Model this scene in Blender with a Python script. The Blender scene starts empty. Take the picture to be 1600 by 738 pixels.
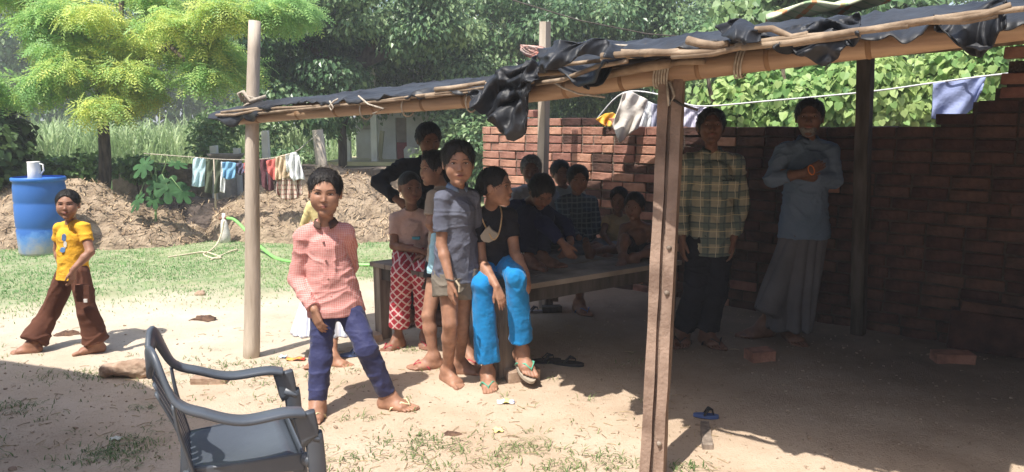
import bpy, bmesh, math, random
import numpy as np
from mathutils import Vector, Matrix, Euler

# ------------------------------------------------------------------ scene, camera, world, sun
SC = bpy.context.scene
COL = SC.collection
random.seed(7)
RNG = np.random.default_rng(7)
R = math.radians

CAM_H = 1.5
FPX = 1150.0                      # focal length in photo pixels (photo is 1600 px wide)
PITCH = math.atan(169.0 / FPX)    # horizon sits 169 px above the picture centre
cam_d = bpy.data.cameras.new('camera')
cam = bpy.data.objects.new('camera', cam_d)
COL.objects.link(cam)
cam.location = (0, 0, CAM_H)
cam.rotation_euler = (R(90) - PITCH, 0, 0)
cam_d.sensor_width = 36
cam_d.lens = 36 * FPX / 1600
cam_d.clip_end = 3000
cam_d.clip_start = 0.05
SC.camera = cam

SUN_EL, SUN_DIR = R(63), Vector((-.588, -.809))      # the sun stands behind and left of the camera
world = bpy.data.worlds.new('World')
SC.world = world
world.use_nodes = True
nt = world.node_tree
nt.nodes.clear()
sky = nt.nodes.new('ShaderNodeTexSky')
sky.sky_type = 'NISHITA'
sky.sun_disc = False
sky.sun_elevation = SUN_EL
sky.sun_rotation = R(216)
sky.air_density = 1.2
sky.dust_density = 2.5
bg = nt.nodes.new('ShaderNodeBackground')
bg.inputs['Strength'].default_value = 0.15
wo = nt.nodes.new('ShaderNodeOutputWorld')
nt.links.new(sky.outputs[0], bg.inputs[0])
nt.links.new(bg.outputs[0], wo.inputs[0])
sun_d = bpy.data.lights.new('sun', 'SUN')
sun_d.energy = 4.8
sun_d.angle = R(0.5)
sun_d.color = (1, .95, .87)
sun = bpy.data.objects.new('sun', sun_d)
COL.objects.link(sun)
sv = Vector((SUN_DIR.x * math.cos(SUN_EL), SUN_DIR.y * math.cos(SUN_EL), math.sin(SUN_EL)))
sun.rotation_euler = sv.to_track_quat('Z', 'Y').to_euler()
SC.view_settings.view_transform = 'Standard'
SC.view_settings.look = 'None'
SC.view_settings.exposure = 0.64
SC.view_settings.gamma = 1
SC.render.engine = 'CYCLES'
SC.cycles.max_bounces = 5
SC.cycles.diffuse_bounces = 3
SC.cycles.transparent_max_bounces = 4

# ------------------------------------------------------------------ measuring the place
CP, SP = math.cos(PITCH), math.sin(PITCH)
def ray(px, py):
    u, v = (px - 800) / FPX, (py - 369) / FPX
    return Vector((u, CP - v * SP, -SP - v * CP))
def P(px, py, Y):
    d = ray(px, py)
    d = d * (Y / d.y)
    return Vector((d.x, d.y, d.z + CAM_H))
def G(px, py, z=0.0):
    d = ray(px, py)
    d = d * ((z - CAM_H) / d.z)
    return Vector((d.x, d.y, z))

# ------------------------------------------------------------------ numpy helpers
def A3(v): return np.array([v[0], v[1], v[2]], dtype=np.float32)
def unit(v):
    v = np.asarray(v, dtype=np.float32)
    return v / (np.linalg.norm(v) + 1e-9)

def _hash(ix, iy, iz, seed):
    h = (ix.astype(np.int64) * 374761393 + iy.astype(np.int64) * 668265263 + iz.astype(np.int64) * 2147483647 + seed * 974634777)
    h = (h ^ (h >> 13)) * 1274126177
    h = h ^ (h >> 16)
    return (h & 0xffff).astype(np.float32) / 65535.0
def vnoise(p, seed=0):
    p = np.asarray(p, dtype=np.float32)
    i = np.floor(p).astype(np.int64)
    f = p - i
    f = f * f * (3 - 2 * f)
    out = 0
    for dx in (0, 1):
        wx = f[..., 0] if dx else 1 - f[..., 0]
        for dy in (0, 1):
            wy = f[..., 1] if dy else 1 - f[..., 1]
            for dz in (0, 1):
                wz = f[..., 2] if dz else 1 - f[..., 2]
                out = out + wx * wy * wz * _hash(i[..., 0] + dx, i[..., 1] + dy, i[..., 2] + dz, seed)
    return out * 2 - 1
def fbm(p, oct=3, seed=0):
    p = np.asarray(p, dtype=np.float32)
    a, s, t = 1.0, 0, 0
    for o in range(oct):
        s = s + a * vnoise(p * (2 ** o), seed + o)
        t += a
        a *= .5
    return s / t

def mesh_np(name, V, F, smooth=True, attr=None):
    """V (n,3), F list of arrays of equal-length faces"""
    V = np.ascontiguousarray(V, dtype=np.float32)
    if not isinstance(F, list): F = [F]
    F = [np.asarray(f, dtype=np.int32) for f in F if len(f)]
    me = bpy.data.meshes.new(name)
    me.vertices.add(len(V))
    me.vertices.foreach_set('co', V.ravel())
    nl = sum(f.size for f in F)
    npol = sum(len(f) for f in F)
    me.loops.add(nl)
    me.loops.foreach_set('vertex_index', np.concatenate([f.ravel() for f in F]))
    me.polygons.add(npol)
    tot = np.concatenate([np.full(len(f), f.shape[1], dtype=np.int32) for f in F])
    st = np.concatenate([[0], np.cumsum(tot)[:-1]]).astype(np.int32)
    me.polygons.foreach_set('loop_start', st)
    me.polygons.foreach_set('loop_total', tot)
    me.polygons.foreach_set('use_smooth', np.full(npol, smooth))
    if attr is not None:
        for k, a in attr.items():
            at = me.attributes.new(k, 'FLOAT', 'POINT')
            at.data.foreach_set('value', np.ascontiguousarray(a, dtype=np.float32))
    me.update(calc_edges=True)
    return me

def link(name, me, m=None, parent=None, loc=None):
    o = bpy.data.objects.new(name, me)
    COL.objects.link(o)
    if m is not None and me is not None and len(me.materials) == 0:
        for mm in (m if isinstance(m, (list, tuple)) else [m]): me.materials.append(mm)
    if parent is not None: o.parent = parent
    if loc is not None: o.location = loc
    return o
def tag(o, label=None, cat=None, group=None, kind=None):
    if label: o['label'] = label
    if cat: o['category'] = cat
    if group: o['group'] = group
    if kind: o['kind'] = kind
    return o
def thing(name, label, cat, loc=(0, 0, 0), group=None):
    o = bpy.data.objects.new(name, None)
    COL.objects.link(o)
    o.location = loc
    o.empty_display_size = .1
    return tag(o, label, cat, group)

class MB:
    """collects shapes in world coordinates, builds one mesh"""
    def __init__(s): s.v, s.f3, s.f4, s.n = [], [], [], 0
    def add(s, V, quads=None, tris=None):
        V = np.asarray(V, dtype=np.float32).reshape(-1, 3)
        s.v.append(V)
        if quads is not None and len(quads): s.f4.append(np.asarray(quads) + s.n)
        if tris is not None and len(tris): s.f3.append(np.asarray(tris) + s.n)
        s.n += len(V)
        return s
    def box(s, c, size, rot=None, jit=0, taper=1):
        c = A3(c); h = np.array(size) / 2
        V = np.array([[x, y, z] for z in (-1, 1) for y in (-1, 1) for x in (-1, 1)], dtype=np.float32)
        V[4:, :2] *= taper
        V = V * h
        if jit: V += RNG.uniform(-jit, jit, V.shape)
        if rot is not None: V = V @ np.array(rot.to_matrix() if hasattr(rot, 'to_matrix') else rot, dtype=np.float32).T
        return s.add(V + c, [[0, 2, 3, 1], [4, 5, 7, 6], [0, 1, 5, 4], [2, 6, 7, 3], [0, 4, 6, 2], [1, 3, 7, 5]])
    def tube(s, pts, rad, n=10, flat=1, caps=True):
        pts = [A3(p) for p in pts]
        m = len(pts)
        if not hasattr(rad, '__len__'): rad = [rad] * m
        T = [unit(pts[min(i + 1, m - 1)] - pts[max(i - 1, 0)]) for i in range(m)]
        ref = np.array([0, 0, 1.]) if abs(T[0][2]) < .9 else np.array([1., 0, 0])
        V = []
        a = unit(np.cross(T[0], ref))
        for i in range(m):
            a = unit(a - T[i] * np.dot(a, T[i]))
            b = np.cross(T[i], a)
            for k in range(n):
                t = 2 * math.pi * k / n
                V.append(pts[i] + (a * math.cos(t) + b * flat * math.sin(t)) * rad[i])
        Q = [[i * n + k, i * n + (k + 1) % n, (i + 1) * n + (k + 1) % n, (i + 1) * n + k] for i in range(m - 1) for k in range(n)]
        tr = []
        if caps:
            V.append(pts[0]); V.append(pts[-1])
            c0, c1 = m * n, m * n + 1
            tr = [[c0, (k + 1) % n, k] for k in range(n)] + [[c1, (m - 1) * n + k, (m - 1) * n + (k + 1) % n] for k in range(n)]
        return s.add(V, Q, tr)
    def lathe(s, prof, c, n=24):
        V = [[r * math.cos(2 * math.pi * k / n), r * math.sin(2 * math.pi * k / n), z] for r, z in prof for k in range(n)]
        m = len(prof)
        Q = [[i * n + k, i * n + (k + 1) % n, (i + 1) * n + (k + 1) % n, (i + 1) * n + k] for i in range(m - 1) for k in range(n)]
        return s.add(np.array(V) + A3(c), Q)
    def build(s, name, m=None, parent=None, smooth=False, loc=(0, 0, 0)):
        V = np.concatenate(s.v)
        if parent is not None:
            V = V - A3(parent.location)      # world coordinates to the thing's own
        elif loc is not None:
            V = V - A3(loc)
        F = []
        if s.f4: F.append(np.concatenate(s.f4))
        if s.f3: F.append(np.concatenate(s.f3))
        return link(name, mesh_np(name, V, F, smooth), m, parent, None if parent is not None else loc)

def slab(grid_top, thick, name, m, parent=None, smooth=True, loc=(0, 0, 0), holes=None, dirn=None):
    """grid (a,b,3) thickened along its own normals into a closed sheet"""
    g = np.asarray(grid_top, dtype=np.float32)
    a, b = g.shape[:2]
    du = np.gradient(g, axis=0); dv = np.gradient(g, axis=1)
    nrm = np.cross(du, dv); nrm /= (np.linalg.norm(nrm, axis=2, keepdims=True) + 1e-9)
    V = np.concatenate([(g + nrm * thick / 2).reshape(-1, 3), (g - nrm * thick / 2).reshape(-1, 3)])
    off = a * b
    i, j = np.meshgrid(np.arange(a - 1), np.arange(b - 1), indexing='ij')
    keep = np.ones(i.shape, bool) if holes is None else ~holes
    i, j = i[keep], j[keep]
    q = np.stack([i * b + j, (i + 1) * b + j, (i + 1) * b + j + 1, i * b + j + 1], 1)
    Q = [q, q[:, ::-1] + off]
    # rim: edges used by one face only
    ed = np.concatenate([q[:, [0, 1]], q[:, [1, 2]], q[:, [2, 3]], q[:, [3, 0]]])
    key = np.sort(ed, 1); key = key[:, 0].astype(np.int64) * (off + 1) + key[:, 1]
    _, inv, cnt = np.unique(key, return_inverse=True, return_counts=True)
    e = ed[cnt[inv] == 1]
    Q.append(np.stack([e[:, 1], e[:, 0], e[:, 0] + off, e[:, 1] + off], 1))
    if parent is not None: V = V - A3(parent.location)
    else: V = V - A3(loc)
    return link(name, mesh_np(name, V, [np.concatenate(Q)], smooth), m, parent, None if parent is not None else loc)

# ------------------------------------------------------------------ materials
MATS = {}
def mat(name, c1, c2=None, scale=8, rough=.85, bump=0, bscale=None, detail=4, spec=.3, c3=None, stretch=None,
        sheen=0, transl=0, metal=0, sss=0, ramp=(.35, .65), attr=None, coat=0, alpha=None, objrand=0, bdist=.01):
    if name in MATS: return MATS[name]
    m = bpy.data.materials.new(name); m.use_nodes = True
    N, L = m.node_tree.nodes, m.node_tree.links
    b = N['Principled BSDF']
    b.inputs['Roughness'].default_value = rough
    b.inputs['Specular IOR Level'].default_value = spec
    b.inputs['Metallic'].default_value = metal
    if sheen: b.inputs['Sheen Weight'].default_value = sheen
    if coat: b.inputs['Coat Weight'].default_value = coat
    if sss:
        b.inputs['Subsurface Weight'].default_value = sss
        b.inputs['Subsurface Radius'].default_value = (.6, .25, .12)
        b.inputs['Subsurface Scale'].default_value = .012
    tc = N.new('ShaderNodeTexCoord')
    src = tc.outputs['Object']
    if stretch:
        mp = N.new('ShaderNodeMapping'); mp.inputs['Scale'].default_value = stretch
        L.new(src, mp.inputs[0]); src = mp.outputs[0]
    def noise(sc, det=4):
        n = N.new('ShaderNodeTexNoise'); n.inputs['Scale'].default_value = sc; n.inputs['Detail'].default_value = det
        L.new(src, n.inputs['Vector']); return n.outputs['Fac']
    col = None
    if c2 is None: c2 = tuple(x * .8 for x in c1[:3])
    rp = N.new('ShaderNodeValToRGB')
    rp.color_ramp.elements[0].position, rp.color_ramp.elements[1].position = ramp
    rp.color_ramp.elements[0].color = (*c2[:3], 1); rp.color_ramp.elements[1].color = (*c1[:3], 1)
    if c3:
        e = rp.color_ramp.elements.new((ramp[0] + ramp[1]) / 2); e.color = (*c3[:3], 1)
    if attr:
        an = N.new('ShaderNodeAttribute'); an.attribute_name = attr
        L.new(an.outputs['Fac'], rp.inputs[0])
    else:
        L.new(noise(scale, detail), rp.inputs[0])
    col = rp.outputs[0]
    if objrand:
        oi = N.new('ShaderNodeObjectInfo')
        hs = N.new('ShaderNodeHueSaturation')
        mr = N.new('ShaderNodeMapRange'); mr.inputs[3].default_value = 1 - objrand; mr.inputs[4].default_value = 1 + objrand
        L.new(oi.outputs['Random'], mr.inputs[0]); L.new(mr.outputs[0], hs.inputs['Value'])
        mr2 = N.new('ShaderNodeMapRange'); mr2.inputs[3].default_value = .49; mr2.inputs[4].default_value = .51
        L.new(oi.outputs['Random'], mr2.inputs[0]); L.new(mr2.outputs[0], hs.inputs['Hue'])
        L.new(col, hs.inputs['Color']); col = hs.outputs[0]
    L.new(col, b.inputs['Base Color'])
    if bump:
        bp = N.new('ShaderNodeBump'); bp.inputs['Strength'].default_value = bump; bp.inputs['Distance'].default_value = bdist
        L.new(noise(bscale or scale * 4, 6), bp.inputs['Height']); L.new(bp.outputs[0], b.inputs['Normal'])
    if transl:
        tr = N.new('ShaderNodeBsdfTranslucent'); mx = N.new('ShaderNodeMixShader'); mx.inputs[0].default_value = transl
        L.new(col, tr.inputs[0]); L.new(b.outputs[0], mx.inputs[1]); L.new(tr.outputs[0], mx.inputs[2])
        L.new(mx.outputs[0], N['Material Output'].inputs[0])
    m['col'] = 0
    MATS[name] = m
    return m

def mat_checks(name, base, lines, line_col2=None, rot=0, rough=.9, bump=.4, folds=18):
    """woven pattern: lines = [(axis, period, width, colour, strength)...] in metres of the cloth itself"""
    if name in MATS: return MATS[name]
    m = bpy.data.materials.new(name); m.use_nodes = True
    N, L = m.node_tree.nodes, m.node_tree.links
    b = N['Principled BSDF']; b.inputs['Roughness'].default_value = rough; b.inputs['Specular IOR Level'].default_value = .15
    tc = N.new('ShaderNodeTexCoord')
    mp = N.new('ShaderNodeMapping'); mp.inputs['Rotation'].default_value = (0, rot, 0)
    nz = N.new('ShaderNodeTexNoise'); nz.inputs['Scale'].default_value = 9
    L.new(tc.outputs['Object'], nz.inputs[0])
    ad = N.new('ShaderNodeVectorMath'); ad.operation = 'MULTIPLY_ADD'
    ad.inputs[1].default_value = (.02, .02, .02)
    L.new(nz.outputs['Color'], ad.inputs[0]); L.new(tc.outputs['Object'], ad.inputs[2])
    L.new(ad.outputs[0], mp.inputs[0])
    sx = N.new('ShaderNodeSeparateXYZ'); L.new(mp.outputs[0], sx.inputs[0])
    col = N.new('ShaderNodeRGB'); col.outputs[0].default_value = (*base, 1); cur = col.outputs[0]
    for ax, per, wid, c, st in lines:
        off = 0
        if isinstance(ax, tuple): ax, off = ax
        a = N.new('ShaderNodeMath'); a.operation = 'MULTIPLY_ADD'; a.inputs[1].default_value = 1 / per; a.inputs[2].default_value = off + 50
        L.new(sx.outputs[ax], a.inputs[0])
        f = N.new('ShaderNodeMath'); f.operation = 'FRACT'; L.new(a.outputs[0], f.inputs[0])
        l = N.new('ShaderNodeMath'); l.operation = 'LESS_THAN'; l.inputs[1].default_value = wid / per; L.new(f.outputs[0], l.inputs[0])
        k = N.new('ShaderNodeMath'); k.operation = 'MULTIPLY'; k.inputs[1].default_value = st; L.new(l.outputs[0], k.inputs[0])
        mx = N.new('ShaderNodeMix'); mx.data_type = 'RGBA'
        L.new(k.outputs[0], mx.inputs[0]); L.new(cur, mx.inputs[6]); mx.inputs[7].default_value = (*c, 1)
        cur = mx.outputs[2]
    L.new(cur, b.inputs['Base Color'])
    n2 = N.new('ShaderNodeTexNoise'); n2.inputs['Scale'].default_value = folds; n2.inputs['Detail'].default_value = 5
    L.new(tc.outputs['Object'], n2.inputs[0])
    bp = N.new('ShaderNodeBump'); bp.inputs['Strength'].default_value = bump; bp.inputs['Distance'].default_value = .02
    L.new(n2.outputs['Fac'], bp.inputs['Height']); L.new(bp.outputs[0], b.inputs['Normal'])
    MATS[name] = m
    return m

def cloth(name, c, c2=None, rough=.9, folds=14, bump=.45, spec=.15, sheen=0):
    return mat(name, c, c2 or tuple(x * .86 for x in c), scale=5, rough=rough, bump=bump, bscale=folds, spec=spec, sheen=sheen, bdist=.03)
# ------------------------------------------------------------------ smooth solids from rounded cones (for bodies, clothing, hair)
class Solid:
    def __init__(s): s.p = []
    def rc(s, a, b, ra, rb, k=.01, op='u', st=None, cutA=False, cutB=False):
        a, b = A3(a), A3(b)
        M = np.eye(3, dtype=np.float32)
        if st is not None:
            ax, f = unit(st[0]), st[1]
            M = M - np.outer(ax, ax) * (1 - 1 / f)
        s.p.append(('rc', a, b, float(ra), float(rb), k, op, M, cutA, cutB)); return s
    def chain(s, pts, rad, k=.01, st=None, cutEnd=False, cutStart=False, op='u'):
        n = len(pts)
        for i in range(n - 1):
            s.rc(pts[i], pts[i + 1], rad[i], rad[i + 1], k, op, st, cutStart and i == 0, cutEnd and i == n - 2)
        return s
    def ell(s, c, ax, r, k=.01, op='u'):
        s.p.append(('el', A3(c), np.asarray(ax, dtype=np.float32), np.asarray(r, dtype=np.float32), k, op)); return s
    def plane(s, c, n, op='i', k=.003):           # keeps the side the normal points to
        s.p.append(('pl', A3(c), unit(n), k, op)); return s
    @staticmethod
    def dist(pr, X):
        if pr[0] == 'rc':
            _, a, b, ra, rb, k, op, M, cA, cB = pr
            Y = X @ M.T; a2, b2 = M @ a, M @ b
            ba = b2 - a2; L2 = float(ba @ ba) + 1e-12; L = math.sqrt(L2)
            t = ((Y - a2) @ ba) / L2
            ex = .0
            tc = np.clip(t, -1.0 if cA else 0, 2.0 if cB else 1)
            d = np.linalg.norm(Y - a2 - tc[..., None] * ba, axis=-1) - (ra + (rb - ra) * np.clip(tc, 0, 1))
            if cA: d = np.maximum(d, -t * L)
            if cB: d = np.maximum(d, (t - 1) * L)
            return d
        if pr[0] == 'el':
            _, c, ax, r, k, op = pr
            q = (X - c) @ ax.T
            k0 = np.linalg.norm(q / r, axis=-1); k1 = np.linalg.norm(q / (r * r), axis=-1) + 1e-9
            return k0 * (k0 - 1) / k1
        if pr[0] == 'pl':
            return -((X - pr[1]) @ pr[2])
    @staticmethod
    def kop(pr):
        return (pr[5], pr[6]) if pr[0] == 'rc' else ((pr[4], pr[5]) if pr[0] == 'el' else (pr[3], pr[4]))
    def combine(s, d, e, k, op):
        k = max(k, 1e-5)
        if op == 'u':
            h = np.clip(.5 + .5 * (d - e) / k, 0, 1)
            return d * (1 - h) + e * h - k * h * (1 - h)
        if op == 's': e = -e
        h = np.clip(.5 - .5 * (d - e) / k, 0, 1)
        return d * (1 - h) + e * h + k * h * (1 - h)
    def mesh(s, h=.005):
        lo, hi = [], []
        for pr in s.p:
            k, op = s.kop(pr)
            if op != 'u': continue
            if pr[0] == 'rc':
                f = 1 / min(np.linalg.norm(pr[7], axis=0).min(), 1)
                r = max(pr[3], pr[4]) * f + k
                lo.append(np.minimum(pr[1], pr[2]) - r); hi.append(np.maximum(pr[1], pr[2]) + r)
            else:
                r = pr[3].max() + k; lo.append(pr[1] - r); hi.append(pr[1] + r)
        lo = np.min(lo, 0) - 2 * h; hi = np.max(hi, 0) + 2 * h
        B = 6
        nb = np.ceil((hi - lo) / (h * B)).astype(int)
        bc = np.stack(np.meshgrid(*[np.arange(n) for n in nb], indexing='ij'), -1).reshape(-1, 3)
        ctr = (lo + (bc + .5) * h * B - h * .5).astype(np.float32)
        hd = h * B * .87
        cd = np.full(len(ctr), 1e3, np.float32); cs = []
        for pr in s.p:
            e = s.dist(pr, ctr).astype(np.float32); cs.append(e)
            k, op = s.kop(pr); cd = s.combine(cd, e, k, op)
        act = np.where(np.abs(cd) < hd * 1.9)[0]
        loc = np.stack(np.meshgrid(*[np.arange(B)] * 3, indexing='ij'), -1).reshape(-1, 3)
        X = (lo + (bc[act][:, None, :] * B + loc[None]) * h).astype(np.float32)
        D = np.full(X.shape[:2], 1e3, np.float32)
        rel = hd * 3.2
        for pr, e in zip(s.p, cs):
            k, op = s.kop(pr); ea = e[act]
            if op == 'u': m = ea < rel + k
            elif op == 's': m = ea < rel + k
            else: m = ea > -(rel + k)
            if m.any(): D[m] = s.combine(D[m], s.dist(pr, X[m]).astype(np.float32), k, op)
        dims = nb * B
        big = np.where(cd[:, None] < 0, -1.0, 1.0).astype(np.float32)
        full = np.repeat(big, B ** 3, 1)
        full[act] = D
        full = full.reshape(*nb, B, B, B).transpose(0, 3, 1, 4, 2, 5).reshape(*dims)
        return surface_nets(full, lo, h)

def surface_nets(d, lo, h):
    s = d < 0
    nx, ny, nz = d.shape
    c = np.zeros((nx - 1, ny - 1, nz - 1), np.uint8)
    for i in (0, 1):
        for j in (0, 1):
            for k in (0, 1):
                c += s[i:nx - 1 + i, j:ny - 1 + j, k:nz - 1 + k]
    cell = np.argwhere((c > 0) & (c < 8))
    idx = np.full(c.shape, -1, np.int32)
    idx[cell[:, 0], cell[:, 1], cell[:, 2]] = np.arange(len(cell))
    corner = np.array([[i, j, k] for i in (0, 1) for j in (0, 1) for k in (0, 1)])
    val = np.clip(d[cell[:, 0, None] + corner[:, 0], cell[:, 1, None] + corner[:, 1], cell[:, 2, None] + corner[:, 2]], -3 * h, 3 * h)
    acc = np.zeros((len(cell), 3)); cnt = np.zeros(len(cell))
    for a in range(8):
        for b in range(a + 1, 8):
            if np.abs(corner[a] - corner[b]).sum() != 1: continue
            m = (val[:, a] < 0) != (val[:, b] < 0)
            t = val[:, a] / (val[:, a] - val[:, b] + 1e-12)
            p = corner[a] + t[:, None] * (corner[b] - corner[a])
            acc[m] += p[m]; cnt[m] += 1
    V = (cell + acc / cnt[:, None]) * h + lo
    Q = []
    for ax in range(3):
        o = [(1, 2), (2, 0), (0, 1)][ax]
        sl0 = [slice(1, -1)] * 3; sl1 = [slice(1, -1)] * 3
        sl0[ax] = slice(0, -1); sl1[ax] = slice(1, None)
        e = s[tuple(sl0)] != s[tuple(sl1)]
        w = np.argwhere(e)
        if not len(w): continue
        g = w + 1; g[:, ax] -= 1
        neg = s[g[:, 0], g[:, 1], g[:, 2]]
        def at(da, db):
            q = g.copy(); q[:, o[0]] += da; q[:, o[1]] += db
            return idx[q[:, 0], q[:, 1], q[:, 2]]
        q = np.stack([at(-1, -1), at(0, -1), at(0, 0), at(-1, 0)], 1)
        q[~neg] = q[~neg][:, ::-1]
        Q.append(q)
    Q = np.concatenate(Q)
    Q = Q[(Q >= 0).all(1)]
    return V.astype(np.float32), Q

def vnormals(V, Q):
    n = np.zeros_like(V)
    fn = np.cross(V[Q[:, 2]] - V[Q[:, 0]], V[Q[:, 3]] - V[Q[:, 1]])
    for i in range(4): np.add.at(n, Q[:, i], fn)
    return n / (np.linalg.norm(n, axis=1, keepdims=True) + 1e-9)

def wrinkle(V, Q, amp=.004, sc=(16, 16, 26), seed=0):
    n = vnormals(V, Q)
    q = V * np.array(sc, np.float32) * .55
    w = np.stack([vnoise(V * 4, seed + 9), vnoise(V * 4, seed + 10), vnoise(V * 5, seed + 11)], 1) * 1.3
    a = (1 - np.clip(np.abs(vnoise(q + w, seed)) * 2.2, 0, 1)) ** 2       # a few sharp creases
    b = vnoise(V * np.array([7, 7, 5], np.float32), seed + 4)               # broad sag
    c = (1 - np.clip(np.abs(vnoise(q * [.7, .7, 1.6] + w * 1.4, seed + 2)) * 2.6, 0, 1)) ** 2
    return V + n * ((a * 1.25 + c * .8 + b * .5 - .6) * amp)[:, None]

def solid_obj(S, name, m, root, h=.006, wr=0, seed=0, wsc=(16, 16, 26), post=None):
    V, Q = S.mesh(h)
    if wr: V = wrinkle(V, Q, wr, wsc, seed)
    if post: V = post(V, Q)
    V = V - A3(root.location)
    return link(name, mesh_np(name, V, [Q], True), m, root)

SKIN = {}
def skin(name, c):
    return mat(name, tuple(x * 1.08 for x in c), (c[0] * .74, c[1] * .72, c[2] * .72), scale=22, rough=.52, spec=.4, bump=.25, bscale=160, sss=.12, bdist=.004, detail=7)

def lerp(a, b, t): return Vector(a) * (1 - t) + Vector(b) * t

def head_frame(c, f, up=(0, 0, 1)):
    f = unit(f); u = np.array(up, float); s = unit(np.cross(f, u)); u = unit(np.cross(s, f))
    return np.stack([s, f, u])          # rows: side, forward, up

def add_head(S, c, Fm, hh, kid=1.0):
    def p(x, y, z): return A3(c) + (x * Fm[0] + y * Fm[1] + z * Fm[2]) * hh
    S.ell(p(0, -.06, .10), Fm, np.array([.345, .41, .37]) * hh, .02)
    S.ell(p(0, .10, -.14), Fm, np.array([.268, .275, .345]) * hh, .04 * hh * 4)
    S.rc(p(-.15 + .02 * kid, .02, -.26), p(-.045, .26, -.41), .08 * hh, .056 * hh, .03 * hh * 3)
    S.rc(p(.15 - .02 * kid, .02, -.26), p(.045, .26, -.41), .08 * hh, .056 * hh, .03 * hh * 3)
    S.ell(p(0, .28, -.42), Fm, np.array([.09, .07, .07]) * hh, .06 * hh)
    for sx in (-1, 1):
        S.ell(p(sx * .165, .235, -.10), Fm, np.array([.09, .09, .09]) * hh, .12 * hh)
        S.ell(p(sx * .135, .41, .015), Fm, np.array([.085, .075, .05]) * hh, .05 * hh, 's')
        S.ell(p(sx * .345, -.03, -.03), Fm, np.array([.035, .085, .125]) * hh, .02 * hh)
        S.ell(p(sx * .385, .0, -.03), Fm, np.array([.028, .05, .075]) * hh, .02 * hh, 's')
    S.rc(p(-.14, .325 - .02 * kid, .095), p(.14, .325 - .02 * kid, .095), .045 * hh, .045 * hh, .06 * hh)
    nz = 1 - .22 * kid
    S.rc(p(0, .345, .03), p(0, .36 + .07 * nz, -.13), .028 * hh * nz, .052 * hh * nz, .03 * hh)
    for sx in (-1, 1): S.ell(p(sx * .052 * nz, .35 + .045 * nz, -.14), Fm, np.array([.034, .045, .032]) * hh * nz, .02 * hh)
    if kid > 0:
        for sx in (-1, 1): S.ell(p(sx * .16, .20, -.20), Fm, np.array([.10, .10, .11]) * hh, .14 * hh)
    S.ell(p(0, .345, -.255), Fm, np.array([.12, .055, .05]) * hh, .04 * hh)
    return p

def face_parts(root, p, Fm, hh, mouth=(.28, .09, .07), S=None, kid=1.0):
    es = 1 + .22 * kid
    mw = mat('eye_white', (.62, .58, .54), (.5, .46, .42), rough=.3, spec=.5)
    mi = mat('iris', (.018, .011, .008), (.01, .006, .004), rough=.15, spec=.6)
    ml = mat('lip_%02d' % int(mouth[0] * 100), mouth, None, rough=.45, spec=.4)
    mb = mat('brow_hair', (.014, .010, .008), None, rough=.9)
    YS = np.linspace(.62, .05, 90)
    def surf(x, z):                 # where the face's surface is, looking in from the front
        X = np.array([p(x, y, z) for y in YS], np.float32); D = np.full(len(X), 1e3, np.float32)
        for pr in S.p:
            k, op = S.kop(pr); D = S.combine(D, S.dist(pr, X), k, op)
        i = np.argmax(D < 0)
        if i == 0: return .35
        t = D[i - 1] / (D[i - 1] - D[i]); return YS[i - 1] + t * (YS[i] - YS[i - 1])
    for sx in (-1, 1):
        ex, ez = sx * .132, .012
        ys = surf(ex, ez)
        c = p(ex, ys - .024, ez)
        E = Solid().ell(c, Fm, np.array([.056 * es, .034, .022 * es]) * hh, .002)
        V, Q = E.mesh(.0022)
        q = ((V - c) @ Fm.T) / hh
        me = mesh_np('eye', V - A3(root.location), [Q], True)
        me.materials.append(mw); me.materials.append(mi)
        fc = q[Q].mean(1)
        me.polygons.foreach_set('material_index', ((fc[:, 0] ** 2 + fc[:, 2] ** 2 < (.026 * es) ** 2) & (fc[:, 1] > 0)).astype(np.int32))
        link('eye', me, None, root)
        m1 = MB()
        m1.tube([p(ex + sx * a, surf(ex + sx * a, ez + b) + .004, ez + b) for a, b in ((-.060 * es, -.002), (-.035 * es, .019 * es), (0, .026 * es), (.035 * es, .020 * es), (.064 * es, .002))], [.003 * hh, .006 * hh, .008 * hh, .007 * hh, .004 * hh], 6)
        m1.build('eyelash', mb, root, True)
        m1 = MB()
        m1.tube([p(sx * a, surf(sx * a, b) + .002, b) for a, b in ((.05, .088), (.10, .108), (.155, .115), (.205, .095), (.235, .07))], [.007 * hh, .013 * hh, .013 * hh, .009 * hh, .004 * hh], 6, .5)
        m1.build('eyebrow', mb, root, True)
    m1 = MB()
    for z, r in ((-.243, .017), (-.272, .021)):
        xs = [v_ * (1 - .12 * kid) for v_ in ((-.085, -.05, -.02, 0, .02, .05, .085) if z > -.25 else (-.07, -.04, -.015, 0, .015, .04, .07))]
        m1.tube([p(x, surf(x, z) - .003, z - (.008 if z > -.25 else -.006) * (abs(x) / .08) ** 2 - (.004 if (x == 0 and z > -.25) else 0)) for x in xs], [r * hh * f for f in (.3, .75, 1, .95, 1, .75, .3)], 8, .75)
    m1.build('lips', ml, root, True)
    m1 = MB()
    m1.tube([p(x, surf(x, -.257) + .001, -.257) for x in (-.08, -.03, 0, .03, .08)], [.003 * hh, .005 * hh, .005 * hh, .005 * hh, .003 * hh], 5)
    m1.build('mouth_line', mb, root, True)

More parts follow.
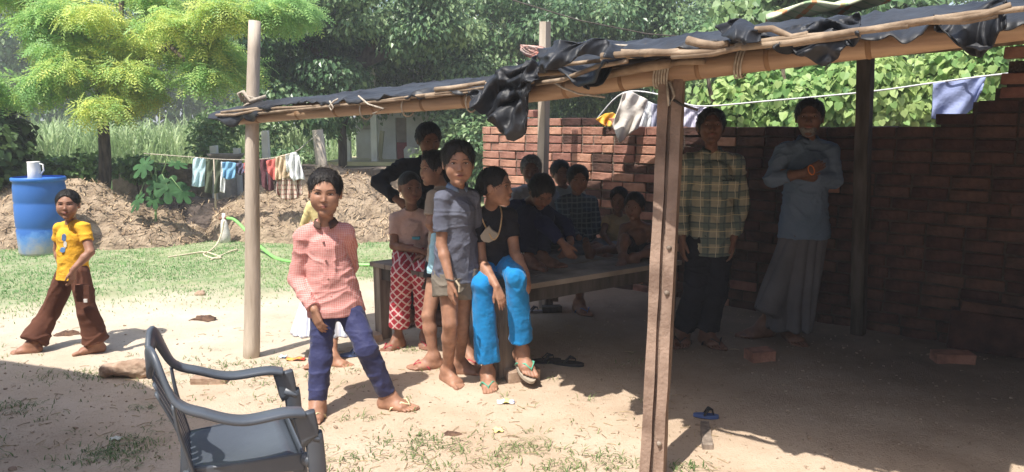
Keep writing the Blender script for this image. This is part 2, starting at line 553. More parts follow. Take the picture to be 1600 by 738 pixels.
def add_hand(S, w, a, n, L, thumb=1, curl=.35, spread=.5):
    """wrist, direction, palm normal"""
    w = A3(w); a = unit(a); n = unit(np.asarray(n, float) - a * np.dot(n, a)); s = np.cross(a, n) * thumb
    offs = (.135, .045, -.045, -.125); ln = (.42, .47, .43, .34)
    for i, (o, l) in enumerate(zip(offs, ln)):
        kn = w + a * L * (.5 - abs(i - 1) * .02) + s * o * L
        S.rc(w + a * .08 * L + s * o * .55 * L, kn, .085 * L, .066 * L, .05 * L)
        d = unit(a + s * o * spread); pt = kn
        ang = curl * (1 + .15 * i)
        for j, fr in enumerate((.42, .32, .26)):
            cc = ang * (.6 if j == 0 else 1.0)
            d = unit(d * math.cos(cc) + n * math.sin(cc)); 
            q = pt + d * l * fr * L
            S.rc(pt, q, (.056, .05, .044)[j] * L, (.05, .044, .036)[j] * L, .012 * L)
            pt = q
    b = w + a * .14 * L + s * .1 * L
    m1 = w + a * .36 * L + s * .25 * L + n * .06 * L
    m2 = w + a * .54 * L + s * .29 * L + n * .12 * L
    S.rc(b, m1, .085 * L, .062 * L, .04 * L).rc(m1, m2, .06 * L, .045 * L, .012 * L)

def foot_frame(A, d, up=(0, 0, 1)):
    d = unit(d); s = unit(np.cross(d, np.array(up, float))); u = unit(np.cross(s, d)); return d, s, u
def add_foot(S, A, d, H, big=1, k=1.0):
    """ankle, toe direction; big = +1 when the big toe is on the side of d x up"""
    L = .155 * H; A = A3(A); d, s, u = foot_frame(A, d); s = s * big; z0 = -.052 * H
    def f(x, y, z): return A + d * x * L + s * y * L + u * (z0 + z * L)
    S.rc(A, f(-.12, 0, .13), .026 * H, .024 * H, .02 * H)
    S.rc(A, f(.38, .02, .17), .027 * H, .017 * H, .03 * H)
    for y0, y1, x1 in ((-.07, -.13, .46), (0, 0, .5), (.05, .13, .5)):
        S.rc(f(-.14, y0, .11), f(x1, y1, .10), .018 * H, .0155 * H, .02 * H)
    for i, (y, x, r) in enumerate(((.165, .82, .0098), (.068, .83, .0066), (-.012, .79, .0062), (-.086, .73, .0060), (-.155, .66, .0058))):
        S.rc(f(.5 if i < 3 else .44, y * .85, .09), f(x - .16, y * .98, .085), r * 1.1 * H, r * .95 * H, .006); S.rc(f(x - .16, y * .98, .085), f(x - .04, y, .055), r * .95 * H, r * 1.08 * H, .002)
def sandal(root, A, d, H, big, sole_m, strap_m):
    L = .155 * H; A = A3(A); dd, s, u = foot_frame(A, d); s = s * big; z0 = -.052 * H
    def f(x, y, z): return A + dd * x * L + s * y * L + u * (z0 + z * L)
    n = 28; ring = []
    for i in range(n):
        t = 2 * math.pi * i / n
        x = .34 + .58 * math.cos(t); wdt = .21 + .045 * math.cos(t) - .02 * math.cos(2 * t)
        ring.append((x, wdt * math.sin(t) + .01))
    V = [f(x, y, -.012) for x, y in ring] + [f(x * 1.0, y, -.10) for x, y in ring] + [f(.3, 0, -.012), f(.3, 0, -.10)]
    Q = [[i, i + n, (i + 1) % n + n, (i + 1) % n] for i in range(n)]
    T = [[2 * n, i, (i + 1) % n] for i in range(n)] + [[2 * n + 1, (i + 1) % n + n, i + n] for i in range(n)]
    m = MB(); m.add(V, Q, T); so = m.build('sandal', sole_m, root)
    m = MB()
    for sy in (-1, 1):
        m.tube([f(.64, .06, .0), f(.62, .06, .17), f(.45, .06 + sy * .13, .24), f(.22, sy * .21, .10), f(.16, sy * .225, -.02)], [.02 * L, .035 * L, .05 * L, .045 * L, .03 * L], 8, .45)
    st = m.build('strap', strap_m, so, True)
    st.data.transform(Matrix.Translation(-Vector(root.location)))

def bodyframe(J):
    sc = lerp(J['shL'], J['shR'], .5); hc = lerp(J['hiL'], J['hiR'], .5)
    side = unit(A3(Vector(J['shR']) - Vector(J['shL']))); side2 = unit(A3(Vector(J['hiR']) - Vector(J['hiL'])))
    return sc, hc, side, side2

def add_torso(S, J, H, w=1.0, pad=0.0, shoulders=True, hips=True, hem=None, k=.03, flat=None):
    sc, hc, side, side2 = bodyframe(J)
    up = (sc - hc).normalized()
    half = (Vector(J['shR']) - Vector(J['shL'])).length / 2
    r1, r2, r3 = .066 * H * w + pad, .058 * H * w + pad, .065 * H * w + pad
    f1 = max(1.05, min(1.6, half * .84 / (.066 * H * w)))
    chest = sc - up * .055 * H; waist = lerp(sc, hc, .6)
    S.rc(chest, waist, r1, r2, k, st=(side, f1))
    if hips:
        S.rc(waist, hc, r2, r3, k, st=(side2, max(1.1, f1 * .9)))
    if shoulders:
        nb = J['neckb'] if 'neckb' in J else sc + up * .025 * H
        for sh in ('shL', 'shR'):
            S.rc(lerp(nb, sc, .3), lerp(J[sh], sc, .06), .026 * H * w + pad * .6, .031 * H * w + pad * .8, k)
    return sc, hc, up, side, side2, f1, (r1, r2, r3)

def make_person(label, J, H, root_xy, skin_m, hh=None, fwd=(0, -1, 0), up=(0, 0, 1), w=1.0, hair='short', hair_m=None,
                hands=True, feet=True, vox=.006, kid=1.0, curl=.4, face=True, group=None, lipc=(.28, .09, .07), armw=1.0, hairline=.0, hidden=()):
    root = thing('person', label, 'person', (root_xy[0], root_xy[1], root_xy[2] if len(root_xy) > 2 else 0), group)
    hh = hh or .15 * H
    Fm = head_frame(J['head'], fwd, up)
    S = Solid()
    sc, hc, upv, side, side2, f1, _ = add_torso(S, J, H, w, k=.02)
    front = np.cross(A3(upv), side); 
    p = lambda x, y, z: A3(J['head']) + (x * Fm[0] + y * Fm[1] + z * Fm[2]) * hh
    nb = Vector(J['neckb']) if 'neckb' in J else sc + upv * .02 * H
    S.rc(p(0, -.08, -.2), nb, .16 * hh, .18 * hh, .02)
    aw = armw * w
    for q in 'LR':
        if 'el' + q in J:
            S.rc(J['sh' + q], J['el' + q], .029 * H * aw, .0235 * H * aw, .015)
            mid = lerp(J['el' + q], J['wr' + q], .3)
            S.rc(J['el' + q], mid, .0225 * H * aw, .023 * H * aw, .01)
            S.rc(mid, J['wr' + q], .023 * H * aw, .0155 * H * aw, .012)
            if hands and 'ha' + q in J:
                hd = J['ha' + q]        # (direction, palm normal, thumb sign[, curl])
                add_hand(S, J['wr' + q], hd[0], hd[1], .108 * H, hd[2], hd[3] if len(hd) > 3 else curl)
        if 'kn' + q in J:
            S.rc(J['hi' + q], J['kn' + q], .047 * H * w, .032 * H * w, .03)
            mid = lerp(J['kn' + q], J['an' + q], .3)
            cf = A3(mid)
            S.rc(J['kn' + q], mid, .031 * H * w, .032 * H * w, .015)
            S.rc(mid, J['an' + q], .032 * H * w, .0205 * H * w, .02)
            if feet and 'to' + q in J:
                add_foot(S, J['an' + q], J['to' + q], H, J.get('big' + q, 1 if q == 'L' else -1))
    add_head(S, J['head'], Fm, hh, kid)
    solid_obj(S, 'body', skin_m, root, vox)
    if face: face_parts(root, p, Fm, hh, lipc, S, kid)
    if hair:
        hm = hair_m or mat('black_hair', (.022, .017, .014), (.008, .006, .005), scale=60, rough=.55, spec=.3, bump=.9, bscale=70, stretch=(1, 1, .25), bdist=.008)
        Hs = Solid()
        off = {'short': .026, 'shaved': .008, 'long': .018, 'thick': .042}[hair]
        Hs.ell(p(0, -.07, .125), Fm, np.array([.345 + off, .425 + off, .375 + off]) * hh, .01)
        if hair == 'thick': Hs.ell(p(0, .14, .33), Fm, np.array([.27, .22, .15]) * hh, .04 * hh)
        Hs.ell(p(0, .53, (-.055 if hair == 'short' else -.085) + hairline), Fm, np.array([.33, .42, .43]) * hh, .02 * hh, 's')
        if hair == 'long': Hs.ell(p(0, .50, .10), Fm, np.array([.27, .26, .30]) * hh, .03 * hh, 's')
        Hs.ell(p(0, .16, -.62), Fm, np.array([.8, .46, .50]) * hh, .02 * hh, 's')
        if hair != 'long':
            Hs.plane(p(0, 0, -.26), Fm[2], 'i', .03 * hh)
        else:
            Hs.ell(p(0, -.40, -.02), Fm, np.array([.17, .14, .20]) * hh, .05 * hh)
            Hs.chain([p(0, -.48, -.05), p(.02, -.55, -.35), p(.02, -.5, -.75)], [.10 * hh, .10 * hh, .05 * hh], .05 * hh)
        for sx in (-1, 1): Hs.ell(p(sx * .40, -.01, -.05), Fm, np.array([.10, .10, .14]) * hh, .02 * hh, 's')
        sd = int(abs(J['head'][0]) * 1000)
        def post(V, Q):
            n = vnormals(V, Q)
            q = ((V - A3(J['head'])) @ Fm.T) / hh
            a = fbm(np.stack([np.arctan2(q[:, 0], q[:, 2] + .6) * 16, q[:, 1] * 4, q[:, 2] * 4], 1), 3, sd) + .5 * vnoise(q * 5, sd + 1)
            return V + n * (a * .03 * hh * {'short': 1, 'thick': 1, 'long': .45, 'shaved': .15}[hair])[:, None]
        ho = solid_obj(Hs, 'hair', hm, root, .0045, post=post)
        if hair != 'shaved':
            # loose strands that break the cap's outline and hairline
            n_ = len(ho.data.vertices); HV = np.empty(n_ * 3, np.float32); ho.data.vertices.foreach_get('co', HV); HV = HV.reshape(-1, 3)
            rg = np.random.default_rng(sd); ii = rg.integers(0, n_, 2600)
            B_ = HV[ii]; fq = (B_ + A3(root.location) - A3(J['head'])) @ Fm.T / hh; fm = (fq[:, 1] > .18) & (fq[:, 2] < .36); B_ = B_[~fm | (rg.random(len(B_)) < .25)]; cc_ = A3(J['head']) - A3(root.location) - Fm[1] * .05 * hh + Fm[2] * .1 * hh
            nn = B_ - cc_; nn /= np.linalg.norm(nn, axis=1, keepdims=True)
            dd = np.outer(np.ones(len(B_)), -Fm[2] * .8 + Fm[1] * .45) + rg.normal(size=B_.shape) * .45
            dd = dd - nn * (dd * nn).sum(1, keepdims=True); dd /= np.linalg.norm(dd, axis=1, keepdims=True)
            sdv_ = np.cross(nn, dd); L_ = (rg.uniform(.05, .13, len(B_)) * hh * (.6 if hair == 'long' else 1))[:, None]; W_ = .0013
            b0 = B_ - dd * L_ * .5 + nn * .001; b1 = B_ + dd * L_ * .1 + nn * (.004 + L_ * .12); b2 = B_ + dd * L_ * .7 + nn * (.0015 + L_ * .06)
            HVs = np.stack([b0 - sdv_ * W_, b0 + sdv_ * W_, b1 + sdv_ * W_, b1 - sdv_ * W_, b2], 1).reshape(-1, 3)
            k5 = np.arange(len(B_)) * 5
            st_ = link('strands', mesh_np('strands', HVs, [np.stack([k5, k5 + 1, k5 + 2, k5 + 3], 1), np.stack([k5 + 3, k5 + 2, k5 + 4], 1)], True), hm, ho)
            st_['kind'] = 'stuff'
    root['H'] = H
    return root, p, Fm, hh

def shirt(root, J, H, m, name='shirt', w=1.0, pad=.012, sleeve='half', hem=.02, drop=None, vox=.006, wr=.004, seed=1, flare=0.0, cuff=1.0, slf=.62, loose=0.0):
    """hem: how far (fraction of H) the cloth hangs below the hip joints"""
    S = Solid()
    sc, hc, upv, side, side2, f1, rr = add_torso(S, J, H, w, pad, True, False, k=.02)
    waist = lerp(sc, hc, .6)
    down = drop if drop is not None else -upv
    hemp = hc + Vector(down) * hem * H
    S.rc(lerp(waist, sc, .1), hemp, rr[1] + loose, rr[2] + .012 + flare, .03, st=(side2, max(1.32, f1 * .92)), cutB=True)
    for q in 'LR':
        if 'el' + q not in J or sleeve == 'none': continue
        a, b, c = Vector(J['sh' + q]), Vector(J['el' + q]), Vector(J['wr' + q])
        aw = .0285 * H * w
        if sleeve == 'half':
            e = lerp(a, b, slf); S.rc(a, e, aw + pad, aw + pad * 1.1, .02, cutB=True)
        elif sleeve == 'long':
            S.rc(a, b, aw + pad, .0245 * H * w + pad, .02)
            e = lerp(b, c, .93 * cuff)
            S.rc(b, e, .0245 * H * w + pad, .018 * H * w + pad * .95, .012, cutB=True)
        elif sleeve == 'elbow':
            S.rc(a, b, aw + pad, .027 * H * w + pad, .02); e = lerp(b, c, .15)
            S.rc(b, e, .027 * H * w + pad, .026 * H * w + pad, .01, cutB=True)
    return solid_obj(S, name, m, root, vox, wr, seed)

def trousers(root, J, H, m, name='trousers', w=1.0, pad=.008, radii=None, end=1.0, vox=.006, wr=.004, seed=3, waist=.06, cutlen=None, wsc=(16, 16, 26), k=.03):
    S = Solid()
    sc, hc, side, side2 = bodyframe(J)
    upv = (sc - hc).normalized()
    S.rc(hc + upv * waist * H, hc - upv * .01 * H, .06 * H * w + pad, .062 * H * w + pad, .02, st=(side2, 1.3), cutA=True)
    rad = radii or (.047, .035, .029)
    for q in 'LR':
        if 'kn' + q not in J: continue
        a, b, c = Vector(J['hi' + q]), Vector(J['kn' + q]), Vector(J['an' + q])
        if cutlen is not None:          # shorts
            e = lerp(a, b, cutlen); S.rc(a, e, rad[0] * H + pad, rad[1] * H + pad, k, cutB=True); continue
        S.rc(a, b, rad[0] * H * w + pad, rad[1] * H * w + pad, k)
        e = lerp(b, c, end); S.rc(b, e, rad[1] * H * w + pad, rad[2] * H * w + pad, .02, cutB=True)
    return solid_obj(S, name, m, root, vox, wr, seed, wsc)

def collar(root, J, H, m, r=.05, name='collar', hgt=.03):
    sc, hc, side, s2 = bodyframe(J)
    up = A3((sc - hc).normalized()); nb = A3(J.get('neckb', sc + (sc - hc).normalized() * .02 * H))
    fr = unit(np.cross(up, side)); 
    if fr[1] > 0: fr = -fr
    V = []; n = 22
    for j, (rr, z) in enumerate(((1.0, hgt), (1.28, hgt * .1), (1.24, -.004), (.96, hgt * .75))):
        for i in range(n):
            t = -2.75 + 5.5 * i / (n - 1)          # opening at the front
            dd = -fr * math.cos(t) + side * math.sin(t)
            dip = .012 * max(0, -math.cos(t)) ** 2
            V.append(nb + dd * r * rr + up * (z - dip * 1.8))
    Q = [[j * n + i, j * n + i + 1, ((j + 1) % 4) * n + i + 1, ((j + 1) % 4) * n + i] for j in range(4) for i in range(n - 1)]
    Q += [[0, n, 2 * n, 3 * n], [n - 1, 4 * n - 1, 3 * n - 1, 2 * n - 1]]
    return MB().add(V, Q).build(name, m, root, True)
# ------------------------------------------------------------------ ground: one sheet out to the horizon
def axis(lo, hi, step, far_lo, far_hi, g=1.25):
    a = list(np.arange(lo, hi, step)); s = step
    while a[-1] < far_hi: s *= g; a.append(a[-1] + s)
    s = step; b = []
    x = lo
    while x > far_lo: s *= g; x -= s; b.append(x)
    return np.array(b[::-1] + a, dtype=np.float32)
GX, GY = axis(-7.5, 4.5, .045, -160, 160), axis(2.4, 11, .045, -60, 220)
def grass_amount(x, y):
    line = 5.75 + (x + 4.2) * .53
    g = 1 / (1 + np.exp(-(y - line + .35 * vnoise(np.stack([x * 1.3, y * 1.3, x * 0], -1), 4)) * 6))
    return g * (1 / (1 + np.exp((x + .1 - (y - 7) * .25) * 5)))
def pale_amount(x, y):
    line0 = 4.45 + np.clip(x + 1.5, -3, 6) * .05
    return 1 / (1 + np.exp(-(y - line0) * 5)) * (1 / (1 + np.exp((x + .9) * 2.4)))
def shade_amount(x, y):       # shade under the roof, put into the floor colour
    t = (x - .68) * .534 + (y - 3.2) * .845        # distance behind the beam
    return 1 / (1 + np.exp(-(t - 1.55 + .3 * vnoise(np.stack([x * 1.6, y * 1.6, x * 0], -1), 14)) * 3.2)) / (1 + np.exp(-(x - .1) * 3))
def ground_z(x, y):
    p = np.stack([x, y, x * 0], -1)
    near = np.exp(-np.maximum(0, np.abs(y - 5) - 6) / 4) * np.exp(-np.maximum(0, np.abs(x) - 8) / 4)
    g = grass_amount(x, y)
    return (fbm(p * 1.1, 2, 1) * .012 + fbm(p * 3.1, 2, 12) * .007 + fbm(p * 7, 3, 2) * .008 + np.abs(fbm(p * 14, 2, 3)) * .005 * (1 - g) + g * fbm(p * 5, 2, 8) * .012) * near
X_, Y_ = np.meshgrid(GX, GY, indexing='ij')
Z_ = ground_z(X_, Y_)
V = np.stack([X_, Y_, Z_], -1).reshape(-1, 3)
nX, nY = len(GX), len(GY)
i, j = np.meshgrid(np.arange(nX - 1), np.arange(nY - 1), indexing='ij'); i, j = i.ravel(), j.ravel()
Q = np.stack([i * nY + j, (i + 1) * nY + j, (i + 1) * nY + j + 1, i * nY + j + 1], 1)
gme = mesh_np('ground', V, [Q], True, {'grass': grass_amount(X_, Y_).ravel(), 'pale': pale_amount(X_, Y_).ravel(), 'floor': shade_amount(X_, Y_).ravel()})

def ground_mat():
    m = bpy.data.materials.new('village_ground'); m.use_nodes = True
    N, L = m.node_tree.nodes, m.node_tree.links
    b = N['Principled BSDF']; b.inputs['Roughness'].default_value = .95; b.inputs['Specular IOR Level'].default_value = .1
    tc = N.new('ShaderNodeTexCoord')
    def noise(s, d=5, r=.6, st=None):
        n = N.new('ShaderNodeTexNoise'); n.inputs['Scale'].default_value = s; n.inputs['Detail'].default_value = d; n.inputs['Roughness'].default_value = r
        src = tc.outputs['Object']
        if st:
            mp = N.new('ShaderNodeMapping'); mp.inputs['Scale'].default_value = st; L.new(src, mp.inputs[0]); src = mp.outputs[0]
        L.new(src, n.inputs[0]); return n.outputs['Fac']
    def ramp(f, stops):
        r = N.new('ShaderNodeValToRGB'); e = r.color_ramp.elements
        e[0].position, e[0].color = stops[0][0], (*stops[0][1], 1); e[1].position, e[1].color = stops[-1][0], (*stops[-1][1], 1)
        for p_, c_ in stops[1:-1]: x = e.new(p_); x.color = (*c_, 1)
        L.new(f, r.inputs[0]); return r.outputs[0]
    def mix(f, a, c):
        x = N.new('ShaderNodeMix'); x.data_type = 'RGBA'
        L.new(f, x.inputs[0]); L.new(a, x.inputs[6]); L.new(c, x.inputs[7]); return x.outputs[2]
    def math_(op, a, c=None, v=None):
        x = N.new('ShaderNodeMath'); x.operation = op; L.new(a, x.inputs[0])
        if c is not None: L.new(c, x.inputs[1])
        if v is not None: x.inputs[1].default_value = v
        x.use_clamp = True
        return x.outputs[0]
    dirt = ramp(noise(1.7, 8, .65), [(.3, (.42, .31, .22)), (.5, (.52, .40, .295)), (.7, (.60, .48, .37))])
    pale = ramp(noise(2.5, 7), [(.3, (.50, .42, .32)), (.7, (.63, .55, .445))])
    gr = ramp(noise(3.5, 8, .7), [(.28, (.38, .34, .21)), (.42, (.21, .28, .12)), (.60, (.13, .23, .08))])
    ag = N.new('ShaderNodeAttribute'); ag.attribute_name = 'grass'
    ap = N.new('ShaderNodeAttribute'); ap.attribute_name = 'pale'
    c = mix(ap.outputs['Fac'], dirt, pale)
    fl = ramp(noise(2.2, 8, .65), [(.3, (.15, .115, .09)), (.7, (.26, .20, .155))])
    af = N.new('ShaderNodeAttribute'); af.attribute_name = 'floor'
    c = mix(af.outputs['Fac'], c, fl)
    gf = math_('MULTIPLY_ADD', noise(5, 8, .7), None, 1.6)
    gf_node = gf.node; gf_node.inputs[2].default_value = -.1
    c = mix(math_('MULTIPLY', ag.outputs['Fac'], gf), c, gr)
    # scattered dark crumbs and straw litter
    sp = ramp(noise(55, 2, .5), [(.63, (0, 0, 0)), (.72, (1, 1, 1))])
    lit = ramp(noise(9, 6, .8, (1, 2.6, 1)), [(.56, (0, 0, 0)), (.75, (1, 1, 1))])
    d1 = N.new('ShaderNodeRGB'); d1.outputs[0].default_value = (.22, .15, .09, 1)
    c = mix(math_('MULTIPLY', sp, None, .45), c, d1.outputs[0])
    c = mix(math_('MULTIPLY', lit, None, .35), c, d1.outputs[0])
    L.new(c, b.inputs['Base Color'])
    bp = N.new('ShaderNodeBump'); bp.inputs['Strength'].default_value = .55; bp.inputs['Distance'].default_value = .02
    h = N.new('ShaderNodeMath'); h.operation = 'ADD'; L.new(noise(22, 8, .75), h.inputs[0]); L.new(noise(110, 3), h.inputs[1])
    L.new(h.outputs[0], bp.inputs['Height']); L.new(bp.outputs[0], b.inputs['Normal'])
    return m
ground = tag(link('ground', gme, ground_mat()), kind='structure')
def gz(x, y): return float(ground_z(np.float32(x), np.float32(y)))

# ------------------------------------------------------------------ leaf clouds
LEAF_Q = (np.array([[0, 0, 0], [.42, .28, .05], [1, 0, -.06], [.42, -.28, .05]], np.float32), np.array([[0, 1, 2, 3]]))
def heart():
    pts = [[0, 0, 0], [-.12, .25, .03], [.1, .48, .05], [.5, .42, .0], [.98, 0, -.12], [.5, -.42, .0], [.1, -.48, .05], [-.12, -.25, .03]]
    return np.array(pts, np.float32), np.array([[0, 1, 2, 3], [0, 3, 4, 5], [0, 5, 6, 7]])
LEAF_H = heart()
def frond_t(n=5):
    V, Q = [], []
    for s in (-1, 1):
        for k in range(n):
            x = .12 + .85 * k / (n - 1); l = .30 * math.sin(math.pi * (.22 + .72 * k / n))
            z = -.25 * x * x; b = len(V)
            V += [[x - .05, 0, z], [x - .01, s * l * .55, z - .01], [x + .13, s * l * 1.1, z - .05], [x + .12, s * l * .5, z - .01]]
            Q.append([b, b + 1, b + 2, b + 3])
    return np.array(V, np.float32), np.array(Q)
FROND = frond_t()
def orient(nrm, rng, dirv=None):
    n = nrm / (np.linalg.norm(nrm, axis=1, keepdims=True) + 1e-9)
    a = rng.normal(size=n.shape) if dirv is None else dirv
    a = a - n * (a * n).sum(1, keepdims=True); a /= (np.linalg.norm(a, axis=1, keepdims=True) + 1e-9)
    return a, np.cross(n, a), n
def leaf_mesh(name, C, a, b, n, size, templ, var):
    tv, tq = templ; k = len(tv)
    V = C[:, None] + (tv[None, :, 0, None] * a[:, None] + tv[None, :, 1, None] * b[:, None] + tv[None, :, 2, None] * n[:, None]) * size[:, None, None]
    Q = (tq[None] + (np.arange(len(C)) * k)[:, None, None]).reshape(-1, tq.shape[1])
    return mesh_np(name, V.reshape(-1, 3), [Q], False, {'var': np.repeat(var, k)})
def leaf_cloud(name, lobes, ncl, per, size, templ, m, parent, seed=1, clr=.28, droop=.0, shell=.55, upn=.5, front=None, bias=0.):
    rng = np.random.default_rng(seed)
    w = np.array([r[0] * r[1] + r[1] * r[2] + r[0] * r[2] for _, r in lobes]); w = w / w.sum()
    li = rng.choice(len(lobes), ncl, p=w)
    LC = np.array([A3(c) for c, _ in lobes])[li]; LR = np.array([r for _, r in lobes])[li]
    d = rng.normal(size=(ncl, 3)); d /= np.linalg.norm(d, axis=1, keepdims=True)
    if front is not None:       # most leaves on the side that can be seen
        flip = (d[:, 1] > .25) & (rng.random(ncl) < front); d[flip, 1] *= -1
    rad = shell + (1 - shell) * rng.random(ncl) ** .6
    rad *= 1 + .22 * vnoise(d * 2.3 + li[:, None] * 7, seed)
    cc = LC + d * LR * rad[:, None]
    cv = np.clip(.5 + .35 * vnoise(cc * 1.1, seed + 3) + rng.normal(size=ncl) * .12 + bias, 0, 1)
    o = rng.normal(size=(ncl, per, 3)); o /= np.linalg.norm(o, axis=2, keepdims=True)
    o *= (rng.random((ncl, per, 1)) ** .5) * clr
    o[:, :, 2] *= .6
    C = (cc[:, None] + o).reshape(-1, 3)
    nr = (d[:, None] * .5 + o / clr * .7 + rng.normal(size=o.shape) * .45).reshape(-1, 3); nr[:, 2] += upn
    dv = (o + rng.normal(size=o.shape) * .12 + d[:, None] * .1).reshape(-1, 3); dv[:, 2] -= droop
    a, b, n = orient(nr, rng, dv)
    N = len(C)
    sz = size * rng.uniform(.65, 1.25, N)
    var = np.clip(np.repeat(cv, per) + rng.normal(size=N) * .10, 0, 1)
    me = leaf_mesh(name, C - (A3(parent.location) if parent else 0), a, b, n, sz, templ, var)
    return link(name, me, m, parent)
def pads(lobes, dens, sx=(26, 46), sz=(12, 22), seed=3, jit=.8):
    r_ = np.random.default_rng(seed); out = []
    for c, r in lobes:
        k = c.y / FPX
        for _ in range(max(2, int(r[0] * r[2] / (k * k) / dens))):
            a = r_.uniform(0, 6.28); q = r_.random() ** .5
            p = Vector((c.x + math.cos(a) * q * r[0], c.y + r_.uniform(-jit, jit), c.z + math.sin(a) * q * r[2]))
            w = r_.uniform(*sx) * k
            out.append((p, np.array([w, w, r_.uniform(*sz) * k])))
    return out
def leafm(name, dark, mid, light, transl=.3, rough=.45):
    return mat(name, light, dark, c3=mid, attr='var', rough=rough, transl=transl, ramp=(.1, .9), spec=.35)
def limbs(name, segs, m, parent, n=9):
    mb = MB()
    for pts, rad in segs:
        # refine & wobble
        P_ = [A3(p) for p in pts]; out, rr = [], []
        for i in range(len(P_) - 1):
            for t in np.linspace(0, 1, 5)[:-1]:
                q = P_[i] * (1 - t) + P_[i + 1] * t
                out.append(q + vnoise(np.array([q * 3]), 3)[0] * .04 * np.array([1, 1, 0])); rr.append(rad[i] * (1 - t) + rad[i + 1] * t)
        out.append(P_[-1]); rr.append(rad[-1])
        mb.tube(out, rr, n)
    return mb.build(name, m, parent, True)
bark = mat('bark', (.16, .125, .09), (.05, .04, .03), scale=6, rough=.95, bump=1, bscale=18, stretch=(3, 3, .6), bdist=.03)
bark_d = mat('dark_bark', (.10, .075, .055), (.03, .022, .018), scale=6, rough=.95, bump=1, bscale=18, stretch=(3, 3, .6), bdist=.03)

def tree(label, base, segs, lobes, ncl, per, size, templ, m, clr, seed, bk=bark_d, **kw):
    t = thing('tree', label, 'tree', base)
    limbs('trunk', segs, bk, t)
    leaf_cloud('crown', lobes, ncl, per, size, templ, m, t, seed, clr, **kw)
    return t

m_neem = leafm('neem_leaf', (.24, .44, .16), (.38, .60, .20), (.74, .76, .20), .5)
m_jam = leafm('glossy_leaf', (.05, .11, .05), (.11, .20, .085), (.30, .40, .18), .28, .34)
m_mid = leafm('mid_leaf', (.055, .13, .045), (.12, .22, .08), (.26, .37, .15), .25, .42)
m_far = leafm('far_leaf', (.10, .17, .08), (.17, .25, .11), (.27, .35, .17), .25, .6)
m_vine = leafm('vine_leaf', (.07, .18, .05), (.19, .35, .10), (.42, .54, .20), .35, .5)

# light feathery tree on the left
def LB(px, py, Y, rx, rz=None, ry=None):
    k = Y / FPX; return (P(px, py, Y), np.array([rx * k, (ry or rx) * k, (rz or rx) * k]))
b0 = G(158, 297); b0 = Vector((P(158, 290, 11)[0], 11, 0))
NPADS = []
_r = np.random.default_rng(77)
for px, py, rx_, rz_ in ((70, 60, 110, 62), (200, 20, 120, 62), (310, 60, 95, 60), (150, 115, 90, 50), (260, 125, 95, 42), (345, 125, 60, 42), (40, 130, 80, 38), (320, -10, 85, 50), (60, -30, 100, 50), (440, 15, 50, 25), (172, 160, 36, 14)):
    for k in range(max(3, int(rx_ * rz_ / 900))):
        a = _r.uniform(0, 6.28); q = _r.random() ** .5
        NPADS.append(LB(px + math.cos(a) * q * rx_, py + math.sin(a) * q * rz_, 10.9 + _r.uniform(-1.1, .9), _r.uniform(24, 46), _r.uniform(11, 20), _r.uniform(26, 44)))
tree('feathery yellow-green tree with slim straight trunk behind the mud heap', b0,
     [([b0, P(160, 200, 11), P(166, 172, 11)], [.10, .08, .075]), ([P(166, 172, 11), P(190, 120, 10.9), P(262, 70, 10.8), P(330, 20, 10.8)], [.08, .06, .05, .02]),
      ([P(166, 172, 11), P(150, 130, 11), P(110, 95, 11), P(60, 60, 11)], [.07, .05, .035, .02]), ([P(168, 168, 11), P(188, 90, 11.1), P(188, -20, 11.2)], [.075, .06, .03]),
      ([P(262, 70, 10.8), P(290, 95, 10.6), P(330, 110, 10.5)], [.035, .025, .012]), ([P(150, 130, 11), P(120, 150, 10.8), P(80, 155, 10.7)], [.03, .02, .012])],
     NPADS, 1900, 14, .175, FROND, m_neem, .22, 11, bk=bark, droop=-.03, upn=1.1, shell=.3, front=.6, bias=-.02)
# far pale trees behind the cane
tf = Vector((-22, 34, 0))
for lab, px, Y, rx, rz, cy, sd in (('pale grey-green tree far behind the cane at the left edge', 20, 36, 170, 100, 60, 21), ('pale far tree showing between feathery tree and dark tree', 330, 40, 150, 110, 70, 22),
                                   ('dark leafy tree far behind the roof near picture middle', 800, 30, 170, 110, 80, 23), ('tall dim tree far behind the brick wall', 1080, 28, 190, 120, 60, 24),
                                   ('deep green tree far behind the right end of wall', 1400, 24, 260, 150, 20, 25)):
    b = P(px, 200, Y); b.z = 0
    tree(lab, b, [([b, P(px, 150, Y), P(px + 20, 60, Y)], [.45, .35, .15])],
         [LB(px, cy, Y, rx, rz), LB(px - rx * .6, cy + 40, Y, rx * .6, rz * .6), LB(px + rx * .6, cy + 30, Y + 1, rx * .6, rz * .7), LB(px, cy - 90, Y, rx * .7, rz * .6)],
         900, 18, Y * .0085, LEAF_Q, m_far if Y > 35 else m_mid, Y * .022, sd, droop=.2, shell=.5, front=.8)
# dark glossy broadleaf tree
b1 = P(533, 260, 15.5); b1.z = 0
tree('large dark glossy-leaved tree beside the white house', b1,
     [([b1, P(535, 200, 15.5), P(550, 130, 15.5), P(600, 40, 15.5)], [.10, .09, .12, .1]), ([P(550, 130, 15.5), P(470, 60, 15.2)], [.15, .06]), ([P(560, 100, 15.5), P(700, 50, 15.5)], [.14, .05])],
     pads([LB(470, 90, 15, 85, 75), LB(560, 60, 17.0, 95, 75), LB(650, 110, 17.0, 85, 60), LB(540, 125, 17.0, 90, 45), LB(700, 50, 17.0, 85, 60), LB(620, 5, 15, 110, 60), LB(440, 140, 15, 55, 40),
      LB(440, 20, 15.3, 75, 60), LB(740, 130, 17.0, 65, 50), LB(690, 135, 17.2, 70, 35), LB(500, 175, 15, 60, 14)], 520, seed=4),
     3600, 21, .125, LEAF_Q, m_jam, .42, 31, droop=.35, upn=.35, shell=.5, front=.75, bias=.02)
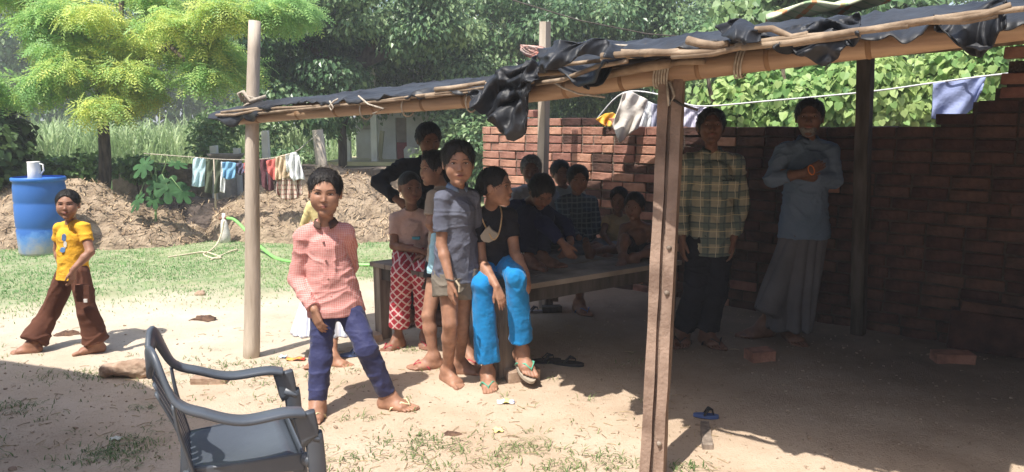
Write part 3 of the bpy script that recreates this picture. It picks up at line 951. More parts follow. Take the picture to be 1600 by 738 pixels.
# peepal with thick trunk, middle
b2 = P(793, 240, 19); b2.z = 0
tree('old tree with thick forked trunk behind the timber post', b2,
     [([b2, P(792, 150, 19), P(790, 80, 19), P(800, -20, 19)], [.6, .5, .42, .3]), ([P(790, 90, 19), P(770, 30, 18.5), P(740, -40, 18)], [.3, .22, .15]), ([P(790, 100, 19), P(850, 60, 18.5), P(900, 20, 18)], [.2, .12, .06])],
     pads([LB(940, 60, 17, 110, 60), LB(880, 20, 16.5, 100, 45), LB(1010, 110, 17, 110, 60), LB(760, 5, 19, 110, 38), LB(900, 140, 18, 90, 50), LB(1060, 30, 17.5, 90, 60), LB(745, 180, 17, 40, 35), LB(870, 190, 20, 120, 40), LB(760,110,21,70,60)], 560, seed=5, jit=1.2),
     3000, 20, .125, LEAF_Q, m_jam, .45, 32, droop=.3, upn=.4, shell=.4, front=.7, bias=.1)
b3 = P(1210, 240, 13); b3.z = 0
tree('bright broad-leaved tree above the tarp roof at right', b3,
     [([b3, P(1215, 120, 13), P(1240, 20, 13)], [.2, .17, .1])],
     pads([LB(1180, 60, 12.5, 80, 50), LB(1260, 20, 12, 90, 40), LB(1120, 130, 13.5, 80, 60), LB(1230, 130, 13, 90, 50), LB(1380, 60, 13, 130, 60), LB(1520, 90, 13, 110, 70)], 700, seed=6),
     2000, 20, .125, LEAF_H, m_mid, .4, 33, droop=.4, upn=.3, shell=.4, front=.8, bias=.12)
# tangle of vines over a hedge behind the wall
vt = thing('vine_hedge', 'hedge overgrown with light green heart-leaved vines behind the wall', 'hedge', (3.3, 8.5, 0))
limbs('stem', [([Vector((2.5 + k * .9, 9.2, 0)), Vector((2.6 + k * .9, 9.1, 1.2)), Vector((2.3 + k * .9, 8.9, 2.2))], [.05, .04, .02]) for k in range(4)], bark, vt)
vl = [LB(1160, 170, 9.2, 60, 55, 50), LB(1260, 170, 9.0, 80, 50, 60), LB(1340, 150, 8.8, 70, 60, 60), LB(1420, 175, 8.8, 80, 50, 60), LB(1500, 140, 8.6, 80, 65, 60), LB(1570, 110, 8.4, 70, 60, 60), LB(1300, 215, 9, 140, 40, 60), LB(1620, 60, 8.3, 60, 60)]
leaf_cloud('foliage', vl, 2400, 14, .088, LEAF_H, m_vine, vt, 41, .26, droop=.5, upn=.25, shell=.6, front=.8, bias=.1)
vt.children[-1]['kind'] = 'stuff'
# its nearest leaves, one by one
rng = np.random.default_rng(5)
lms = []
for k in range(4):
    me = leaf_mesh('leaf', np.zeros((1, 3), np.float32), np.array([[1., 0, 0]]), np.array([[0, 1., 0]]), np.array([[0, 0, 1.]]), np.array([1.]), LEAF_H, np.array([.35 + .2 * k])); me.materials.append(m_vine); lms.append(me)
for k in range(230):
    c, r = vl[rng.integers(0, 6)]
    d = rng.normal(size=3); d[1] = -abs(d[1]) - .8; d /= np.linalg.norm(d)
    q = A3(c) + d * r * 1.04
    o = link('leaf', lms[k % 4], None, vt)
    o.location = Vector(q - A3(vt.location)); o.scale = [rng.uniform(.085, .13)] * 3
    nrm = Vector((rng.normal() * .3, -.8, .5 + rng.normal() * .2)).normalized(); xd = Vector((rng.normal() * .5, -.2, -1)); xd = (xd - nrm * xd.dot(nrm)).normalized()
    o.rotation_euler = Matrix((xd, nrm.cross(xd), nrm)).transposed().to_euler()

# ------------------------------------------------------------------ sugar cane, grass, weeds
def blades(name, B, H, lean, width, m, nseg=4, seed=1, droop=.5, var=None, kind='stuff'):
    rng = np.random.default_rng(seed); n = len(B)
    az = rng.uniform(0, 2 * math.pi, n); dx = np.stack([np.cos(az), np.sin(az), 0 * az], 1); sd = np.stack([-np.sin(az), np.cos(az), 0 * az], 1)
    V = []
    for k in range(nseg + 1):
        t = k / nseg
        c = B + dx * (lean * H * (t ** 1.6))[:, None] + np.array([0, 0, 1.]) * (H * (t - droop * t ** 3 * np.minimum(1, lean * 1.3)))[:, None]
        w = width * (1 - t) ** .7 * (.5 + .5 * min(1, t * 5 + .3))
        V += [c - sd * (w / 2)[:, None], c + sd * (w / 2)[:, None]]
    V = np.stack(V, 1)
    K = 2 * (nseg + 1)
    q = np.array([[2 * k, 2 * k + 1, 2 * k + 3, 2 * k + 2] for k in range(nseg)])
    Q = (q[None] + (np.arange(n) * K)[:, None, None]).reshape(-1, 4)
    if var is None: var = np.clip(.5 + .25 * vnoise(B * 1.5, seed) + rng.normal(size=n) * .15, 0, 1)
    o = link(name, mesh_np(name, V.reshape(-1, 3), [Q], False, {'var': np.repeat(var, K)}), m)
    tag(o, kind=kind); return o
m_cane = leafm('cane_blade', (.20, .32, .13), (.36, .47, .22), (.60, .66, .40), .35, .45)
m_grass = leafm('grass_blade', (.10, .24, .07), (.17, .34, .11), (.34, .42, .18), .25, .6)
n = 2300
cx = rng.uniform(-13.5, .6, n); cyy = 16.5 + rng.random(n) ** 1.5 * 9; cx *= cyy / 17
kk = ~((cx / cyy > (500 - 800) / FPX) & (cx / cyy < (735 - 800) / FPX) & (cyy < 21.5)); cx, cyy = cx[kk], cyy[kk]; n = len(cx)
top = []
Bb, Hh, Ll, Ww = [], [], [], []
for k in range(9):
    z0 = rng.uniform(.1, 1.15, n) if k > 2 else rng.uniform(0, .3, n)
    Bb.append(np.stack([cx, cyy, z0], 1)); Hh.append(rng.uniform(.75, 1.25, n)); Ll.append(rng.uniform(.15, .95, n)); Ww.append(rng.uniform(.03, .055, n))
cane = blades('sugar_cane', np.concatenate(Bb).astype(np.float32), np.concatenate(Hh), np.concatenate(Ll), np.concatenate(Ww), m_cane, 5, 51, .75)
tag(cane, 'dense field of tall pale green sugar cane', 'crop')

n = 80000
gx = rng.uniform(-7.3, .4, n); gy = rng.uniform(5.2, 11.5, n)
keep = rng.random(n) < grass_amount(gx, gy) * (.45 + .9 * (vnoise(np.stack([gx * 2, gy * 2, gx * 0], 1), 6) > -.25))
gx, gy = gx[keep], gy[keep]; n = len(gx)
B_ = np.stack([gx, gy, ground_z(gx.astype(np.float32), gy.astype(np.float32)) - .004], 1)
tag(blades('grass', B_.astype(np.float32), rng.uniform(.018, .05, n), rng.uniform(.3, 1.2, n), rng.uniform(.006, .012, n), m_grass, 2, 52, .5), 'short patchy lawn grass behind the path', 'grass')
# sparse tufts on the bare yard
B2, H2, L2, W2 = [], [], [], []
tufts = [(200, 705, .17, 150), (170, 712, .1, 60), (930, 722, .13, 90), (820, 700, .10, 55), (660, 690, .10, 50), (710, 700, .08, 40), (650, 712, .08, 30), (765, 718, .10, 40), (150, 585, .14, 70), (30, 640, .14, 60),
         (1060, 735, .05, 25), (640, 548, .06, 25), (600, 690, .06, 20), (560, 715, .1, 40), (690, 735, .08, 30), (400, 590, .2, 60), (345, 570, .14, 50), (250, 600, .12, 40), (480, 590, .14, 40), (230, 640, .06, 20), (860, 735, .07, 30), (290, 655, .07, 25), (420, 570, .15, 50), (560, 655, .06, 20), (90, 590, .15, 50), (1090, 730, .04, 14)]
for k in range(120): tufts.append((rng.uniform(-50, 1000), rng.uniform(540, 745), .05, 4))
for px, py, r, c in tufts:
    g0 = G(px, py); c = int(c * 1.6)
    a = rng.normal(size=(c, 2)) * r * .55
    x = g0.x + a[:, 0] * 1.4; y = g0.y + a[:, 1]
    B2.append(np.stack([x, y, ground_z(x.astype(np.float32), y.astype(np.float32)) - .003], 1)); H2.append(rng.uniform(.02, .06, c)); L2.append(rng.uniform(.5, 1.7, c)); W2.append(rng.uniform(.004, .008, c))
tag(blades('grass', np.concatenate(B2).astype(np.float32), np.concatenate(H2), np.concatenate(L2), np.concatenate(W2), leafm('yard_grass', (.09, .15, .05), (.16, .23, .08), (.33, .33, .16), .2, .6), 3, 53, .8),
    'sparse grass tufts on the bare yard in front', 'grass')
# pebbles and crumbs of soil and straw litter
n = 1500
px = rng.uniform(0, 1600, n); py = 470 + rng.random(n) * 275
V, Q = [], []
mbp = MB()
for k in range(n):
    g0 = G(px[k], py[k]); r = rng.uniform(.0015, .005) * (1.9 if rng.random() < .05 else 1)
    mbp.box((g0.x, g0.y, gz(g0.x, g0.y) + r * .4), (r * rng.uniform(1.2, 3.2), r * rng.uniform(1.2, 2.2), r * 1.3), Euler((rng.uniform(-.3, .3), rng.uniform(-.3, .3), rng.uniform(0, 6))), jit=r * .25)
tag(mbp.build('pebbles', mat('crumb', (.46, .36, .27), (.27, .20, .14), scale=30, rough=.95)), 'scattered crumbs of soil and grit on the yard', 'grit', kind='stuff')
mbl = MB()
for k in range(420):
    g0 = G(rng.uniform(0, 1150), rng.uniform(500, 740)); a = rng.uniform(0, 6.28); l = rng.uniform(.015, .07)
    z = gz(g0.x, g0.y) + .003; dx, dy = math.cos(a) * l / 2, math.sin(a) * l / 2
    mbl.tube([(g0.x - dx, g0.y - dy, z), (g0.x + dx * .2 - dy * .1, g0.y + dy * .2 + dx * .1, z + .003), (g0.x + dx, g0.y + dy, z)], .0016, 4)
tag(mbl.build('straw_litter', mat('straw', (.46, .36, .20), (.20, .14, .08), scale=20, rough=.9)), 'bits of straw and twig lying on the yard', 'straw', kind='stuff')

# ------------------------------------------------------------------ heaps of dung, soil and straw
m_heap = mat('heap_soil', (.42, .325, .23), (.16, .115, .08), c3=(.30, .225, .155), scale=7, rough=.95, bump=1, bscale=30, detail=8, bdist=.04, ramp=(.3, .68))
m_heapd = mat('dark_dung', (.13, .10, .085), (.045, .035, .03), scale=7, rough=.95, bump=1, bscale=26, detail=8, bdist=.04)
m_straw = mat('heap_straw', (.58, .44, .28), (.27, .18, .11), scale=9, rough=.9)
def heap(name, label, c, rx, ry, h, seed, m, straw=2600, rag=.12):
    t = thing(name, label, 'heap', (c[0], c[1], 0))
    nu, nv = 120, 90
    U, W = np.meshgrid(np.linspace(-1.15, 1.15, nu), np.linspace(-1.15, 1.15, nv), indexing='ij')
    def hf(U, W):
        p = np.stack([U * rx, W * ry, U * 0 + seed], -1).astype(np.float32)
        r = np.sqrt(U ** 2 + W ** 2) + .16 * vnoise(p * 1.1, seed)
        b = np.clip(1 - r, 0, 1) ** .8
        return b * h * (1 + .18 * vnoise(p * 1.7, seed + 1)) + (fbm(p * 4, 3, seed + 2) * rag + np.abs(fbm(p * 11, 2, seed + 5)) * rag * .45) * np.clip(b * 5, 0, 1) - .03 * (b <= 0)
    Z = hf(U, W)
    V = np.stack([U * rx, W * ry, Z], -1).reshape(-1, 3)
    i, j = np.meshgrid(np.arange(nu - 1), np.arange(nv - 1), indexing='ij'); i, j = i.ravel(), j.ravel()
    Q = np.stack([i * nv + j, (i + 1) * nv + j, (i + 1) * nv + j + 1, i * nv + j + 1], 1)
    link('mound', mesh_np('mound', V, [Q], True), m, t)
    rr = np.random.default_rng(seed)
    u = rr.uniform(-1, 1, straw); w = rr.uniform(-1, .5, straw); k = u * u + w * w < .95; u, w = u[k], w[k]
    z = hf(u, w)
    B_ = np.stack([u * rx, w * ry, z + .005], 1).astype(np.float32); n = len(B_)
    d = rr.normal(size=(n, 3)); d[:, 2] *= .35; d /= np.linalg.norm(d, axis=1, keepdims=True)
    s = np.cross(d, [0, 0, 1.]); s /= np.linalg.norm(s, axis=1, keepdims=True)
    l = rr.uniform(.015, .07, n)[:, None]; wd = rr.uniform(.002, .008, n)[:, None]
    V = np.stack([B_ - d * l - s * wd, B_ - d * l + s * wd, B_ + d * l + s * wd + [0, 0, .02], B_ + d * l - s * wd + [0, 0, .02]], 1)
    Q = np.arange(n * 4).reshape(n, 4)
    o = link('straw', mesh_np('straw', V.reshape(-1, 3), [Q], False), m_straw, t); o['kind'] = 'stuff'
    return t
heap('dung_heap', 'brown heap of soil and straw behind the blue barrel', (P(95, 300, 9.75).x, 9.9), 2.25, .95, .84, 61, m_heap)
heap('dung_heap', 'wide brown mulch heap behind the hanging laundry', (P(525, 300, 10.9).x, 10.95), 2.3, 1.45, 1.0, 62, m_heap, 4200)
heap('dung_heap', 'low dark dung heap behind the standpipe', (P(330, 300, 10.6).x, 10.7), 1.7, .8, .58, 63, m_heapd, 500)
# low mud wall behind the heaps
mw = MB()
for k in range(9):
    x0 = -6.4 + k * .62
    mw.box((x0, 12.6 + .06 * math.sin(k * 2), .42), (.63, .35, .84 + .09 * math.sin(k * 1.7)), Euler((0, 0, .05 * math.sin(k))), jit=.03)
o = tag(mw.build('mud_wall', mat('old_mud', (.26, .20, .15), (.10, .08, .06), scale=4, rough=.95, bump=1, bscale=15, bdist=.04), loc=(-4, 12.6, 0)), 'low crumbling mud wall in front of the cane', 'wall')
# weeds and shrubs at the foot of the cane and by the barrel
def bush(label, lobes, ncl, per, size, templ, m, seed, clr=.18, name='shrub', **kw):
    c = sum((Vector(l[0]) for l in lobes), Vector()) / len(lobes)
    t = thing(name, label, 'shrub', (c.x, c.y, 0))
    mb = MB()
    for l, r in lobes:
        l = Vector(l); mb.tube([(c.x + (l.x - c.x) * .3, l.y, 0), ((c.x + l.x) / 2, l.y, l.z * .5), tuple(l)], [.02, .014, .006], 6)
    mb.build('stem', bark, t, True)
    leaf_cloud('foliage', lobes, ncl, per, size, templ, m, t, seed, clr, **kw); return t
m_weed = leafm('weed_leaf', (.06, .14, .03), (.13, .24, .06), (.24, .36, .10), .25, .5)
m_dk = leafm('dark_shrub_leaf', (.02, .05, .02), (.05, .10, .03), (.12, .18, .06), .2, .5)
bush('dark leafy bush at the left edge beside the barrel', [LB(-20, 240, 9.9, 48, 55), LB(18, 255, 10.1, 30, 40), LB(10, 205, 10.2, 28, 28)], 240, 14, .10, LEAF_H, m_dk, 71)
bush('low bright weeds between the barrel and slim trunk', [LB(100, 268, 10.9, 45, 20), LB(140, 262, 11.3, 40, 20), LB(60, 262, 11.2, 40, 20)], 190, 12, .07, LEAF_H, m_weed, 72, .13)
bush('low weeds in front of the cane right of the trunk', [LB(210, 262, 12, 30, 14), LB(225, 270, 12, 30, 12)], 90, 12, .07, LEAF_H, m_weed, 73, .13)
bush('pale green feathery shrub left of the bamboo pole', [LB(330, 205, 13, 25, 18), LB(350, 190, 13.3, 28, 18), LB(335, 235, 12.8, 30, 14)], 160, 14, .10, LEAF_Q, m_mid, 74, .25, bias=.2)
bush('green shrub behind the pole and stump', [LB(425, 200, 14, 20, 20), LB(440, 245, 13.6, 40, 8)], 110, 14, .10, LEAF_Q, m_jam, 75, .25, bias=.1)
bush('bushes beside the white house veranda', [LB(700, 215, 16, 30, 45), LB(745, 230, 15, 45, 50), LB(690, 250, 15, 40, 20)], 300, 14, .12, LEAF_Q, m_jam, 76, .3, bias=.2)
# castor plant with big lobed leaves
cp = thing('castor_plant', 'young plant with large lobed leaves in front of the dark heap', 'plant', (P(240, 330, 9.6).x, 9.6, 0))
mcl = mat('castor_leaf', (.055, .14, .05), (.03, .085, .03), scale=6, rough=.7, spec=.2, transl=.2)
def lobed(c, nrm, tipdir, r, nm='leaf'):
    nrm = Vector(nrm).normalized(); t = Vector(tipdir); t = (t - nrm * t.dot(nrm)).normalized(); s = nrm.cross(t)
    V = [A3(c)]; m = 42
    for k in range(m):
        a = 2 * math.pi * k / m
        l = abs(math.cos(a * 3.5)) ** .6
        rr = r * (.42 + .58 * l) * (1.0 - .35 * (1 - math.cos(a)) / 2)
        V.append(A3(Vector(c) + t * math.cos(a) * rr + s * math.sin(a) * rr - nrm * .18 * r * (rr / r) ** 2 + nrm * .03 * r * math.cos(a * 7)))
    MB().add(V, None, [[0, 1 + k, 1 + (k + 1) % m] for k in range(m)]).build(nm, mcl, cp)
st = MB(); B0 = Vector(cp.location)
top0 = P(243, 262, 9.6)
st.tube([B0, B0 + Vector((.02, 0, .3)), top0], [.02, .016, .01], 8)
for px, py, r, nn, td in ((225, 258, .21, (-.3, -.8, .6), (-.6, -.1, -.9)), (262, 292, .25, (.4, -.8, .5), (.9, -.1, -.5)), (215, 312, .19, (-.5, -.6, .5), (-.4, -.1, -1)), (275, 255, .16, (.3, -.3, 1), (1, -.2, .1)),
                          (245, 285, .19, (0, -.9, .5), (.1, 0, -1)), (240, 310, .15, (.1, -.9, .3), (.2, 0, -1)), (285, 300, .18, (.6, -.6, .5), (.6, 0, -1))):
    c = P(px, py, 9.45); lobed(c, nn, td, r); st.tube([B0 + (top0 - B0) * .7, lerp(top0, c, .6) + Vector((0, 0, .06)), c], [.008, .006, .005], 6)
st.build('stem', mat('green_stem', (.22, .34, .14)), cp, True)

# distant belt of trees round the fields
rb = np.random.default_rng(99); belt = []
for x in np.arange(-70, 72, 4.2):
    if -14 < x < 24: continue
    belt.append((Vector((x + rb.uniform(-1, 1), 46 + rb.uniform(-3, 4) - abs(x) * .12, rb.uniform(2.2, 3.6))), np.array([rb.uniform(3, 4.6), 2.5, rb.uniform(2.8, 4.6)])))
o = leaf_cloud('tree_belt', belt, 2600, 14, .55, LEAF_Q, m_mid, None, 98, 1.2, droop=.2, shell=.6, front=.9)
tag(o, 'distant belt of trees closing the fields', 'trees', kind='stuff')
# ------------------------------------------------------------------ brick wall
W0, W1 = Vector((-.32, 8.0, 0)), Vector((3.1, 4.95, 0))
WD = (W1 - W0).normalized(); WN = Vector((WD.y, -WD.x, 0)); WANG = math.atan2(WD.y, WD.x)
if WN.y > 0: WN = -WN
def wall_s(px):          # how far along the wall's face a picture column meets it
    u = (px - 800) / FPX / CP
    # X = u*Y' ; solve on the line at eye height
    t = (u * W0.y - W0.x) / (WD.x - u * WD.y); return t
m_brick = mat('brick_clay', (.43, .225, .165), (.19, .105, .08), c3=(.34, .165, .12), scale=9, rough=.9, bump=.8, bscale=30, objrand=.32, bdist=.012, ramp=(.3, .7))
m_mort = mat('mud_mortar', (.24, .19, .15), (.13, .10, .08), scale=12, rough=.95, bump=1, bscale=40, bdist=.02)
bw = thing('brick_wall', 'old stepped red brick wall running behind the shelter', 'wall', tuple(W0))
CH, BL = .085, .24
steps = [(1449, 1), (1490, 2), (1522, 3), (1541, 4), (1547, 5), (1567, 6), (1598, 7), (1640, 8), (1680, 9)]
Ltot = wall_s(1600) + 1.2
def topcourse(s):
    n = 18
    for px, k in steps:
        if s > wall_s(px): n = 18 + k
    if s < wall_s(945): n = max(n, 18)
    return n
m_brick_shade = mat('shaded_brick', (.115, .058, .046), (.045, .028, .024), c3=(.078, .042, .035), scale=9, rough=.9, bump=.8, bscale=45, objrand=.3, bdist=.012, ramp=(.3, .7))  # darker copy of the clay brick; the shelter's shade is put into its colour
variants = []
variants_shade = []
for k in range(6):
    bm = MB().box((0, 0, 0), (.227, .105, .073), jit=.003)
    V = np.concatenate(bm.v)
    b = bmesh.new()
    for v in V: b.verts.new(v)
    b.verts.ensure_lookup_table()
    for f in bm.f4[0]: b.faces.new([b.verts[i] for i in f])
    bmesh.ops.recalc_face_normals(b, faces=b.faces)
    bmesh.ops.bevel(b, geom=b.edges[:], offset=.005, segments=1, affect='EDGES')
    me = bpy.data.meshes.new('brick'); b.to_mesh(me); b.free(); me.materials.append(m_brick); variants.append(me); me2 = me.copy(); me2.materials[0] = m_brick_shade; variants_shade.append(me2)
bricks = []
for c in range(28):
    s = -(.12 if c % 2 else 0) + .0
    while s < Ltot:
        l = BL
        if rng.random() < .06: l = BL * .52
        mid = s + l / 2
        if mid < .02:
            if c < 18: bricks.append((.058, c, .5))
            s += l; continue
        if c < topcourse(mid) and not (c >= 17 and mid < 1.5 and c > 17):
            bricks.append((mid, c, l / BL))
        s += l
# loose extra course on the left part
for s in np.arange(.35, 1.55, BL): bricks.append((s + .12, 18, 1.0))
for s in (.50,): bricks.append((s + .1, 19, 1.0))
def brick_at(o, s, c, f, base):
    p = W0 + WD * s - WN * .055 + Vector((0, 0, CH * (c + .5) - .015))
    o.location = p - base + WN * rng.uniform(-.007, .009)
    o.rotation_euler = (rng.normal() * .016, rng.normal() * .016, WANG + rng.normal() * .022)
    o.scale = (f * rng.uniform(.975, 1.01), 1, rng.uniform(.95, 1.03))
# hidden low courses and far left ones are the least seen; the 290 largest in view are single bricks
def score(s, c):
    p = W0 + WD * s; d = p.length
    vis = 1.0
    px = 800 + FPX * p.x / (p.y * CP)
    if px > 1620: vis = .2
    if 1060 < px < 1165 and c < 17: vis = .4
    if 1190 < px < 1300 and c < 17: vis = .45
    if px < 1060 and c < 5: vis = .3
    return vis / d
bricks.sort(key=lambda b: -score(b[0], b[1]))
for s, c, f in bricks[:292]:
    old = s > 2.0 + rng.normal() * .5 and c < 20  # bricks towards the right take the shade-toned copy
    o = link('brick', (variants_shade if old else variants)[rng.integers(0, 6)], None, bw); brick_at(o, s, c, f, W0)
rest = MB(); rest_shade = MB(); vb = [np.array([v.co[:] for v in me.vertices], dtype=np.float32) for me in variants]
vf = [([list(p.vertices) for p in me.polygons if len(p.vertices) == 4], [list(p.vertices) for p in me.polygons if len(p.vertices) == 3]) for me in variants]
for s, c, f in bricks[292:]:
    k = rng.integers(0, 6); p = W0 + WD * s - WN * .055 + Vector((0, 0, CH * (c + .5) - .015)) + WN * rng.uniform(-.007, .009)
    M = np.array(Euler((rng.normal() * .012, rng.normal() * .012, WANG + rng.normal() * .018)).to_matrix())
    (rest_shade if s > 2.0 + rng.normal() * .5 else rest).add((vb[k] * [f, 1, 1]) @ M.T + A3(p), vf[k][0], vf[k][1] or None)
def island_mat(src, nm):
    m = src.copy(); m.name = nm
    N, L = m.node_tree.nodes, m.node_tree.links
    g = N.new('ShaderNodeNewGeometry'); oi = [x for x in N if x.type == 'OBJECT_INFO'][0]
    for l in list(oi.outputs['Random'].links):
        s = l.to_socket; L.remove(l); L.new(g.outputs['Random Per Island'], s)
    return m
o = rest.build('bricks', island_mat(m_brick, 'brick_clay_joined'), bw); o['kind'] = 'stuff'
o = rest_shade.build('shaded_bricks', island_mat(m_brick_shade, 'shaded_brick_joined'), bw); o['kind'] = 'stuff'
mm = MB()
mo = MB()
for c in range(28):
    ss = [s for s in np.arange(.03, Ltot, .06) if topcourse(s) > c]
    if not ss: continue
    a, b = min(ss), max(ss)
    if 0 < c < 18: continue
    hh = CH * 18 - .03 if c == 0 else CH
    z0 = 0 if c == 0 else CH * c - .03
    for lo_, hi_, tgt in ((a, 2.0, mm), (2.0, b, mo)):
        lo_, hi_ = max(lo_, a) + .01, min(hi_, b) + .005
        if hi_ <= lo_: continue
        mid = W0 + WD * ((lo_ + hi_) / 2) - WN * .062
        tgt.box((mid.x, mid.y, z0 + hh / 2), (hi_ - lo_, .088, hh), Euler((0, 0, WANG)))
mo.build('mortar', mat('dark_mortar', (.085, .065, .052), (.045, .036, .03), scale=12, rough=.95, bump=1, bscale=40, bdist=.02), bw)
mm.build('mortar', m_mort, bw)

# ------------------------------------------------------------------ posts and beam
def beamY(px): return 5.745 / ((px - 800) / FPX + 1.582)
m_pole = mat('weathered_pole', (.58, .50, .41), (.38, .31, .24), scale=5, rough=.85, bump=.5, bscale=30, stretch=(2, 2, .35), bdist=.01)
m_wood = mat('grey_timber', (.32, .26, .21), (.16, .125, .10), scale=5, rough=.9, bump=.7, bscale=22, stretch=(4, 4, .5), bdist=.01)
m_stone = mat('stained_stone_post', (.34, .24, .185), (.18, .12, .09), c3=(.27, .19, .145), scale=6, rough=.85, bump=.7, bscale=60, bdist=.008)
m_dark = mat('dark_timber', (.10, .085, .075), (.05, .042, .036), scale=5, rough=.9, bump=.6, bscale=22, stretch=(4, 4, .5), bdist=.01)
m_bam = mat('bamboo', (.44, .30, .19), (.30, .19, .12), scale=5, rough=.5, bump=.3, bscale=20, stretch=(.5, .5, 6), spec=.4)
m_rope = mat('rope_fibre', (.52, .46, .38), (.35, .30, .24), scale=60, rough=.95)
g0 = G(391, 557)
pl = thing('bamboo_pole', 'tall pale round pole holding the left end of the roof', 'pole', tuple(g0))
top = P(397, 33, 4.75)
pts = [lerp(g0 - Vector((0, 0, .1)), top, t) + Vector((.006 * math.sin(t * 7), 0, 0)) for t in np.linspace(0, 1, 14)]
MB().tube(pts, list(np.linspace(.054, .037, 14)), 16).build('shaft', m_pole, pl, True)
rp = MB()
for k in range(5):
    c = lerp(g0, top, .745 + k * .008); rp.tube([c + Vector((math.cos(a) * .058, math.sin(a) * .058, .02 * math.sin(a + k))) for a in np.linspace(0, 6.28, 14)], .007, 6)
c = lerp(g0, top, .77); rp.tube([c + Vector((-.05, -.04, 0)), c + Vector((-.07, -.05, .05)), c + Vector((-.04, -.06, .06)), c + Vector((0, -.06, 0)), c + Vector((.1, -.05, .03))], .013, 7)
rp.build('rope', m_rope, pl, True)

# front stone post with a groove down its face
b_ = G(1019, 748); t_ = P(1051, 118, 3.21)
fp = thing('stone_post', 'grooved stained stone post carrying the bamboo beam in front', 'post', tuple(b_))
def strip(a0, a1, x0, x1, y0, y1, nseg=14, jit=.0015):
    """column between two lines; local x to the right, y away"""
    V = []
    ax = Vector((.94, -.34, 0)).normalized(); ay = Vector((.34, .94, 0)).normalized()
    for k in range(nseg + 1):
        c = lerp(a0, a1, k / nseg)
        for x, y in ((x0, y0), (x1, y0), (x1, y1), (x0, y1)):
            V.append(A3(c + ax * x + ay * y) + RNG.normal(size=3) * jit)
    Q = [[k * 4 + i, k * 4 + (i + 1) % 4, (k + 1) * 4 + (i + 1) % 4, (k + 1) * 4 + i] for k in range(nseg) for i in range(4)]
    Q += [[3, 2, 1, 0], [nseg * 4, nseg * 4 + 1, nseg * 4 + 2, nseg * 4 + 3]]
    return V, Q
m = MB(); m.add(*strip(b_ - Vector((0, 0, .1)), t_, -.050, -.008, -.045, .05)); m.build('flange', m_stone, fp)
m = MB(); m.add(*strip(b_ - Vector((0, 0, .1)), t_, .010, .050, -.05, .05)); m.build('flange', m_stone, fp)
m = MB(); m.add(*strip(b_ - Vector((0, 0, .1)), t_ - Vector((0, 0, .01)), -.010, .014, -.012, .045)); m.build('web', m_stone, fp)
for tt in (.10, .47, .58):
    c = lerp(b_, t_, tt); m = MB(); m.tube([c + Vector((.012, -.060, 0)), c + Vector((.010, -.045, 0))], .010, 8); m.build('bolt', m_wood, fp, True)
# back timber post left of the wall, dark post by the wall
for nm, lab, a, b2_, w, mt in (('timber_post', 'grey squared timber post rising above the roof by the sunlit bricks', (846, 330, 6.75), (852, 34, 6.75), .075, m_pole),
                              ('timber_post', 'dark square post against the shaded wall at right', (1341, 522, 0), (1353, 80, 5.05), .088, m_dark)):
    if a[2]: p1 = P(*a); p1 = Vector((p1.x, p1.y, -.05))
    else: p1 = G(a[0], a[1]); p1.z = -.05
    p2 = P(*b2_)
    m = MB(); nseg = 10; V = []
    ax = WD; ay = WN
    for k in range(nseg + 1):
        c = lerp(p1, p2, k / nseg)
        for x, y in ((-1, -1), (1, -1), (1, 1), (-1, 1)): V.append(A3(c + ax * x * w / 2 + ay * y * w / 2) + RNG.normal(size=3) * .002)
    Q = [[k * 4 + i, k * 4 + (i + 1) % 4, (k + 1) * 4 + (i + 1) % 4, (k + 1) * 4 + i] for k in range(nseg) for i in range(4)] + [[3, 2, 1, 0], [40, 41, 42, 43]]
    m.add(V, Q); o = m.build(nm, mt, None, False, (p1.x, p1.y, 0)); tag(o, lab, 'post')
# two more posts hold up the far right corner out of the picture
for x, y, h, lab in ((3.15, 1.75, 1.85, 'wooden corner post out at the right front of the shelter'), (4.7, 3.2, 2.2, 'wooden corner post at the right back of the shelter')):
    o = MB().tube([(x, y, -.05), (x + .02, y, h * .5), (x, y, h)], [.06, .055, .05], 10).build('timber_post', m_dark, None, True, (x, y, 0)); tag(o, lab, 'post')

roof = thing('shelter_roof', 'lean-to roof of black tarp and sticks on a bamboo beam', 'roof', (.7, 3.2, 0))
bp_ = [(372, 187), (440, 180), (560, 170), (680, 161), (760, 154), (850, 144), (950, 130), (1050, 113), (1170, 96), (1300, 79), (1420, 64), (1500, 53), (1640, 35)]
BPTS = [P(x, y, beamY(x)) for x, y in bp_]
dlast = (BPTS[-1] - BPTS[-2]).normalized(); BPTS.append(BPTS[-1] + dlast * 1.5)
BR = list(np.interp(np.linspace(0, 1, len(BPTS)), [0, .5, 1], [.034, .045, .050]))
m = MB()
# bamboo culm with nodes
dense, rr = [], []
tot = 0
for k in range(len(BPTS) - 1):
    for t in np.linspace(0, 1, 9)[:-1]:
        dense.append(lerp(BPTS[k], BPTS[k + 1], t)); rr.append(BR[k] * (1 - t) + BR[k + 1] * t)
dense.append(BPTS[-1]); rr.append(BR[-1])
acc = 0; r2 = []; node_pts = []
for k, p in enumerate(dense):
    if k: acc += (dense[k] - dense[k - 1]).length
    r2.append(rr[k])
m.tube(dense, r2, 18)
beam = m.build('bamboo_beam', m_bam, roof, True)
m = MB(); acc = 0; nxt = .18
for k in range(1, len(dense)):
    acc += (dense[k] - dense[k - 1]).length
    if acc > nxt:
        nxt += rng.uniform(.27, .36); d = (dense[k] - dense[k - 1]).normalized(); p = dense[k]
        m.tube([p - d * .010, p - d * .003, p + d * .002, p + d * .010], [rr[k] * 1.0, rr[k] * 1.05, rr[k] * 1.045, rr[k] * 1.0], 18)
o = m.build('node_ring', mat('bamboo_node', (.30, .18, .10), (.22, .13, .07)), beam, True)
o.data.transform(Matrix.Translation(-Vector(roof.location)))

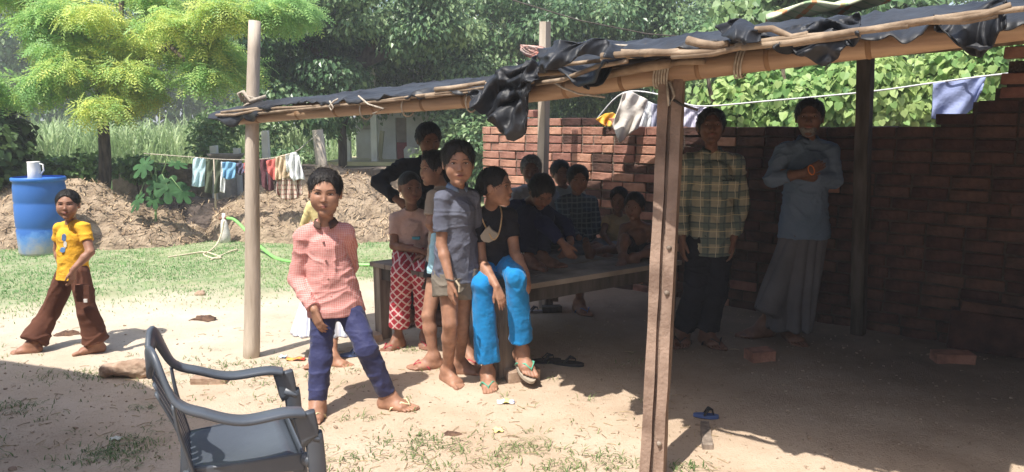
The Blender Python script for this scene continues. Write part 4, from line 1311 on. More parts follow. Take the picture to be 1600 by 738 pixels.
# tarp: a sheet from the front edge to the back, with a ragged draped front
ftx = [330, 372, 450, 560, 640, 740, 800, 838, 870, 900, 960, 1060, 1120, 1170, 1240, 1310, 1450, 1600, 1640]
fty = [178, 166, 157, 150, 143, 130, 110, 98, 74, 66, 72, 57, 50, 40, 34, 28, 10, -8, -12]
lwx = [330, 352, 372, 400, 412, 450, 600, 735, 742, 765, 790, 806, 824, 829, 845, 880, 905, 930, 945, 1000, 1060, 1110, 1160, 1185, 1195, 1240, 1288, 1312, 1330, 1345, 1390, 1410, 1440, 1460, 1470, 1500, 1530, 1550, 1562, 1600, 1640]
lwy = [186, 196, 193, 186, 172, 166, 154, 143, 166, 188, 202, 220, 210, 122, 104, 112, 138, 135, 98, 88, 74, 64, 68, 66, 70, 84, 98, 88, 68, 60, 50, 60, 60, 45, 54, 72, 84, 77, 46, 36, 32]
D_, E_ = Vector((.30, 6.7, 1.98)), Vector((5.4, 3.65, 2.26))
nu, nv, nf = 300, 40, 9
nu = 650; NE = 560; us = np.linspace(330, 1640, NE); Tg = np.zeros((nu, nv + nf, 3), np.float32)
FE = [P(x, float(np.interp(x, ftx, fty)), beamY(x) + .02) for x in us]
ddl = (FE[-1] - FE[-25]).normalized()
FE += [FE[NE - 1] + ddl * (1.6 * (k + 1) / (nu - NE)) for k in range(nu - NE)]
FEa = np.array([A3(p) for p in FE])
s_ = np.concatenate([[0], np.cumsum(np.linalg.norm(np.diff(FEa[:, :2], axis=0), axis=1))]); s_ /= s_[-1]
back = np.array([A3(lerp(D_, E_, t)) for t in s_])
outn = np.array([-.534, -.845, 0])
for k in range(nv):
    v = k / (nv - 1)
    row = FEa * (1 - v) + back * v
    row[:, 2] += .01 * math.sin(math.pi * v)
    Tg[:, nf + k] = row
for k in range(nf):
    t = 1 - k / nf          # 1 at the lowest edge
    for i_ in range(nu):
        if i_ < NE:
            lo_ = P(us[i_], float(np.interp(us[i_], lwx, lwy)), beamY(us[i_]) - (.10 if us[i_] < 840 else .10 + .32 * min(1, (us[i_] - 840) / 100)))
        else: lo_ = Vector(FEa[i_]) + Vector(outn) * .1 - Vector((0, 0, .14 + .08 * math.sin(i_ * .18)))
        a = FEa[i_]; bb = A3(lo_)
        q = a * (1 - t) + bb * t
        q = q + outn * (.022 * math.sin(math.pi * min(1, t * 1.0)) )
        Tg[i_, k] = q
pp = Tg.reshape(-1, 3)
nz = (fbm(pp * [5, 5, 5], 2, 81) * .020 + ((1 - np.clip(np.abs(vnoise(pp * [6, 6, 9], 82)) * 2, 0, 1)) ** 2 + (1 - np.clip(np.abs(vnoise(pp * [11, 11, 14] + 5, 84)) * 2, 0, 1)) ** 2 * .6 - .5) * .030).reshape(nu, nv + nf)
fade = np.full(nv + nf, .45); fade[nf:] = np.linspace(.5, .9, nv)
Tg[:, :, 2] += nz * fade
fr = np.zeros(nv + nf); fr[:nf] = np.linspace(1, .1, nf)
def crease(f, g_, sd_):
    q_ = np.stack([np.repeat(s_[:, None], nv + nf, 1) * f, np.tile(np.arange(nv + nf) * g_, (nu, 1)), np.zeros((nu, nv + nf))], -1)
    return 1 - np.abs(vnoise(q_, sd_)) * 2.2
Tg += ((crease(17, .10, 83) * .010 + crease(60, .22, 85) * .012 + crease(120, .4, 86) * .006) * fr)[..., None] * outn
jag = vnoise(np.stack([s_ * 150, s_ * 0, s_ * 0], -1), 88) * .014 + vnoise(np.stack([s_ * 60, s_ * 0, s_ * 0], -1), 89) * .014
Tg[:, 0, 2] += jag; Tg[:, 1, 2] += jag * .6
m_tarp = mat('black_tarp', (.040, .043, .050), (.014, .015, .018), scale=4, rough=.5, spec=.38, bump=.5, bscale=7, bdist=.03)
tp = slab(Tg, .004, 'tarp', m_tarp, roof)
# rafters sticking out below the tarp, and the long sticks tied along the edge
m_stick = mat('dry_stick', (.38, .29, .205), (.19, .135, .09), scale=12, rough=.8, bump=.5, bscale=40, stretch=(1, 1, 1))
for k in range(13):
    t = .02 + k * .075; i_ = int(t * (nu - 1)); a = Vector(FEa[i_]); b = Vector(back[i_])
    a.z = min(a.z, a.z) - .035; b.z -= .03; d = (a - b).normalized()
    a2 = a + d * rng.uniform(.05, .17)
    MB().tube([a2, lerp(a2, b, .5) - Vector((0, 0, .02)), b], [.013, .015, .012], 8).build('rafter', m_stick, roof, True)
for k in range(3):
    t = .25 + k * .3
    MB().tube([lerp(Vector(FEa[6]), Vector(back[6]), t) - Vector((0, 0, .065)), lerp(Vector(FEa[325]), Vector(back[325]), t) - Vector((0, 0, .10)), lerp(Vector(FEa[630]), Vector(back[630]), t) - Vector((0, 0, .065))], .022, 8).build('purlin', m_stick, roof, True)
sticks = [((338, 180), (430, 170), .012), ((346, 176), (520, 164), .011), ((400, 178), (640, 155), .011), ((450, 171), (600, 160), .008), ((560, 163), (836, 128), .010), ((620, 156), (760, 139), .008), ((680, 140), (758, 129), .016),
          ((740, 133), (840, 122), .010), ((852, 84), (1010, 82), .015), ((820, 112), (1030, 84), .012), ((838, 131), (980, 96), .014), ((940, 88), (1140, 78), .017), ((1000, 83), (1060, 80), .018), ((1074, 63), (1138, 68), .020),
          ((1050, 88), (1250, 62), .015), ((1180, 47), (1262, 53), .015), ((1150, 72), (1390, 45), .014), ((1240, 70), (1345, 55), .011), ((1460, 30), (1580, 8), .015), ((1160, 74), (1420, 40), .016), ((1340, 50), (1600, 14), .014), ((1400, 42), (1560, 25), .011)]
for (x0, y0), (x1, y1), r in sticks:
    r *= .78
    of = lambda x: beamY(x) - .09 - r - (.36 * min(1, max(0, (x - 840) / 100)) if y0 != 133 else 0)
    a = P(x0, y0, of(x0)); b = P(x1, y1, of(x1))
    MB().tube([a, lerp(a, b, .33) + Vector((0, 0, rng.normal() * .006)), lerp(a, b, .7) + Vector((0, 0, rng.normal() * .006)), b], [r, r * .95, r * .9, r * .75], 9).build('stick', m_stick, roof, True)
for (x0, y0), (x1, y1), r in (((945, 118), (1050, 98), .030), ((1040, 100), (1100, 96), .020)):
    a = P(x0, y0, beamY(x0) - .075); b = P(x1, y1, beamY(x1) - .075)
    MB().tube([a, lerp(a, b, .5) + Vector((0, 0, .004)), b], [r * .85, r, r], 8, .7).build('split_log', m_stick, roof, True)
# crumpled bunches of the same plastic lying over the edge
def bunch(x0, x1, top, bot, off, seed, amp=.05):
    n1, n2 = 70, 34; g = np.zeros((n1, n2, 3), np.float32)
    for i in range(n1):
        x = x0 + (x1 - x0) * i / (n1 - 1)
        ty, by = float(np.interp(x, [a[0] for a in top], [a[1] for a in top])), float(np.interp(x, [a[0] for a in bot], [a[1] for a in bot]))
        for j in range(n2):
            t = j / (n2 - 1); g[i, j] = P(x, ty * (1 - t) + by * t, beamY(x) - off + .10 * (1 - t) ** 2)
    q = g * 9 + vnoise(g * 5, seed)[..., None] * 1.5
    d = (1 - np.abs(vnoise(q, seed)) * 2.4) * amp + (1 - np.abs(vnoise(q * 2.3, seed + 1)) * 2.4) * amp * .45
    g += d[..., None] * outn + np.array([0, 0, 1]) * (vnoise(q * 1.4, seed + 2) * amp * .45)[..., None]
    slab(g, .004, 'tarp_fold', m_fold, roof)
m_fold = mat('black_tarp_fold', (.030, .033, .040), (.010, .011, .014), scale=5, rough=.52, spec=.35, bump=.5, bscale=12, bdist=.02)
bunch(738, 842, [(738, 152), (770, 122), (800, 104), (842, 90)], [(738, 160), (750, 178), (775, 196), (806, 218), (822, 212), (829, 150), (842, 122)], .20, 301, .045)
bunch(846, 975, [(846, 76), (862, 64), (900, 62), (940, 66), (975, 72)], [(846, 112), (880, 106), (900, 92), (945, 88), (975, 84)], .46, 302, .05)
bunch(905, 952, [(905, 104), (952, 100)], [(905, 130), (918, 140), (940, 134), (952, 112)], .20, 303, .03)
bunch(1125, 1190, [(1125, 46), (1150, 34), (1175, 38), (1190, 44)], [(1125, 56), (1150, 66), (1170, 72), (1190, 64)], .48, 304, .05)
bunch(1190, 1345, [(1190, 50), (1345, 30)], [(1190, 70), (1240, 84), (1288, 98), (1312, 86), (1345, 60)], .44, 305, .04)
bunch(1460, 1572, [(1460, 14), (1572, 4)], [(1460, 44), (1480, 62), (1505, 74), (1532, 84), (1550, 76), (1572, 40)], .44, 306, .05)
# lashings
def lash(px, n=4, w=.012, rmul=1.12, dz=0):
    Y = beamY(px); c = P(px, float(np.interp(px, [a[0] for a in bp_], [a[1] for a in bp_])), Y); d = Vector((.845, -.534, .05)).normalized()
    e = Vector((.534, .845, 0)).normalized(); u = Vector((0, 0, 1))
    mb = MB()
    for k in range(n):
        cc = c + d * (k - n / 2) * w
        mb.tube([cc + (e * math.cos(a) + u * math.sin(a) * 1.05) * .052 * rmul + d * .01 * math.sin(a) for a in np.linspace(0, 6.28, 16)], .0045, 5)
    return mb, c
mb, c = lash(1042, 6); mb.tube([c + Vector((0, -.06, -.04)), c + Vector((.02, -.07, -.10)), c + Vector((.0, -.06, -.14)), c + Vector((-.01, -.06, -.05))], .006, 6); mb.build('rope', m_rope, roof, True)
for px, n_ in ((1162, 3), (575, 1), (640, 1), (740, 1)): mb, _ = lash(px, n_); mb.build('rope', m_rope, roof, True)
def wire(name, pts, r, m_, parent): MB().tube(pts, r, 6).build(name, m_, parent, True)
wire('rope', [P(x, y, beamY(x) - .13) for x, y in ((515, 158), (521, 168), (518, 173), (514, 166), (522, 158), (528, 155))], .005, m_rope, roof)
wire('rope', [P(x, y, beamY(x) - .13) for x, y in ((560, 150), (575, 163), (600, 170), (583, 178))], .005, m_rope, roof)
wire('rope', [P(x, y, beamY(x) - .14) for x, y in ((912, 80), (930, 70), (965, 71), (1060, 76), (1110, 79), (1135, 70), (1138, 63))], .0055, m_rope, roof)
wire('rope', [P(x, y, beamY(x) - .13) for x, y in ((858, 125), (880, 138), (905, 147), (945, 152))], .005, m_rope, roof)
wire('rope', [P(x, y, beamY(x) - .13) for x, y in ((970, 88), (972, 78), (978, 75), (980, 84), (990, 88), (1000, 80))], .005, m_rope, roof)
# thin twig sticking out beside the post, knotted plastic strip
wire('twig', [P(x, y, beamY(x) - .05) for x, y in ((1050, 155), (1065, 164), (1090, 172))], .006, m_dark, roof)
# rolled scraps lying on the roof: orange-white twine tangle and a printed sack
tg = MB()
c0 = P(838, 88, 5.6)
for k in range(9):
    tg.tube([c0 + Vector((.10 * math.cos(a * (1 + k * .13) + k) * (1 + .2 * math.sin(k)), .05 * math.sin(a * 1.3 + k * 2), .03 + .045 * math.sin(a * (.8 + .1 * k) + k))) for a in np.linspace(0, 6.3, 18)], .0042, 5)
ta = tg.build('twine_tangle', mat('red_twine', (.55, .16, .10), (.6, .5, .45), scale=12), None, True, tuple(c0)); tag(ta, 'tangle of red and white twine lying on the tarp', 'twine')
c0 = P(1290, 24, 3.5)
U, W = np.meshgrid(np.linspace(-1, 1, 24), np.linspace(-1, 1, 14), indexing='ij')
g = np.stack([c0.x + U * .24 + W * .05, c0.y + W * .16 - U * .1, c0.z + .03 + .02 * np.sin(U * 5 + W * 3) + U * .035], -1)
ms = mat_checks('printed_sack', (.55, .58, .40), [(0, .11, .02, (.6, .22, .08), .8), (1, .06, .012, (.2, .4, .2), .6)])
o = slab(g, .012, 'sack', ms, None, True, tuple(c0)); tag(o, 'pale printed sack lying on top of the tarp', 'sack')

# overhead wire
o = MB().tube([P(800, 0, 9), P(905, 32, 8.8), P(1010, 53, 8.6), P(1130, 62, 8.4), P(1300, 66, 8.2)], .008, 6).build('cable', m_dark, None, True, tuple(P(905, 32, 8.8))); tag(o, 'black cable hanging in front of the trees above the roof', 'cable')

# ------------------------------------------------------------------ white house
m_white = mat('limewash', (.80, .78, .74), (.68, .65, .60), scale=3, rough=.9, bump=.3, bscale=20)
m_cem = mat('yellow_cement', (.55, .50, .32), (.42, .37, .22), scale=3, rough=.9)
m_dgr = mat('damp_plinth', (.16, .15, .13), (.09, .085, .075), scale=3, rough=.95)
m_hroof = mat('roof_slab', (.34, .31, .27), (.22, .2, .18), scale=2)
hs = thing('house', 'small white house with pillared veranda beyond the heap', 'house', (-3, 19, 0))
def HX(px, Y): return P(px, 200, Y).x
pz = .74
m = MB(); m.box(((HX(505, 16.5) + HX(720, 16.5)) / 2, 18, pz / 2 - .03), (HX(720, 16.5) - HX(505, 16.5), 3.2, pz - .06)); m.build('plinth', m_dgr, hs)
m = MB(); m.box(((HX(505, 16.5) + HX(720, 16.5)) / 2, 18, pz - .03), (HX(720, 16.5) - HX(505, 16.5) + .1, 3.3, .08)); m.build('veranda_floor', m_cem, hs)
m = MB(); x0, x1 = HX(557, 18.6), HX(598, 18.6)
m.box(((x0 + x1) / 2, 18.6, pz + 1.25), (x1 - x0, .2, 2.5)); m.build('side_wall', m_white, hs)
x0, x1 = HX(598, 18), HX(720, 18); d0, d1 = HX(619, 18), HX(636, 18)
m = MB(); m.box(((x0 + d0) / 2, 18, pz + 1.25), (d0 - x0, .2, 2.5)); m.box(((d1 + x1) / 2, 18, pz + 1.25), (x1 - d1, .2, 2.5)); m.box(((d0 + d1) / 2, 18, pz + 1.75), (d1 - d0, .2, 1.5)); m.build('front_wall', m_white, hs)
m = MB(); m.box(((d0 + d1) / 2, 18.06, pz + .62), (d1 - d0, .04, .76)); dr = m.build('door', mat('tan_panel', (.42, .34, .25)), hs)
m = MB(); m.box(((d0 + d1) / 2, 18.04, pz + .2), (d1 - d0 - .01, .04, .42)); o = m.build('door_panel', mat('red_door', (.38, .05, .04)), dr); o.data.transform(Matrix.Translation(-Vector(hs.location)))
for px, w in ((536, 11), (580, 9)):
    m = MB(); m.box((HX(px + w / 2, 16.8), 16.8, pz + 1.25), (w * 16.8 / FPX, .16, 2.5)); m.build('pillar', m_white, hs)
m = MB(); m.box((HX(592, 17.2), 17.4, pz + .35), (.09, .12, .68), Euler((0, .12, 0))); m.build('yellow_pillar_base', m_cem, hs)
m = MB(); m.box((HX(575, 18.5), 18.47, pz + .95), (.35, .05, .45)); f = m.build('window', mat('window_shutter', (.45, .40, .33)), hs)
m = MB(); m.box((HX(650, 18.6), 18.9, pz + 2.58), (HX(720, 18) - HX(557, 18) + .3, 2.0, .16)); m.build('roof', m_hroof, hs)
m = MB(); m.box((HX(580, 16.8), 16.8, pz + 2.56), (HX(720, 16.8) - HX(530, 16.8), .2, .14)); m.build('lintel', m_hroof, hs)
m = MB(); m.box((HX(606, 17.85), 17.86, pz + 1.22), (.09, .06, .3), Euler((0, .1, 0))); o = m.build('red_bag', mat('faded_red', (.4, .14, .1)), None, False, (HX(606, 17.85), 17.86, 1.9)); tag(o, 'small faded red bag hung on the white house wall', 'bag')
m = MB(); m.lathe([(0, 0), (.17, 0), (.18, .25), (.14, .3), (.13, .32), (0, .32)], (HX(642, 17.3), 17.3, pz + .01)); o = m.build('water_pot', m_white, None, True, (HX(642, 17.3), 17.3, pz)); tag(o, 'white water container by the door of the house', 'container')

# old stump post and short white posts with a basin
def post_thing(nm, lab, cat, p1, p2, r1, r2, mt, n=10):
    o = MB().tube([p1, lerp(p1, p2, .5) + Vector((.012, 0, 0)), p2], [r1, (r1 + r2) / 2, r2], n).build(nm, mt, None, True, tuple(p1)); tag(o, lab, cat); return o
q = P(508, 262, 11.9); q.z = 0
post_thing('wooden_stump_post', 'leaning pale tree-trunk post that ties the laundry rope', 'post', q, P(496, 203, 11.9), .105, .085, m_pole)
for px, top_, w in ((336, 228, .10), (372, 232, .09), (417, 205, .10)):
    q = P(px, 260, 12.2); q.z = 0
    tt = P(px, top_, 12.2)
    o = MB().box((q.x, q.y, tt.z / 2), (w, .12, tt.z), jit=.006).build('concrete_post', m_white, None, False, tuple(q))
    tag(o, {336: 'short white post left of the stone basin', 372: 'short white post right of the stone basin', 417: 'taller white post just right of the bamboo pole'}[px], 'post')
q = P(353, 250, 12); m = MB(); m.lathe([(0, .0), (.16, 0), (.27, .12), (.29, .16), (.26, .16), (.15, .05), (0, .04)], (q.x, 12, P(353, 248, 12).z - .08), 20)
m.lathe([(0, 0), (.16, 0), (.14, P(353, 248, 12).z - .08), (0, P(353, 248, 12).z - .08)], (q.x, 12, 0), 14)
o = m.build('stone_basin', mat('grey_stone', (.34, .30, .26), (.22, .19, .16)), None, True, (q.x, 12, 0)); tag(o, 'grey stone basin on a stand behind the laundry', 'basin')

# ------------------------------------------------------------------ hut behind the camera's left whose roof shades the yard
hut = thing('hut', 'brick hut with flat eaves standing left of the viewer', 'hut', (-3.6, 1.2, 0))
ca = Vector((-3.02, 3.22, 0)); e1 = Vector((.76, -.65, 0)).normalized(); e2 = Vector((-.94, .33, 0)).normalized()
cb = ca + e1 * 1.85; cc_ = ca + e2 * 4
cd_ = cc_ + Vector((-1, -4, 0)); ce_ = cb + Vector((-1.1, -3.6, 0))
poly = [ca, cb, ce_, cd_, cc_]
V = [(p.x, p.y, 2.4) for p in poly] + [(p.x, p.y, 2.52) for p in poly]
bmh = bmesh.new(); vs = [bmh.verts.new(v) for v in V]
bmh.faces.new(vs[:5][::-1]); bmh.faces.new(vs[5:])
for k in range(5): bmh.faces.new([vs[k], vs[(k + 1) % 5], vs[(k + 1) % 5 + 5], vs[k + 5]])
bmesh.ops.recalc_face_normals(bmh, faces=bmh.faces)
bmh.transform(Matrix.Translation(-Vector(hut.location))); me = bpy.data.meshes.new('roof'); bmh.to_mesh(me); bmh.free()
link('roof', me, m_stick, hut)
cen = sum(poly, Vector()) / 5
sh = [lerp(p, cen, .2) for p in poly]
m = MB()
for k in range(5):
    a, b = sh[k], sh[(k + 1) % 5]; d = b - a
    m.box(((a.x + b.x) / 2, (a.y + b.y) / 2, 1.195), (d.length + .1, .15, 2.39), Euler((0, 0, math.atan2(d.y, d.x))))
m.build('wall', m_mort, hut)

# unseen wall added on the right to keep light out of the shelter
we = W0 + WD * Ltot
sw = thing('side_wall', 'added unseen side wall shading the shelter from its right', 'wall', (we.x, we.y, 0))
sa, sb = we + WD * .1 - WN * .06, Vector((3.7, 1.3, 0)); dd = sb - sa
m = MB(); m.box(((sa.x + sb.x) / 2, (sa.y + sb.y) / 2, 1.1), (dd.length, .14, 2.2), Euler((0, 0, math.atan2(dd.y, dd.x)))); m.build('shade_panel', m_mort, sw)

# unseen brick block added right of and behind the viewer to cut skylight
bh = thing('sky_block', 'added unseen brick block beside and behind the viewer, cutting skylight', 'house', (4.6, -3.0, 0))
mhb = mat('sky_block_brick', (.22, .11, .08), (.14, .07, .05), scale=3, rough=.9, bump=.5, bscale=30)
m = MB(); m.box((5.2, -4.0, 2.9), (9.0, 3.2, 5.8)); m.build('wall', mhb, bh)
m = MB(); m.box((7.2, -.3, 2.9), (4.0, 4.0, 5.78)); m.build('sky_block_wing', mhb, bh)
m = MB(); m.box((5.4, -4.0, 5.86), (9.4, 3.6, .12)); m.build('roof', m_mort, bh)
for x in (2.0, 4.4):
    m = MB(); m.box((x, -2.38, 1.5), (.9, .06, 1.1)); m.build('window', m_dark, bh)
# ------------------------------------------------------------------ plastic drum with a jug on it
m_blue = mat('blue_plastic', (.035, .17, .55), (.07, .24, .62), scale=4, rough=.45, spec=.4, bump=.1, bscale=20, c3=(.03, .15, .50))
def drum_mat():
    m = bpy.data.materials.new('dusty_blue_drum'); m.use_nodes = True
    N, L = m.node_tree.nodes, m.node_tree.links; b = N['Principled BSDF']; b.inputs['Roughness'].default_value = .5
    tc = N.new('ShaderNodeTexCoord'); sx = N.new('ShaderNodeSeparateXYZ'); L.new(tc.outputs['Object'], sx.inputs[0])
    nz = N.new('ShaderNodeTexNoise'); nz.inputs['Scale'].default_value = 4; nz.inputs['Detail'].default_value = 8; nz.inputs['Roughness'].default_value = .7; L.new(tc.outputs['Object'], nz.inputs[0])
    a = N.new('ShaderNodeMath'); a.operation = 'MULTIPLY_ADD'; a.inputs[1].default_value = -1.6; a.inputs[2].default_value = .22; L.new(sx.outputs[2], a.inputs[0])
    c = N.new('ShaderNodeMath'); c.operation = 'ADD'; L.new(a.outputs[0], c.inputs[0]); L.new(nz.outputs['Fac'], c.inputs[1])
    r = N.new('ShaderNodeValToRGB'); e = r.color_ramp.elements
    e[0].position, e[0].color = .24, (.03, .13, .42, 1); e[1].position, e[1].color = .72, (.40, .39, .37, 1)
    x = e.new(.40); x.color = (.09, .24, .55, 1)
    L.new(c.outputs[0], r.inputs[0]); L.new(r.outputs[0], b.inputs['Base Color']); return m
bc = G(71, 395)
dr = thing('plastic_drum', 'blue plastic drum with a mud-stained foot on the grass', 'drum', tuple(bc))
rr = .278; hgt = .90
prof = [(0, 0), (rr * .93, 0), (rr * .97, .03), (rr * .985, .2), (rr, .3), (rr * .97, .32), (rr, .34), (rr * 1.01, .45), (rr, .60), (rr * .97, .62), (rr, .64), (rr * .99, .8), (rr * .96, .86), (rr * .99, .875), (rr * 1.0, .90), (rr * .97, hgt), (rr * .9, hgt), (rr * .88, .895), (0, .895)]
MB().lathe(prof, bc, 40).build('body', drum_mat(), dr, True)
MB().lathe([(rr * .99, .872), (rr * 1.035, .88), (rr * 1.035, .912), (rr * .99, .922)], bc, 40).build('rim', m_blue, dr, True)
jc = P(54, 274, bc.y); jc.z = bc.z + .897
jg = thing('jug', 'white plastic jug standing on the blue drum', 'jug', tuple(jc))
MB().lathe([(0, 0), (.068, 0), (.074, .01), (.070, .1), (.066, .19), (.07, .205), (.066, .205), (.06, .19), (.062, .02), (0, .02)], jc, 24).build('body', m_white, jg, True)
MB().tube([jc + Vector((.068, 0, .18)), jc + Vector((.11, 0, .17)), jc + Vector((.115, 0, .10)), jc + Vector((.07, 0, .05))], .009, 8).build('handle', m_white, jg, True)

# ------------------------------------------------------------------ stand pipe, hose, ropes
sp = G(352, 381)
st = thing('standpipe', 'short water pipe wrapped in white plastic on the grass', 'tap', tuple(sp))
MB().tube([sp, sp + Vector((.01, 0, .12)), sp + Vector((0, 0, .26)), sp + Vector((.0, 0, .32))], [.075, .06, .045, .03], 12, 1).build('wrapping', mat('white_plastic_wrap', (.70, .68, .64), (.5, .46, .42), scale=14, bump=.8, bscale=25, rough=.5), st, True)
MB().tube([sp + Vector((-.06, 0, .33)), sp + Vector((0, 0, .335)), sp + Vector((.08, 0, .35))], .022, 10).build('elbow', mat('rusty_pipe', (.25, .13, .09)), st, True)
MB().tube([sp + Vector((0, 0, .28)), sp + Vector((0, 0, .40))], [.03, .02], 10).build('spout', m_white, st, True)
hp = [(355, 341, 9.25), (365, 343, 9.2), (378, 354, 9.1), (395, 374, 8.9), (412, 390, 8.7)]
hose = [P(*q) for q in hp] + [G(430, 403, .02), G(452, 409, .02), G(480, 411, .02), G(520, 412, .02), G(560, 414, .02), G(600, 415, .02), G(680, 420, .02), G(800, 430, .02)]
def smooth_pts(p, n=6):
    out = []
    for i in range(len(p) - 1):
        a, b, c, d = p[max(i - 1, 0)], p[i], p[i + 1], p[min(i + 2, len(p) - 1)]
        for k in range(n):
            t = k / n; out.append(.5 * ((2 * b) + (c - a) * t + (2 * a - 5 * b + 4 * c - d) * t * t + (3 * b - a - 3 * c + d) * t ** 3))
    return out + [p[-1]]
o = MB().tube(smooth_pts(hose), .019, 9).build('hose', mat('green_hose', (.25, .62, .16), (.2, .5, .13), rough=.4, spec=.5), None, True, tuple(hose[5])); tag(o, 'bright green hose arching from the standpipe across grass', 'hose')
rp = [G(263, 402, .015), G(290, 398, .015), G(318, 394, .02), G(335, 398, .02), G(345, 403, .02), G(330, 403, .02), G(318, 397, .02), G(330, 391, .03), P(340, 380, 9.1), P(347, 362, 9.2), P(350, 345, 9.22)]
o = MB().tube(smooth_pts(rp), .010, 7).build('rope', mat('pale_rope', (.66, .58, .42), (.5, .42, .3)), None, True, tuple(rp[0])); tag(o, 'pale rope looped on the grass below the standpipe', 'rope')
rp = [G(330, 406, .015), G(345, 400, .02), G(358, 394, .02), G(371, 390, .02)]
o = MB().tube(smooth_pts(rp), .011, 7).build('rope', MATS['pale_rope'], None, True, tuple(rp[0])); tag(o, 'short pale rope end pointing right on the grass', 'rope')

# ------------------------------------------------------------------ laundry
def garment(name, label, cat, px, Y, m, folds=3, amp=.025, seed=0, thick=.010, legs=None, sleeves=False):
    """px: outline columns [(x_top,y_top,x_bottom,y_bottom) left edge, ... right edge]; hangs over a line"""
    nu, nv = 26, 30
    g = np.zeros((nu, nv, 3), np.float32); ed = np.array(px, float)
    for i in range(nu):
        t = i / (nu - 1) * (len(ed) - 1); k = min(int(t), len(ed) - 2); f = t - k
        e = ed[k] * (1 - f) + ed[k + 1] * f
        for j in range(nv):
            s = j / (nv - 1)
            Yl = Y + amp * (.3 + .7 * s) * math.sin(i / (nu - 1) * math.pi * 2 * folds + s * 1.5 + seed) + .01 * math.sin(s * 9 + i * .5 + seed)
            g[i, j] = P(e[0] * (1 - s) + e[2] * s, e[1] * (1 - s) + e[3] * s, Yl)
    holes = None
    if legs:          # a slit from the bottom
        holes = np.zeros((nu - 1, nv - 1), bool); holes[legs[0]:legs[0] + legs[2], int(nv * legs[1]):] = True
    c = g[nu // 2, 0]
    o = slab(g, thick, name, m, None, True, tuple(float(x) for x in c), holes)
    tag(o, label, cat); return o
LY = 9.6
o = MB().tube(smooth_pts([P(497, 209, 11.8), P(480, 223, 11), P(460, 238, LY), P(425, 247, LY), P(385, 250, LY), P(340, 249, LY), P(303, 246, LY), P(225, 240, 9.8)]), .006, 6).build('washing_line', m_rope, None, True, tuple(P(385, 250, LY))); tag(o, 'washing line strung from the stump post past the pole', 'rope')
o = MB().tube([P(337, 325, LY), P(336, 290, LY), P(334, 248, LY)], [.012, .010, .008], 6).build('prop_stick', m_pole, None, True, tuple(P(337, 325, LY))); tag(o, 'thin pale prop stick under the washing line', 'stick')
c_lb = cloth('light_blue_cloth', (.50, .66, .72)); c_ol = cloth('olive_cloth', (.10, .12, .08)); c_wh = cloth('white_cloth', (.74, .74, .74)); c_bl = cloth('sky_blue_cloth', (.20, .40, .60))
c_pu = cloth('purple_cloth', (.12, .11, .17)); c_rd = cloth('coral_cloth', (.62, .16, .14)); c_mr = cloth('maroon_cloth', (.13, .05, .06)); c_be = cloth('beige_cloth', (.62, .47, .32))
c_pt = mat_checks('patterned_cloth', (.60, .47, .38), [(0, .05, .012, (.25, .07, .06), .9), (2, .06, .02, (.30, .10, .08), .8), ((0, .3), .021, .005, (.75, .7, .6), .8)])
garment('towel', 'pale blue towel at the left end of the washing line', 'towel', [(302, 247, 300, 291), (312, 246, 311, 293), (322, 249, 319, 291)], LY, c_lb, 2, .02, 1)
garment('trousers', 'dark olive trousers hanging beside the pale blue towel', 'trousers', [(323, 250, 320, 301), (334, 249, 333, 303), (347, 252, 346, 300)], LY + .02, c_ol, 2, .03, 2, legs=(11, .35, 3))
garment('scarf', 'narrow white cloth beside the sky blue cloth', 'cloth', [(346, 253, 344, 300), (353, 254, 351, 302)], LY, c_wh, 1, .015, 3)
garment('shirt', 'sky blue cloth folded over the washing line', 'cloth', [(347, 254, 349, 278), (357, 253, 357, 281), (369, 255, 367, 278)], LY - .03, c_bl, 2, .02, 4)
garment('shorts', 'dark purple cloth left of the bamboo pole', 'shorts', [(366, 256, 370, 270), (374, 255, 374, 274), (384, 256, 382, 270)], LY, c_pu, 2, .02, 5)
garment('towel', 'small red cloth just left of the bamboo pole', 'cloth', [(381, 255, 381, 270), (387, 254, 387, 272)], LY - .02, c_rd, 1, .015, 6)
garment('trousers', 'brown maroon trousers just right of the bamboo pole', 'trousers', [(405, 249, 410, 292), (415, 249, 419, 299), (425, 250, 428, 297)], LY, c_mr, 2, .03, 7, legs=(12, .4, 2))
garment('shirt', 'small coral shirt between brown trousers and patterned cloth', 'shirt', [(416, 252, 419, 270), (425, 249, 428, 282), (435, 247, 437, 279)], LY - .04, c_rd, 2, .02, 8)
garment('scarf', 'beige cloth over the patterned brown cloth', 'cloth', [(431, 246, 430, 282), (440, 243, 440, 280), (452, 240, 452, 276)], LY - .06, c_be, 3, .02, 9)
garment('skirt', 'brown patterned skirt lowest in the washing', 'skirt', [(433, 262, 432, 306), (444, 255, 447, 314), (456, 252, 460, 312), (466, 250, 473, 304)], LY - .03, c_pt, 4, .04, 10)
garment('shirt', 'white shirt at the right end of the washing line', 'shirt', [(446, 242, 448, 268), (456, 239, 459, 284), (463, 238, 467, 280), (468, 246, 476, 281)], LY - .09, c_wh, 3, .03, 11)

